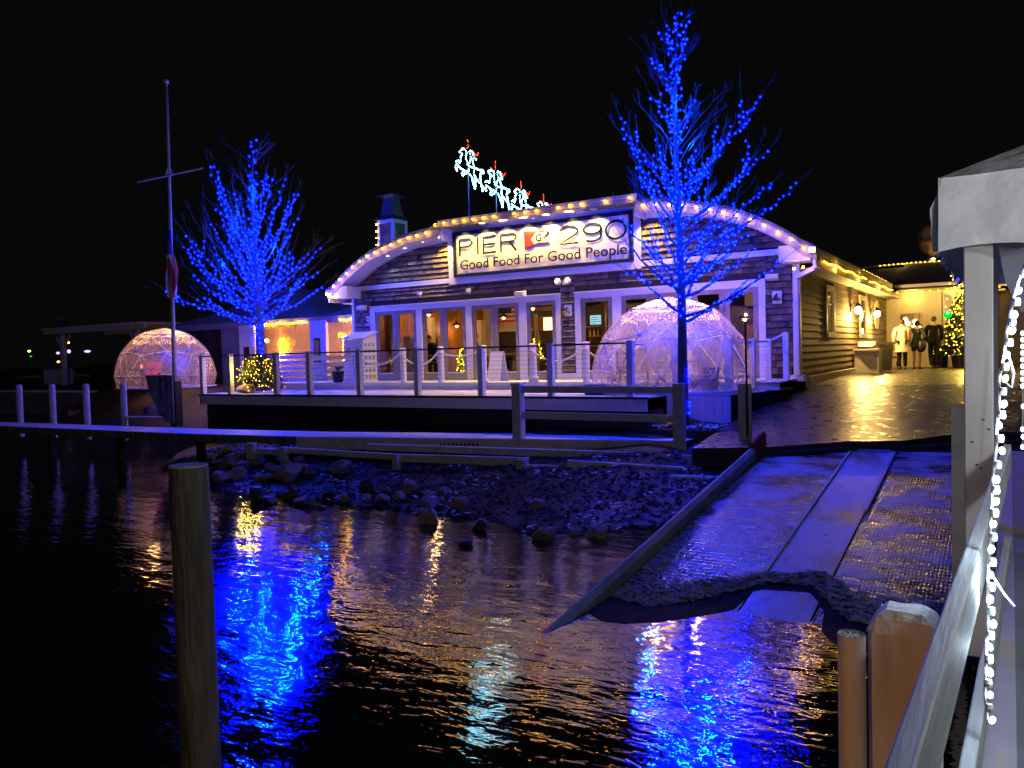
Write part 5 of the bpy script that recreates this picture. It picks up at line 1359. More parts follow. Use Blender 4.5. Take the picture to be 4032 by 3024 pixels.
for i in range(N+1):
    x = lerp(-3.34, .4, i/N); base = interp(x, [(-3.4, 7.1), (-2.9, 6.95), (-2.5, 7.35), (-2.0, 7.95), (-1.6, 8.0), (-1.2, 7.35), (-.6, 7.3), (.3, 7.6)]) + .06*noise.noise(Vector((x*4, 0, 0)))
    h = .006+.003*noise.noise(Vector((x*3, 5, 0))); ya = base-.55-.15*noise.noise(Vector((x*2, 9, 0)))
    if -2.15 < x < -1.35: ya = base-.18
    pr.append((mb.vert((x, ya, max(ramp_z(ya), WATER)+.003)), mb.vert((x, (ya+base)/2, max(ramp_z((ya+base)/2), WATER)+.006)), mb.vert((x, base, max(ramp_z(base), WATER)+h)), mb.vert((x, base+.25, ramp_z(base+.25)+.004))))
for a, b in zip(pr, pr[1:]):
    for k in range(3): mb.f.append([a[k], b[k], b[k+1], a[k+1]])
tag(mb.build('wet_shade_band', 'wetshade'), kind='stuff')
# drift twigs
for i, (a, b, l) in enumerate((((1180, 585), (1290, 525), 'pale thin stick lying diagonally on the shore'), ((910, 615), (1040, 590), 'second thin stick lying nearly level left of the pale one'))):
    p, q = on_ground(*Z8(*a)), on_ground(*Z8(*b)); mb = MB(); mb.tube([p+Vector((0, 0, .03)), p.lerp(q, .5)+Vector((0, 0, .05)), q+Vector((0, 0, .06))], .014, 5); solo(mb, 'drift_stick', 'litter', l, 'stick')

rock(905, 1530, 150, ROCKM[3], 'brownish boulder lying under the golden lit bush on the deck') if False else None
o = inst('rock', ROCKM[3], (-17.55, 14.42, 1.62), scale=(.42, .26, .22)); tag(o, 'brownish boulder lying under the golden lit bush on the deck', 'rock')

# flagpole with yardarm and furled flag
t = thing('flagpole', (-18.65, 13.03, .75), 'white flagpole with yardarm and limp striped flag at the left end of the deck', 'flagpole')
def fp_(z): return (-18.65+.014*(z-.75), 13.03+.009*(z-.75), z)
mb = MB(); mb.tube([fp_(.75), fp_(4), fp_(7), fp_(9.65)], [.055, .05, .04, .03], 10); mb.build('pole', 'oldwhite', t, smooth=True)
mb = MB(); mb.box((-18.75, 12.95, .70), (-18.5, 13.15, 1.9)); mb.build('base_sleeve', 'blackwood', t)
mb = MB(); mb.ball(fp_(9.70), .07, 1); mb.build('finial', 'white', t)
p = fp_(7.30); mb = MB(); mb.tube([(p[0]-1.316, p[1]-.03, 7.29), (p[0]+1.316, p[1]+.03, 7.29)], .024, 6); mb.build('yardarm', 'oldwhite', t)
for s_ in (-1, 1): mb = MB(); mb.tube([(p[0], p[1], 7.62), (p[0]+.24*s_, p[1]-.07*s_, 7.30)], .014, 5); mb.build('brace', 'oldwhite', t)
mb = MB(); mb.tube([(p[0]+1.30, p[1]+.03, 7.28), (p[0]+1.27, p[1]+.02, 4.3)], .006, 3); mb.build('halyard', 'cable', t)
q = fp_(5.2)
flagm = []
for s in range(7):
    mb = MB(); n = 12
    for i in range(n):
        za, zb = lerp(5.25, 4.08, i/n), lerp(5.25, 4.08, (i+1)/n)
        def pt(z, k):
            f = (5.25-z)/1.2; w = .06+.12*math.sin(min(1, f*1.15)*2.6)*.9
            u = (k/7-.4)*w*2; ph = k*1.3+f*2
            return (q[0]+u*.85+.03*math.sin(ph), q[1]+u*.5+.07*math.sin(ph*1.7)-.05, z+.05*math.sin(k*2))
        mb.poly([pt(za, s), pt(za, s+1), pt(zb, s+1), pt(zb, s)])
    mb.build('flag_stripe', 'flagred' if s % 2 == 0 else 'flagwhite', t, smooth=True)
mb = MB(); mb.tube([(q[0]+.02, q[1]-.06, 5.85), (q[0]+.02, q[1]-.08, 5.5), (q[0], q[1]-.08, 5.22)], [.07, .10, .12], 8); mb.build('flag_canton', 'flagblue', t, smooth=True)
for z in (4.5, 5.9): mb = MB(); mb.tube([fp_(z), (fp_(z)[0], fp_(z)[1]-.08, z)], .015, 5); mb.build('clip', 'galv', t)

# grey steel end plate
t = thing('bulkhead_plate', (-18.7, 12.6, .78), 'grey notched steel plate with bolt holes beside the flagpole base', 'plate')
pl = [(-19.0, 12.45, 2.08), (-18.42, 12.82, 2.07), (-18.42, 12.82, .8), (-18.62, 12.70, .85), (-18.8, 12.58, 1.25), (-18.92, 12.50, 1.6)]
mb = MB(); mb.poly(pl); bk = [(x-.03, y+.05, z) for x, y, z in pl]; mb.poly(bk[::-1])
for i in range(len(pl)): mb.poly([pl[i], bk[i], bk[(i+1) % len(pl)], pl[(i+1) % len(pl)]])
mb.build('plate', 'pile', t)
for (dx, z) in ((0, 1.95), (0, 1.5), (0, 1.05), (.13, 1.72)): mb = MB(); mb.tube([(-18.63+dx, 12.66+dx*.6, z), (-18.60+dx, 12.60+dx*.6, z)], .04, 8); mb.build('bolt', 'blackwood', t)
mb = MB(); mb.box((-18.70, 12.6, 2.09), (-18.58, 12.7, 2.13)); mb.build('snow_cap', 'snow', t)
mb = MB(); mb.beam((-20.4, 12.75, .93), (-18.7, 12.9, .95), .12, .05); solo(mb, 'low_beam', 'oldwhite', 'low horizontal beam between the last white post and the flagpole', 'beam')
# white posts behind the left walkway
for i, (x, y) in enumerate(((-24.95, 12.25), (-23.42, 12.4), (-21.86, 12.5), (-20.44, 12.72))):
    mb = MB(); mb.lathe((x, y, .3), [(.085, 0), (.085, 1.52), (.06, 1.56)], 12)
    solo(mb, 'white_post', 'oldwhite', ['leftmost of the four white posts behind the walkway', 'second from left of the four white posts behind the walkway', 'third from left of the four white posts behind the walkway', 'yellowish white post nearest the flagpole'][i], 'post', 'white posts behind the left walkway')

# tents
tn = thing('event_tent', (-24, 20, 1.4), 'long vinyl event tent with pitched roofs and amber lit clear walls behind the blue tree', 'tent')
def gable_tent(x0, x1, y0, y1, ze, zp, m='tentblue'):
    xm = (x0+x1)/2; mb = MB(); ym = (y0+y1)/2; n = 8
    def sagz(f): return ze + (zp-ze)*f - .10*math.sin(math.pi*f)
    for i in range(n):
        f0, f1 = i/n, (i+1)/n
        # four hipped slopes
        A = lambda x, y, f: (lerp(x, xm, f*.85), lerp(y, ym, f*.85), sagz(f))
        cs = [(x0, y0), (x1, y0), (x1, y1), (x0, y1)]
        for k in range(4):
            a, b = cs[k], cs[(k+1) % 4]; mb.poly([A(*a, f0), A(*b, f0), A(*b, f1), A(*a, f1)])
    mb.build('roof', m, tn, smooth=False)
    mb = MB(); nn = 30
    for i in range(nn):
        xa, xb = lerp(x0, x1, i/nn), lerp(x0, x1, (i+1)/nn)
        za = ze-.2-.04*abs(math.sin(i*1.2)); zb = ze-.2-.04*abs(math.sin((i+1)*1.2))
        mb.poly([(xa, y0-.01, za), (xb, y0-.01, zb), (xb, y0-.01, ze), (xa, y0-.01, ze)])
    mb.build('valance', m, tn)
gable_tent(-28.9, -20.35, 20, 26, 3.85, 5.2); gable_tent(-20.3, -16.95, 20, 26, 3.85, 5.0)
def twall(x0, x1, z0, z1, m, name='wall_panel', y=20.03):
    mb = MB(); n = max(2, int((x1-x0)*6))
    for i in range(n):
        xa, xb = lerp(x0, x1, i/n), lerp(x0, x1, (i+1)/n); w = lambda x: y+.03*math.sin(x*5)
        mb.poly([(xa, w(xa), z0), (xb, w(xb), z0), (xb, w(xb), z1), (xa, w(xa), z1)])
    return mb.build(name, m, tn)
twall(-23.6, -20.75, 1.5, 3.3, 'tentfilm', 'clear_wall'); twall(-23.6, -20.75, 3.3, 3.75, 'tentfilm', 'curtain', 20.0)
twall(-19.95, -17.0, 1.5, 3.25, 'tentfilm', 'clear_wall'); twall(-19.95, -17.0, 3.25, 3.7, 'tentfilm', 'curtain', 20.0)
twall(-25.6, -24.5, 1.5, 3.7, 'tentblue'); twall(-28.5, -25.6, 1.5, 3.7, 'blackwood', 'dark_wall')
mb = MB(); mb.box((-20.75, 19.93, 1.4), (-19.97, 20.05, 3.72)); mb.build('column', 'white', tn)
mb = MB(); mb.box((-20.55, 19.90, 2.1), (-20.25, 19.925, 3.1)); mb.build('column_window', 'e_window', tn) if False else mb.build('column_window', 'blackwood', tn)
mb = MB(); mb.box((-20.51, 19.885, 2.2), (-20.29, 19.897, 3.02)); mb.build('lit_slot', 'tentfilm', tn)
mb = MB(); mb.box((-24.5, 19.95, 1.4), (-23.65, 20.06, 3.7)); mb.build('column', 'white', tn)
mb = MB(); mb.box((-24.25, 19.93, 2.1), (-23.95, 19.947, 2.9)); mb.build('column_window', 'blackwood', tn)
mb = MB(); mb.box((-28.5, 25.8, 1.4), (-17, 25.9, 3.8)); mb.build('back_wall', 'yellowwall', tn)
mb = MB(); mb.box((-28.5, 20.1, 1.40), (-17, 25.8, 1.46)); mb.build('floor', 'intfloor', tn)
mb = MB(); mb.box((-22.95, 20.5, 1.45), (-22.88, 20.56, 3.6)); mb.build('inner_pole', 'white', tn)
s = thing('tent_fairy_lights', (-21, 19.9, 3.6), 'warm fairy lights along the tent eaves and wound on a pole inside', 'string lights')
mb = MB()
rnd = random.Random(12)
for a, b in ((-23.6, -20.9), (-19.3, -17.1)):
    x = a
    while x < b: mb.ball((x, 19.93, 3.69+.03*math.sin(x*7)+rnd.uniform(-.02, .02)), rnd.uniform(.012, .022), 0); x += rnd.uniform(.03, .12)
for k in range(90): mb.ball((-22.25+rnd.uniform(-.14, .14), 19.96, rnd.uniform(2.35, 3.15)), rnd.uniform(.010, .02), 0)
for k in range(120):
    f = rnd.random(); mb.ball((lerp(-19.4, -17.2, f), 19.96, 3.2+rnd.uniform(-.07, .06)-.1*abs(math.sin(f*6))), rnd.uniform(.009, .017), 0)
for k in range(60): mb.ball((-19.1+rnd.uniform(-.15, .2), 19.96, rnd.uniform(2.3, 3.1)), rnd.uniform(.009, .017), 0)
mb.build('bulb', 'e_warm', s, kind='stuff')
for x, y, e in ((-22.3, 22, 70), (-18.5, 22, 55), (-26.5, 23, 5)): 
    h = thing('tent_lamp', (x, y, 3.1), 'lamp hanging inside the %s' % {-22.3: 'middle tent bay', -18.5: 'right tent bay near the cabinet', -26.5: 'dim left tent bay'}[x], 'lamp')
    mb = MB(); mb.ball((x, y, 3.2), .09, 1); mb.build('globe', 'e_globe', h); lamp('light', 'POINT', (x, y, 3.05), e*3.6, (1, .46, .12), h, .08)

# low board fence and cabinet on the step at left
t = thing('board_fence', (-17.8, 16.25, 1.68), 'white horizontal board fence panel on the left end of the step', 'fence')
for k in range(5): mb = MB(); mb.box((-18.5, 16.2, 1.74+k*.165), (-17.05, 16.235, 1.74+k*.165+.115)); mb.build('board', 'white', t)
for x in (-18.6, -17.04): mb = MB(); mb.box((x, 16.18, 1.68), (x+.09, 16.27, 2.55)); mb.build('post', 'white', t)
mb = MB(); mb.beam((-18.62, 16.22, 2.57), (-16.94, 16.22, 2.57), .12, .03); mb.build('cap', 'white', t)
t = thing('board_fence', (-17.0, 17.2, 1.68), 'blue-lit board fence panel running back toward the tents', 'fence')
for k in range(4): mb = MB(); mb.box((-17.03, 16.4, 1.74+k*.2), (-16.99, 19.4, 1.74+k*.2+.13)); mb.build('board', 'white', t)
mb = MB(); mb.box((-17.06, 19.4, 1.4), (-16.96, 19.5, 2.6)); mb.build('post', 'white', t)
cbn = thing('slatted_cabinet', (-15.6, 17.2, 1.68), 'white shed roofed cabinet with louvred doors at the left end of the glass doors', 'cabinet')
x0, x1, y0, y1, z1 = -15.98, -15.24, 16.62, 17.18, 2.9
mb = MB(); mb.box((x0, y0, 1.68), (x1, y1, z1)); mb.build('body', 'white', cbn)
mb = MB(); a = [(x0-.08, y0-.08, z1+.005), (x1+.06, y0-.08, z1+.005), (x1+.06, y1, z1+.20), (x0-.08, y1, z1+.20)]; b = [(p[0], p[1], p[2]+.03) for p in a]
mb.poly(a[::-1]); mb.poly(b)
for i in range(4): mb.poly([a[i], a[(i+1) % 4], b[(i+1) % 4], b[i]])
mb.poly([(x1, y0, z1), (x1, y1, z1), (x1, y1, z1+.19)]); mb.build('roof', 'white', cbn)
for k in range(2):
    xa = x0+.06+k*.34; mb = MB(); mb.box((xa, y0-.025, 1.75), (xa+.31, y0-.002, z1-.14)); d_ = mb.build('door', 'white', cbn)
    mb = MB(); mb.box((xa+.07, y0-.03, 2.3), (xa+.24, y0-.027, 2.68)); mb.build('louvre', 'galv', d_)
for i in range(3):
    for j in range(6):
        mb = MB(); mb.box((x1+.001, y0+.06+i*.16, 1.8+j*.18), (x1+.006, y0+.15+i*.16, 1.89+j*.18)); mb.build('lattice_hole', 'galv', cbn)
# sandwich board
t = thing('sandwich_board', (-11.25, 17.3, 1.68), 'plain white folding sandwich board in front of the middle doors', 'sign')
for s_ in (-1, 1):
    mb = MB(); mb.beam((-11.25, 17.35+s_*.22, 1.68), (-11.25, 17.35+s_*.03, 2.45), .38, .02, up=(0, 1, 0)); mb.build('panel', 'white', t)

# pergola, picket fence, lamp and lights on the far left
t = thing('pergola', (-45, 26, 1.3), 'pale pergola with braced posts far at left behind the dome', 'pergola')
for x, y in ((-47.65, 26), (-44.5, 29), (-40.2, 26), (-41.0, 29.5)):
    mb = MB(); mb.box((x-.12, y-.12, 1.2), (x+.12, y+.12, 4.25)); mb.build('post', 'oldwhite', t)
    for s_ in (-1, 1): mb = MB(); mb.beam((x, y, 3.3), (x+.75*s_, y, 4.15), .1, .1); mb.build('brace', 'oldwhite', t)
mb = MB(); mb.box((-49, 25.6, 4.26), (-39, 25.75, 4.5)); mb.build('beam', 'oldwhite', t); mb = MB(); mb.box((-49, 29.4, 4.26), (-39, 29.55, 4.5)); mb.build('beam', 'oldwhite', t)
for k in range(20): mb = MB(); mb.box((-48.9+k*.5, 25.4, 4.51), (-48.84+k*.5, 29.9, 4.62)); mb.build('rafter', 'oldwhite', t)
t = thing('picket_fence', (-48, 26.3, 1.2), 'dim picket fence at the far left under the pergola', 'fence')
for k in range(16): mb = MB(); mb.box((-50.5+k*.2, 26.3, 1.25), (-50.39+k*.2, 26.33, 2.2)); mb.build('picket', 'oldwhite', t)
mb = MB(); mb.box((-50.6, 26.34, 1.9), (-47.2, 26.37, 2.0)); mb.build('rail', 'oldwhite', t)
mb = MB(); mb.box((-43.6, 25.2, 1.2), (-39.8, 25.9, 2.4)); solo(mb, 'bar_box', 'blackwood', 'dark low box under the pergola beside the far dome', 'box')
t = thing('far_lamp_post', (-49.5, 27, 1.2), 'unlit round headed lamp post at the far left', 'lamp post')
mb = MB(); mb.tube([(-49.5, 27, 1.2), (-49.5, 27, 5.0)], .07, 8); mb.build('pole', 'darkmetal', t); mb = MB(); mb.ball((-49.5, 27, 5.2), .35, 2, (1, 1, .7)); mb.build('head', 'pile', t)
for nm, p, m, s, sc, lab in (('far_light', (-94.1, 47.5, 4.1), 'e_warm2', .22, (1.6, 1, .7), 'leftmost distant yellow light across the water'), ('far_light', (-94.0, 47.6, 3.5), 'e_green', .15, (2, 1, .6), 'distant green light below the yellow one'),
        ('far_light', (-91.3, 49.2, 3.8), 'e_purple', .28, (1, 1, .8), 'distant violet light left of the pergola post'), ('far_light', (-90.3, 49.9, 4.95), 'e_warm2', .16, (1.4, 1, 1), 'highest of the small distant lights'), ('far_light', (-90.3, 49.9, 3.95), 'e_purple', .3, (1, 1, 1.1), 'distant violet light right of the pergola post'),
        ('far_light', (-88.5, 51, 3.9), 'e_purple', .3, (3.2, 1, .7), 'wide violet bar of light beyond the pergola'), ('far_light', (-91.3, 49.2, 2.8), 'e_warm2', .22, (1.2, 1, .7), 'low orange distant light beyond the picket fence')):
    mb = MB(); mb.ball(p, s*.62, 2, sc); solo(mb, nm, m, lab, 'light')
# low sea wall on the far left
mb = MB(); mb.box((-70, 20.4, -.6), (-22, 20.9, 1.12)); 
o = solo(mb, 'sea_wall', 'pile', 'low dark stone bank with a snowy edge at far left', 'wall')
mb = MB(); mb.box((-70, 20.35, 1.125), (-26.5, 21.4, 1.17)); solo(mb, 'snow_ledge', 'snow', 'strip of snow along the bank below the pergola', 'snow')
rnd = random.Random(31)
for k in range(8):
    x = -26.6 + k*.95 + rnd.uniform(-.3, .3); y = rnd.uniform(14.6, 17.0); z = .7+(y-14.6)*.25; s = rnd.uniform(.22, .5)
    tag(inst('rock', DARKM[k % 4], (x, y, z), rot=(rnd.uniform(0, 1), rnd.uniform(0, 1), rnd.uniform(0, 6)), scale=(s, s, s)), '%s dark stone from the left on the bank below the far left dome' % ('first', 'second', 'third', 'fourth', 'fifth', 'sixth', 'seventh', 'eighth')[k], 'rock', 'dark stones of the left bank')
mb = MB()
for i in range(24):
    for j in range(10):
        P = lambda a, b: (lerp(-28, -19.2, a/24), lerp(14.2, 19, b/10), .45 + 1.05*min(1, b/5) + .05*noise.noise(Vector((a, b, 3))))
        mb.poly([P(i, j), P(i+1, j), P(i+1, j+1), P(i, j+1)])
tag(mb.build('left_bank', 'mud', smooth=True), kind='structure')

# ================================================================== ENTRANCE AT THE BACK RIGHT
en = thing('entrance_wing', (-2.2, 32.8, 1.48), 'cream entrance wing with a dark shingled roof edged in golden bulbs', 'building')
EYY = 32.8
def ebox(a, b, m, n, p=en): mb = MB(); mb.box(a, b); return mb.build(n, m, p)
ebox((-3.8, EYY, 1.4), (-3.35, EYY+.15, 4.30), 'yellowwall', 'wall'); ebox((-2.58, EYY, 1.4), (-1.2, EYY+.15, 4.30), 'yellowwall', 'wall')
ebox((-3.35, EYY, 1.4), (-2.58, EYY+.15, 2.58), 'yellowwall', 'wall'); ebox((-3.35, EYY, 3.47), (-2.58, EYY+.15, 4.30), 'yellowwall', 'wall')
ebox((-1.2, EYY-.02, 1.4), (-1.05, EYY+3, 4.3), 'white', 'corner_board'); ebox((-1.05, EYY+2.9, 1.4), (6, EYY+3.05, 4.3), 'yellowwall', 'wall')
w_ = MB(); w_.box((-3.47, EYY-.04, 3.47), (-2.46, EYY-.001, 3.6)); w_.box((-3.47, EYY-.04, 2.46), (-2.46, EYY-.001, 2.58)); w_.box((-3.47, EYY-.04, 2.58), (-3.35, EYY-.001, 3.47)); w_.box((-2.58, EYY-.04, 2.58), (-2.46, EYY-.001, 3.47))
wo_ = w_.build('window', 'yellowwall', en)
g = MB(); g.box((-3.35, EYY+.03, 2.58), (-2.58, EYY+.04, 3.47)); g.build('pane', 'glass', wo_)
ebox((-5.5, EYY+3.5, 1.4), (0, EYY+3.6, 4.2), 'yellowwall', 'inner_wall'); ebox((-5.5, EYY+.2, 4.15), (0, EYY+3.5, 4.2), 'yellowwall', 'ceiling')
mb = MB(); A = [(-3.5, EYY-.55, 4.42), (8, EYY-.55, 4.42), (8, EYY+3.4, 5.58), (-7.5, EYY+3.4, 5.45), (-7.5, EYY-.2, 4.5)]
mb.poly(A); mb.poly([(x, y, z-.08) for x, y, z in A][::-1]); mb.build('roof', 'roof', en)
k = 0
while k < 20:
    f = k/20; y = lerp(EYY-.53, EYY+3.3, f); z = lerp(4.425, 5.56, f); mb = MB(); mb.box((-3.4, y, z), (8, y+.2, z+.016+.058*0)); 
    mb = MB(); mb.beam((-3.5, y+.1, z+.035), (7.9, y+.1, z+.035), .19, .012, up=(0, -.28, .96)); mb.build('shingle_course', 'roof', en); k += 1
ebox((-3.45, EYY-.68, 4.40), (8, EYY-.56, 4.50), 'white', 'gutter'); ebox((-3.4, EYY-.54, 4.34), (8, EYY-.50, 4.46), 'darkmetal', 'eave_board'); ebox((-3.4, EYY-.49, 4.3), (8, EYY, 4.33), 'yellowwall', 'soffit')
s = thing('entrance_string_lights', (-2.5, EYY-.6, 4.27), 'golden bulbs along the eave over the cream entrance wall', 'string lights')
for k in range(16): inst('bulb', bulbG, (-3.42+k*.27, EYY-.06, 4.25+.01*random.random()), s)
mb = MB(); mb.tube([(-3.4, EYY-.03, 4.27), (1, EYY-.03, 4.27)], .006, 4); mb.build('cord', 'darkmetal', s)
for x in (-2.9, -1.5, .2): lamp('light', 'POINT', (x, EYY-.45, 4.1), 18, (1, .66, .14), s, .03)
s = thing('ridge_string_lights', (-3, EYY+3.4, 5.6), 'golden bulbs along the ridge of the dark roof', 'string lights')
for k in range(26): inst('bulb', bulbG, (-4.4+k*.165, EYY+3.3, 5.60+.03*math.sin(k*.2)), s)
mb = MB(); mb.tube([(-6.5, EYY+3.35, 5.5), (-4.4, EYY+3.35, 5.6), (8, EYY+3.35, 5.64)], .03, 6); mb.build('ridge_cap', 'yellowwall', s)
for x in (-3.5, -1.5): lamp('light', 'POINT', (x, EYY+3.2, 5.72), 5, (1, .62, .12), s, .03)
pendant(-2.8, EYY+1.3, 3.0, 'glowing globe lamp seen through the entrance window', 40, shade='galv'); pendant(-3.1, EYY+2.2, 3.05, 'second globe lamp seen at the left of the entrance window', 22, shade='galv')
# wall lanterns on the side wall
def sconce(y, z, lab, e):
    t = thing('wall_lantern', (SX+.05, y, z-.1), lab, 'wall lamp', 'lit lanterns on the side wall')
    mb = MB(); mb.box((SX+.02, y-.07, z-.12), (SX+.045, y+.07, z+.14)); mb.build('plate', 'darkmetal', t)
    mb = MB(); mb.tube([(SX+.04, y, z+.06), (SX+.12, y, z+.16), (SX+.22, y, z+.12)], .012, 6); mb.build('arm', 'darkmetal', t)
    mb = MB(); mb.lathe((SX+.22, y, z+.045), [(.11, 0), (.07, .05), (.03, .1)], 12); mb.build('shade', 'darkmetal', t)
    mb = MB(); mb.ball((SX+.22, y, z-.06), .105, 2); mb.build('globe', 'e_globe', t)
    lamp('light', 'POINT', (SX+.30, y, z-.22), e, (1, .58, .14), t, .07)
sconce(24.55, 3.42, 'lit round lantern on the side wall between the two windows', 260)
sconce(28.5, 3.42, 'lit round lantern on the side wall between the second window and the oval board', 260)
# smoke from a roof vent
t = thing('roof_vent', (-2.6, EYY+4.4, 5.3), 'small vent behind the lit ridge with steam rising', 'vent')
mb = MB(); mb.lathe((-2.6, EYY+4.4, 5.0), [(.1, 0), (.1, .75), (.16, .76), (.16, .85)], 10); mb.build('pipe', 'galv', t)
def smoke():
    m = bpy.data.materials.new('steam'); m.use_nodes = True; nt = m.node_tree; nt.nodes.clear()
    v = nt.nodes.new('ShaderNodeVolumePrincipled'); v.inputs['Color'].default_value = (.7, .6, .5, 1)
    tc = nt.nodes.new('ShaderNodeTexCoord'); n = nt.nodes.new('ShaderNodeTexNoise'); n.inputs['Scale'].default_value = 1.6; n.inputs['Detail'].default_value = 4; n.inputs['Distortion'].default_value = .6
    nt.links.new(tc.outputs['Object'], n.inputs['Vector']); r = nt.nodes.new('ShaderNodeMapRange'); r.inputs[1].default_value = .47; r.inputs[2].default_value = .7; r.inputs[3].default_value = 0; r.inputs[4].default_value = 7.0
    nt.links.new(n.outputs['Fac'], r.inputs[0])
    mp = nt.nodes.new('ShaderNodeMapping'); mp.vector_type = 'POINT'; mp.inputs['Scale'].default_value = (1.25, 1.7, .95); mp.inputs['Location'].default_value = (2.5*1.25, -37.2*1.7, -6.75*.95)
    g = nt.nodes.new('ShaderNodeTexGradient'); g.gradient_type = 'QUADRATIC_SPHERE'; nt.links.new(tc.outputs['Object'], mp.inputs[0]); nt.links.new(mp.outputs[0], g.inputs[0])
    mm = nt.nodes.new('ShaderNodeMath'); mm.operation = 'MULTIPLY'; nt.links.new(r.outputs[0], mm.inputs[0]); nt.links.new(g.outputs['Fac'], mm.inputs[1]); nt.links.new(mm.outputs[0], v.inputs['Density'])
    o = nt.nodes.new('ShaderNodeOutputMaterial'); nt.links.new(v.outputs[0], o.inputs['Volume']); return m
mb = MB(); mb.ball((-2.5, EYY+4.4, 6.75), 1.0, 2, (.85, .6, .95)); tag(mb.build('steam', smoke(), smooth=True), kind='stuff')
lamp('steam_fill_light', 'POINT', (-2.45, EYY+4.2, 5.78), 30, (1, .55, .12), t, .05)  # added fill to light the steam; the vent has no lamp

# timber box with grill on it, bin, bench
t = thing('slatted_box', (-3.4, 25.2, 1.53), 'white box with diagonal slats beside the side wall', 'box')
x0, x1, y0, y1 = -3.72, -3.08, 24.75, 25.5
mb = MB(); mb.box((x0, y0, 1.55), (x1, y1, 2.2)); mb.build('body', 'white', t)
for k in range(7):
    mb = MB(); a = x0+.06+k*.085
    zt = min(2.12, 1.66+(a-x0+.0)/1); mb.beam((a, y0-.008, 2.14), (min(x1-.05, a+.40), y0-.008, 2.14-(min(x1-.05, a+.40)-a)*1.15), .02, .012, up=(0, 1, 0)); mb.build('slat', 'galv', t)
mb = MB(); mb.box((x0-.03, y0-.04, 2.205), (x1+.03, y1+.03, 2.25)); mb.build('top', 'white', t); mb = MB(); mb.box((x0-.02, y0-.03, 1.53), (x1+.02, y1+.02, 1.60)); mb.build('plinth', 'white', t)
g = thing('grill_lid', (-3.4, 25.1, 2.25), 'grey hooded lid standing on the slatted white box', 'grill')
mb = MB(); N = 10
pr = [(y0+.02, 2.26), (y0+.02, 2.34), (y0+.1, 2.46), (y0+.22, 2.53), (y0+.45, 2.53), (y0+.6, 2.42), (y0+.62, 2.26)]
for i in range(len(pr)): a, b = pr[i], pr[(i+1) % len(pr)]; mb.poly([(x0+.08, *a), (x1-.08, *a), (x1-.08, *b), (x0+.08, *b)])
mb.poly([(x0+.08, *p) for p in pr]); mb.poly([(x1-.08, *p) for p in pr][::-1]); mb.build('hood', 'darkmetal', g)
mb = MB(); mb.tube([(x0+.12, y0-.03, 2.32), (x1-.12, y0-.03, 2.32)], .014, 6); mb.build('handle', 'galv', g)
t = thing('wheelie_bin', (-3.25, 26.7, 1.54), 'black bin standing behind the slatted white box', 'bin')
mb = MB(); frus(mb, (-3.2, 26.6), .22, .28, 1.56, 2.35); mb.build('body', 'pot', t); mb = MB(); mb.box((-3.5, 26.28, 2.355), (-2.9, 26.9, 2.42)); mb.build('lid', 'pot', t)
t = thing('park_bench', (-3.45, 29.8, 1.49), 'small cast iron bench against the side wall before the entrance', 'bench')
for y in (29.3, 30.3):
    mb = MB(); mb.tube([(-3.05, y, 1.49), (-3.1, y, 1.7), (-3.05, y, 1.9), (-3.5, y, 1.92), (-3.55, y, 1.7), (-3.65, y, 1.49)], .022, 6); mb.tube([(-3.5, y, 1.92), (-3.62, y, 2.35)], .02, 6); mb.tube([(-3.05, y, 1.9), (-3.05, y, 2.12), (-3.2, y, 2.2), (-3.58, y, 2.14)], .018, 6); mb.build('end_frame', 'iron', t)
for k in range(4): mb = MB(); mb.box((-3.48+k*.11, 29.25, 1.925), (-3.39+k*.11, 30.35, 1.95)); mb.build('seat_slat', 'brown', t)
for k in range(3): mb = MB(); mb.box((-3.57-k*.02, 29.25, 2.05+k*.11), (-3.55-k*.02, 30.35, 2.13+k*.11)); mb.build('back_slat', 'iron', t)
# big outdoor christmas tree in the corner with a green bauble
ct = pine('christmas_tree', -1.25, 30.5, 1.75, 2.65, .85, 'tall outdoor christmas tree full of golden lights beside the entrance', 15, 3200, 420, 'e_warm2', .020)
mb = MB(); mb.lathe((-1.25, 30.5, 1.47), [(.26, 0), (.32, .42), (.34, .44), (.28, .4)], 16); solo(mb, 'tree_pot', 'pot', 'black pot under the outdoor christmas tree', 'pot')
mb = MB(); mb.lathe((-1.95, 31.3, 1.47), [(.24, 0), (.27, .48), (.29, .5), (.2, .48)], 16); solo(mb, 'planter_pot', 'pot', 'black planter left of the outdoor christmas tree', 'planter')
pine('potted_conifer', -1.95, 31.3, 1.9, .55, .42, 'low conifer sprigs in the black planter by the entrance wall', 17, 260, 26, 'e_warm2', .016, cat='plant')
t = thing('green_bauble', (-1.55, 29.6, 3.1), 'large glowing green bauble at the edge of the outdoor christmas tree', 'bauble')
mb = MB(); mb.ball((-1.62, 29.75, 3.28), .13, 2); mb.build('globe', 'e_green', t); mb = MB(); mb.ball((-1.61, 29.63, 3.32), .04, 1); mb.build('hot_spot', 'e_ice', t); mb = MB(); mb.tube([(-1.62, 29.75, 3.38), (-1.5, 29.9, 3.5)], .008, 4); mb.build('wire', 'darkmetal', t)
lamp('light', 'POINT', (-1.62, 29.60, 3.2), 2.5, (0, 1, .05), t, .06)
s = thing('archway_string_lights', (-1.6, 31, 4.3), 'short golden light strands hanging at the right of the entrance', 'string lights')
for k in range(10): inst('bulb', bulbG, (-1.55+.02*k*(-1)**k, 30.9, 4.75-.13*k), s)
for k in range(8): inst('bulb', bulbG, (-1.15+.03*math.sin(k), 30.9, 4.5-.13*k), s)
t = thing('hanging_banner', (-1.7, 31.6, 3.6), 'small narrow lilac banner hanging at the right of the entrance wall', 'banner')
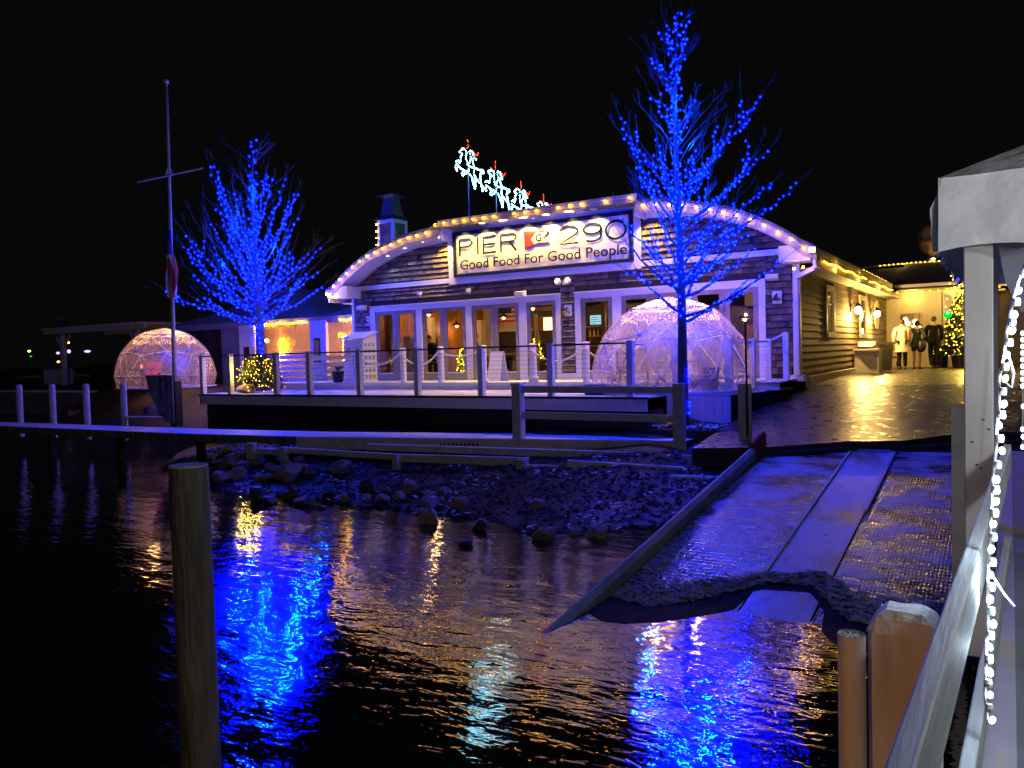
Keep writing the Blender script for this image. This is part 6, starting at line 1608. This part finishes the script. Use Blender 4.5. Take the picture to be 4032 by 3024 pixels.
mb = MB(); mb.poly([(-1.85, 31.8, 4.1), (-1.6, 31.8, 4.0), (-1.55, 31.8, 3.45), (-1.8, 31.8, 3.4)]); mb.build('cloth', 'white', t); mb = MB(); mb.tube([(-1.9, 31.82, 1.48), (-1.9, 31.82, 4.15)], .02, 6); mb.build('pole', 'darkmetal', t)

# ================================================================== PEOPLE
def skin_mesh(chains, m, sub=1):
    me = bpy.data.meshes.new('tmp'); V = []; E = []; Rd = []; ids = {}
    def vid(p, r):
        k = tuple(round(c, 4) for c in p)
        if k not in ids: ids[k] = len(V); V.append(p); Rd.append(r)
        return ids[k]
    for ch in chains:
        prev = None
        for p, r in ch:
            i = vid(p, r)
            if prev is not None and prev != i: E.append((prev, i))
            prev = i
    me.from_pydata(V, E, []); o = bpy.data.objects.new('tmp', me); C.objects.link(o)
    md = o.modifiers.new('s', 'SKIN'); md.use_smooth_shade = True
    for v, r in zip(me.skin_vertices[0].data, Rd): v.radius = (r, r) if not isinstance(r, tuple) else r
    me.skin_vertices[0].data[0].use_root = True
    s = o.modifiers.new('u', 'SUBSURF'); s.levels = sub; s.render_levels = sub
    out = bpy.data.meshes.new_from_object(o.evaluated_get(bpy.context.evaluated_depsgraph_get())); bpy.data.objects.remove(o); bpy.data.meshes.remove(me)
    out.materials.clear(); out.materials.append(M[m]); out.polygons.foreach_set('use_smooth', [True]*len(out.polygons)); return out
def person(loc, h, rot, lab, top, legs, coat_len=.0, lean=0.0, arms='down', stride=.0, bag=None, hairlen=.06, bare=False, seated=False):
    t = thing('person', loc, lab, 'person'); t.rotation_euler = (0, 0, rot); k = h/1.75
    def P(x, y, z): return (x*k, y*k, z*k)
    L = lean
    sp = [(0, 0, .95), (0, L*.3, 1.12), (0, L*.7, 1.32), (0, L, 1.45), (0, L*1.15, 1.53), (0, L*1.3-.01, 1.60), (0, L*1.35-.01, 1.70)]
    sr = [.13, .12, (.15, .11), (.10, .08), .055, (.078, .09), (.06, .07)]
    aL = {'down': [(.2, L+.0, 1.42), (.25, L, 1.15), (.24, L-.10, .90)], 'pocket': [(.2, L, 1.42), (.28, L+.03, 1.17), (.20, L-.10, 1.0)]}[arms]
    def hand(x, y, z, s): 
        o = [[(P(x, y, z), .035*k), (P(x, y-.02, z-.07), .033*k), (P(x, y-.03, z-.12), .02*k)], [(P(x, y-.02, z-.07), .033*k), (P(x-.03*s, y-.05, z-.09), .012*k)]]
        return o
    body = [[(P(*p), tuple(q*k for q in r) if isinstance(r, tuple) else r*k) for p, r in zip(sp, sr)]]
    hz = .48 if not seated else .95
    for s in (-1, 1):
        st = stride*s
        hip, knee, ank, toe = ((.09*s, 0, .92), (.095*s, -.03-st*.4, .50), (.095*s, .02+st, .08), (.10*s, -.12+st, .035)) if not seated else ((.09*s, 0, .92), (.1*s, -.42, .92), (.1*s, -.40, .52), (.1*s, -.52, .47))
        body.append([(P(0, 0, .95), .13*k), (P(*hip), .095*k), (P(*knee), .06*k), (P(*ank), .042*k), (P(*toe), .035*k)])
        a = [(x*s, y, z) for x, y, z in aL]
        body.append([(P(*sp[3]), .10*k), (P(*a[0]), .058*k), (P(*a[1]), .045*k), (P(*a[2]), .034*k)] + [(P(a[2][0], a[2][1]-.02, a[2][2]-.07), .033*k), (P(a[2][0], a[2][1]-.04, a[2][2]-.13), .018*k)])
        body.append([(P(a[2][0], a[2][1]-.02, a[2][2]-.07), .033*k), (P(a[2][0]-.035*s, a[2][1]-.05, a[2][2]-.08), .013*k)])
    me = skin_mesh(body, 'skin'); o = bpy.data.objects.new('body', me); C.objects.link(o); o.parent = t
    hb = MB(); hb.ball(P(0, L*1.35+.012, 1.665), .105*k, 2, (.82, .95, 1.0)); 
    if hairlen > .1: hb.ball(P(0, L*1.3+.06, 1.56), .10*k, 2, (.8, .55, 1.5))
    hb.v = [v for v in hb.v]; me2 = bpy.data.meshes.new('hair'); me2.from_pydata(hb.v, [], hb.f); me2.materials.append(M['hair']); me2.polygons.foreach_set('use_smooth', [True]*len(me2.polygons)); o = bpy.data.objects.new('hair', me2); C.objects.link(o); o.parent = t
    fc = MB(); fc.ball(P(0, L*1.35-.115, 1.635), .016*k, 1, (1, 1.4, 1.6)); 
    for s in (-1, 1): fc.ball(P(.088*s, L*1.35, 1.64), .022*k, 1, (.5, 1, 1.4))
    me3 = bpy.data.meshes.new('face'); me3.from_pydata(fc.v, [], fc.f); me3.materials.append(M['skin']); o = bpy.data.objects.new('ears_and_nose', me3); C.objects.link(o); o.parent = t
    # coat: torso shell + sleeves
    cz = .95-coat_len
    ck = [[(P(0, L*.1, cz), (.19*k, .15*k)), (P(0, L*.15, lerp(cz, 1.05, .6)), (.175*k, .14*k)), (P(0, L*.4, 1.15), (.165*k, .13*k)), (P(0, L*.75, 1.33), (.185*k, .13*k)), (P(0, L, 1.44), (.12*k, .10*k)), (P(0, L*1.1, 1.50), .075*k)]]
    for s in (-1, 1):
        a = [(x*s, y, z) for x, y, z in aL]; ck.append([(P(0, L, 1.44), (.12*k, .10*k)), (P(*a[0]), .086*k), (P(*a[1]), .080*k), (P(a[2][0], a[2][1], a[2][2]+.02), .056*k)])
    me = skin_mesh(ck, top); o = bpy.data.objects.new('coat', me); C.objects.link(o); o.parent = t
    if coat_len > .02:
        sk = MB(); n = 18; rg = []
        for j in range(5):
            f = j/4; z = lerp(1.12, .95-coat_len, f); rx, ry = lerp(.165, .225, f), lerp(.13, .17, f)
            rg.append([sk.vert(P(rx*math.cos(6.2832*i/n), L*.3+ry*math.sin(6.2832*i/n)+.01*math.sin(i*3+j), z)) for i in range(n)])
        for a_, b_ in zip(rg, rg[1:]):
            for i in range(n): sk.f.append([a_[i], b_[i], b_[(i+1) % n], a_[(i+1) % n]])
        me = bpy.data.meshes.new('coat_skirt'); me.from_pydata(sk.v, [], sk.f); me.materials.append(M[top]); me.polygons.foreach_set('use_smooth', [True]*len(me.polygons)); o = bpy.data.objects.new('coat_skirt', me); C.objects.link(o); o.parent = t
    lg = []
    for s in (-1, 1):
        st = stride*s
        if seated: pts = [((.09*s, 0, .92), .11), ((.1*s, -.42, .92), .075), ((.1*s, -.40, .56), .055)]
        elif bare: pts = [((.09*s, 0, .92), .11), ((.1*s, -.02, .62), .095)]
        else: pts = [((.09*s, 0, .92), .11), ((.095*s, -.03-st*.4, .50), .075), ((.095*s, .02+st, .10), .058)]
        lg.append([(P(0, 0, .95), .14*k)] + [(P(*p), r*k) for p, r in pts])
    me = skin_mesh(lg, legs); o = bpy.data.objects.new('trousers', me); C.objects.link(o); o.parent = t
    if not seated:
        for s in (-1, 1):
            st = stride*s; mb = MB(); mb.ball(P(.10*s, -.05+st, .045), .055*k, 2, (.85, 2.3, .8)); me = bpy.data.meshes.new('shoe'); me.from_pydata(mb.v, [], mb.f); me.materials.append(M['pot']); me.polygons.foreach_set('use_smooth', [True]*len(me.polygons)); o = bpy.data.objects.new('shoe', me); C.objects.link(o); o.parent = t
    if bag:
        x, y, z, r, m, sc = bag; mb = MB(); mb.ball(P(x, y, z), r*k, 2, sc); me = bpy.data.meshes.new('bag'); me.from_pydata(mb.v, [], mb.f); me.materials.append(M[m]); me.polygons.foreach_set('use_smooth', [True]*len(me.polygons)); o = bpy.data.objects.new('handbag', me); C.objects.link(o); o.parent = t
        tb = MB(); tb.tube([P(x, y, z+r*.8), P(x*.6, y-.02, 1.35), P(x*.4, L, 1.48)], .012, 5); me = bpy.data.meshes.new('strap'); me.from_pydata(tb.v, [], tb.f); me.materials.append(M[m]); o = bpy.data.objects.new('bag_strap', me); C.objects.link(o); o.parent = t
    return t
person((-2.93, 29.3, 1.49), 1.69, math.pi+.1, 'person in a knee length cream coat and dark trousers seen from behind at the entrance', 'coat_cream', 'jeans', .33, 0, 'down', 0, (-.22, .05, 1.18, .10, 'brown', (.6, .5, 2.2)), .06)
person((-2.53, 29.7, 1.49), 1.62, math.pi-.3, 'person in dark green jacket and shorts with a big black bag at the entrance', 'coat_green', 'bag', .12, -.06, 'pocket', 0, (-.20, .08, .86, .22, 'bag', (.75, .7, 1.15)), .06, bare=True)
person((-2.02, 29.75, 1.49), 1.74, math.pi+.25, 'person in a black jacket and dark jeans walking alone toward the entrance', 'coat_black', 'jeans', .06, 0, 'down', .10)
def seat_person(x, y, z, rot, lab, m): 
    person((x, y, z), 1.7, rot, lab, m, 'jeans', 0, 0, 'pocket', 0, seated=True)
seat_person(-14.9, 19.0, 1.52-.2, 1.2, 'seated dark clothed diner behind the leftmost doors', 'coat_black')
seat_person(-13.9, 20.2, 1.35, 2.2, 'seated diner behind the second pair of doors', 'coat_green')
seat_person(-11.9, 19.6, 1.35, -1.0, 'seated dark diner behind the third pair of doors', 'coat_black')
seat_person(-11.0, 20.4, 1.35, 1.8, 'seated diner in brown at the counter behind the third doors', 'brown')
person((-10.9, 21.6, 1.66), 1.7, 2.4, 'standing dark haired person seen through the single door leaf', 'coat_black', 'jeans', 0)
person((-8.35, 19.4, 1.66), 1.75, 2.9, 'standing person in a tan shirt by the television behind the right door', 'coat_cream', 'jeans', 0)
seat_person(-15.4, 19.8, 1.35, .3, 'seated child-like figure in blue behind the leftmost doors', 'flagblue')

# ================================================================== FOREGROUND PIER
t = thing('dark_piling', (-4.01, 2.88, -1.2), 'thick round weathered timber piling with a frosted top rising from the water at left', 'piling')
mb = MB(); N = 28; prof = []
rings = []
for j, z in enumerate([-1.2 + i*.14 for i in range(22)] + [1.795]):
    rr = .110*(1+.012*math.sin(j*1.7)); rings.append([mb.vert((-4.015+rr*math.cos(6.2832*k/N)*(1+.012*noise.noise(Vector((k, z*2, 0)))), 2.876+rr*math.sin(6.2832*k/N)*(1+.02*noise.noise(Vector((k*1.3, z*2, 4)))), z)) for k in range(N)])
for a, b in zip(rings, rings[1:]):
    for k in range(N): mb.f.append([a[k], a[(k+1) % N], b[(k+1) % N], b[k]])
mb.build('shaft', 'pile', t, smooth=True)
mb = MB(); mb.lathe((-4.015, 2.876, 1.796), [(.107, 0), (.105, .010)], 28); mb.build('frosted_top', 'pile_top', t)

PX = lambda y: -.155 + .033*y    # line of the handrail in plan
t = thing('pier_handrail', (0, 3, .8), 'weathered white timber handrail running along the pier edge in the right foreground', 'handrail')
mb = MB(); mb.beam((PX(-2), -2, 1.78), (PX(4.9), 4.9, 1.78), .035, .14, bev=.004); mb.build('top_rail', 'railwood', t)
mb = MB(); mb.beam((PX(-2)-.0, -2, 1.30), (PX(4.9), 4.9, 1.30), .035, .12, bev=.004); mb.build('lower_rail', 'railwood', t)
def snowpost(x, y, w, z1, lab, nm='pier_post', cap=True, m='oldwhite'):
    t = thing(nm, (x, y, .2), lab, 'post'); ch_ = .032
    mb = MB(); z0 = -.8
    mb.box((x-w/2, y-w/2, z0), (x+w/2, y+w/2, z1-ch_))
    a = [mb.vert((x+sx*w/2, y+sy*w/2, z1-ch_)) for sx, sy in ((-1,-1),(1,-1),(1,1),(-1,1))]; b = [mb.vert((x+sx*(w/2-ch_), y+sy*(w/2-ch_), z1)) for sx, sy in ((-1,-1),(1,-1),(1,1),(-1,1))]
    for k in range(4): mb.f.append([a[k], a[(k+1)%4], b[(k+1)%4], b[k]])
    mb.f.append(b); mb.build('shaft', m, t)
    if cap:
        mb = MB(); n = 8
        def cp(i, j):
            u, v = i/n*2-1, j/n*2-1; e = max(abs(u), abs(v)); zz = z1+.004 if e < .6 else z1+.006-(e-.6)/.4*(ch_+.006)
            return (x+u*(w/2+.004), y+v*(w/2+.004), zz+.010*(1-e*e)+.003*noise.noise(Vector((i*.9, j*.9, 1))))
        for i in range(n):
            for j in range(n): mb.poly([cp(i, j), cp(i+1, j), cp(i+1, j+1), cp(i, j+1)])
        mb.build('snow_cap', 'snow', t, smooth=True)
    return t
snowpost(-.195, 1.98, .14, 1.785, 'square snow capped post in the lower right foreground lit orange', m='postwood')
for z in (1.62, 1.30):
    mb = MB(); mb.tube([(-.12, 1.93, z), (-.108, 1.93, z)], .012, 8); mb.build('bolt', 'galv', bpy.data.objects['pier_post'])
t = thing('pvc_bumper', (-.29, 1.87, .2), 'white plastic ribbed bumper tube beside the snow capped post', 'bumper')
mb = MB(); mb.tube([(-.293, 1.87, -.5), (-.293, 1.87, 1.755)], .029, 20, cap=False); mb.tube([(-.293, 1.87, 1.3), (-.293, 1.87, 1.753)], .0245, 20, cap=False); mb.build('tube', 'pvc', t, smooth=True)
for k in range(4):
    a = k*math.pi/4+.3; mb = MB(); mb.box((-.0275, -.0018, 0), (.0275, .0018, 1.2)); mt = Matrix.Translation((-.293, 1.87, .552)) @ Matrix.Rotation(a, 4, 'Z'); mb.v = [mt @ v for v in mb.v]; mb.build('spoke', 'pvc', t)
snowpost(-.33, 7.45, .10, 1.88, 'slim brownish post left of the tall canopy column', 'slim_post', False, 'oldwhite')
# canopy with its corner column
cn = thing('pier_canopy', (1.2, 6.4, .8), 'white vinyl canopy on square columns at the right edge of the picture', 'canopy')
cx0, cy0, cx1, cy1 = -.30, 4.78, 3.2, 8.2; zb, zt = 2.87, 3.26
mb = MB(); mb.beam((-.1225, 4.9375, .7), (-.1225, 4.9375, 3.2), .135, .135, up=(0, 1, 0), bev=.006); mb.build('column', 'columnpaint', cn)
for (a_, z_) in ((.02, 1.98), (-.03, 1.86), (.045, 1.93), (.01, 1.72), (-.01, 1.74)):
    mb = MB(); mb.ball((-.1225+a_, 4.869, z_), .006, 1, (1.6, .3, .8)); mb.build('paint_chip', 'blackwood', cn)
mb = MB(); mb.box((-.19, 7.9, .7), (-.055, 8.035, 3.2)); mb.build('column', 'white', cn); mb = MB(); mb.box((3.0, 4.87, .7), (3.13, 5.0, 3.2)); mb.build('column', 'white', cn)
n = 40
def val(p, q, nrm, seed):
    mb = MB(); rows = 10
    def pt(i, j):
        f = i/n; g = j/rows; x = lerp(p[0], q[0], f); y = lerp(p[1], q[1], f); wv = .045*noise.noise(Vector((f*9+seed, g*1.2, 0)))+.022*noise.noise(Vector((f*16+seed+g*3, g*3, 3)))+.012*math.sin(f*60+g*7)*(1-g)
        sc = .035*math.sin(min(1, max(0, (f*8 % 1)))*math.pi)
        z = lerp(zb+sc+.015*noise.noise(Vector((f*9+seed, 0, 0))), zt, g); out = .03*(1-g)
        return (x+nrm[0]*(wv+out), y+nrm[1]*(wv+out), z)
    for i in range(n):
        for j in range(rows): mb.poly([pt(i, j), pt(i+1, j), pt(i+1, j+1), pt(i, j+1)])
    o = mb.build('valance', 'vinyl', cn, smooth=True)
    b2 = bmesh.new(); b2.from_mesh(o.data); bmesh.ops.remove_doubles(b2, verts=b2.verts, dist=.0005); b2.to_mesh(o.data); b2.free()
val((cx0, cy0), (cx1, cy0), (0, -1), 1); val((cx0, cy1), (cx0, cy0), (-1, 0), 2); val((cx1, cy0), (cx1, cy1), (1, 0), 3); val((cx1, cy1), (cx0, cy1), (0, 1), 4)
mb = MB(); apex = ((cx0+cx1)/2, (cy0+cy1)/2, 4.12); cs = [(cx0, cy0, zt), (cx1, cy0, zt), (cx1, cy1, zt), (cx0, cy1, zt)]
for k in range(4): mb.poly([cs[k], cs[(k+1) % 4], apex])
mb.build('roof', 'vinyl', cn)
mb = MB(); mb.box((-.18, 4.85, 2.92), (3.1, 4.9, 3.05)); mb.box((-.18, 4.9, 2.92), (-.13, 8.0, 3.05)); mb.build('frame_rail', 'galv', cn)
for k in range(2):
    mb = MB(); xa = -.05+k*.35; mb.poly([(xa, 4.93, 3.0), (xa+.3, 4.93, 3.0), (xa+.24, 4.93, 2.62), (xa+.12, 4.93, 2.54), (xa+.05, 4.93, 2.7)]); mb.build('rolled_flap', 'tentblue', cn)
# hanging strand of big white LEDs
LED = [(4060, 1010), (4013, 1143), (3993, 1235), (3979, 1302), (3969, 1394), (3948, 1495), (3950, 1587), (3940, 1678), (3936, 1776), (3923, 1884), (3920, 1972), (3914, 2067), (3911, 2162), (3904, 2263), (3904, 2358), (3904, 2453), (3898, 2548), (3895, 2643), (3891, 2738), (3902, 2836)]
lp = [EYE + ray_src(x, y)*2.05 for x, y in LED]
t = thing('led_strand', lp[-1], 'strand of large cool white LED bulbs hanging beside the handrail at right', 'string lights')
ledm = ball_mesh('bulb', .0082, 'e_led', 2, (.95, .95, 1.35))
for p in lp: inst('bulb', ledm, p+Vector((random.uniform(-.004, .006), 0, random.uniform(-.003, .003))), t, rot=(random.uniform(-.35, .35), random.uniform(-.45, .45), 0), scale=(random.uniform(.85, 1.1),)*3)
for a, b in zip(lp, lp[1:]):
    m_ = a.lerp(b, .5); mb = MB(); mb.lathe(m_, [(.008, -.010), (.0095, .0), (.008, .010)], 10); mb.build('socket', 'pvc', t)
mb = MB(); mb.tube([p+Vector((-.008, .004, 0)) for p in lp], .0035, 6); mb.tube([lp[5]+Vector((.0, 0, 0)), lp[5]+Vector((.02, 0, -.02)), lp[5]+Vector((.025, 0, .015)), lp[4]], .003, 5); mb.tube([lp[13], lp[13]+Vector((.03, 0, -.05)), lp[13]+Vector((.05, 0, -.075))], .003, 5); mb.build('cord', 'pvc', t)
for k in (1, 4, 7, 10, 13, 16): lamp('light', 'POINT', lp[k]+Vector((.03, -.03, 0)), 1.4, (.62, .8, 1), t, .012)
t = thing('led_strand', (.25, 4.6, 2), 'second bluish LED strand at the very right edge of the picture', 'string lights')
lq = [EYE + ray_src(x, y)*4.0 for x, y in [(4026, 1312+i*26) for i in range(9)] + [(4028, 1600), (4026, 1690), (4028, 1720), (4026, 1760)]]
for p in lq: inst('bulb', ledm, p, t)
mb = MB(); mb.tube(lq, .003, 5); mb.build('cord', 'pvc', t)
# pier floor
pf = thing('pier_deck', (1.5, 3, .6), 'pier deck of grooved grey-green boards with a pale edge plank in the lower right corner', 'pier')
mb = MB(); mb.beam((-.05, -3, .775), (.02, 13.5, .775), .11, .05); mb.build('edge_plank', 'white', pf)
k = 0; y = -3
while y < 13.4:
    mb = MB(); mb.box((.02+.0, y, .75), (3.2, y+.137, .795)); mb.build('board', 'foredeck', pf); y += .142
# fine grooves on the near boards
gr = MB(); y = .9
while y < 6.5: gr.box((.03, y, .795), (3.1, y+.006, .7975)); y += .0145
gr.build('groove_rib', 'foredeck', pf, kind='stuff')
mb = MB(); mb.box((-.10, -3, .45), (.05, 13.3, .74)); mb.build('stringer', 'blackwood', pf)
mb = MB(); mb.box((-.13, 3.1, .80), (-.035, 3.55, .84)); mb.build('kick_block', 'white', pf)
# unseen lights near the viewer, added to brighten the canopy and near posts
t = thing('led_strand', (1.3, 1.5, 3.2), 'added unseen cool white LED strand strung overhead along the pier beside the viewer', 'string lights')  # strand added out of view to brighten the canopy
lq = [(1.1+.02*math.sin(i), -1+i*.18, 3.15-.25*math.sin(i*math.pi/14)**2) for i in range(29)]
for p in lq: inst('bulb', ledm, p, t, scale=(1.6, 1.6, 1.6))
mb = MB(); mb.tube([(p[0], p[1], p[2]+.02) for p in lq], .004, 5); mb.build('cord', 'pvc', t)
for k in (19, 24, 28): lamp('light', 'POINT', (lq[k][0], lq[k][1], lq[k][2]-.05), 21, (.86, .90, 1), t, .03)
t = thing('assumed_pier_lantern', (-.6, -.6, 1.7), 'assumed warm bulkhead lantern, added out of view on a short pier post near the viewer', 'lamp')  # assumed lantern out of view; its light turns the near posts orange
mb = MB(); mb.box((-.66, -.66, -.8), (-.54, -.54, 1.55)); mb.build('post', 'pile', t)
mb = MB(); mb.lathe((-.6, -.6, 1.55), [(.06, 0), (.06, .02)], 10); mb.lathe((-.6, -.6, 1.72), [(.08, 0), (.02, .06)], 10); mb.build('frame', 'darkmetal', t)
mb = MB(); mb.lathe((-.6, -.6, 1.575), [(.045, 0), (.05, .07), (.045, .14)], 10); mb.build('globe', emis('assumed_lantern_amber_glow', (1, .42, .1), 2), t)
lamp('light', 'POINT', (-.6, -.45, 1.66), 30, (1, .44, .14), t, .05)
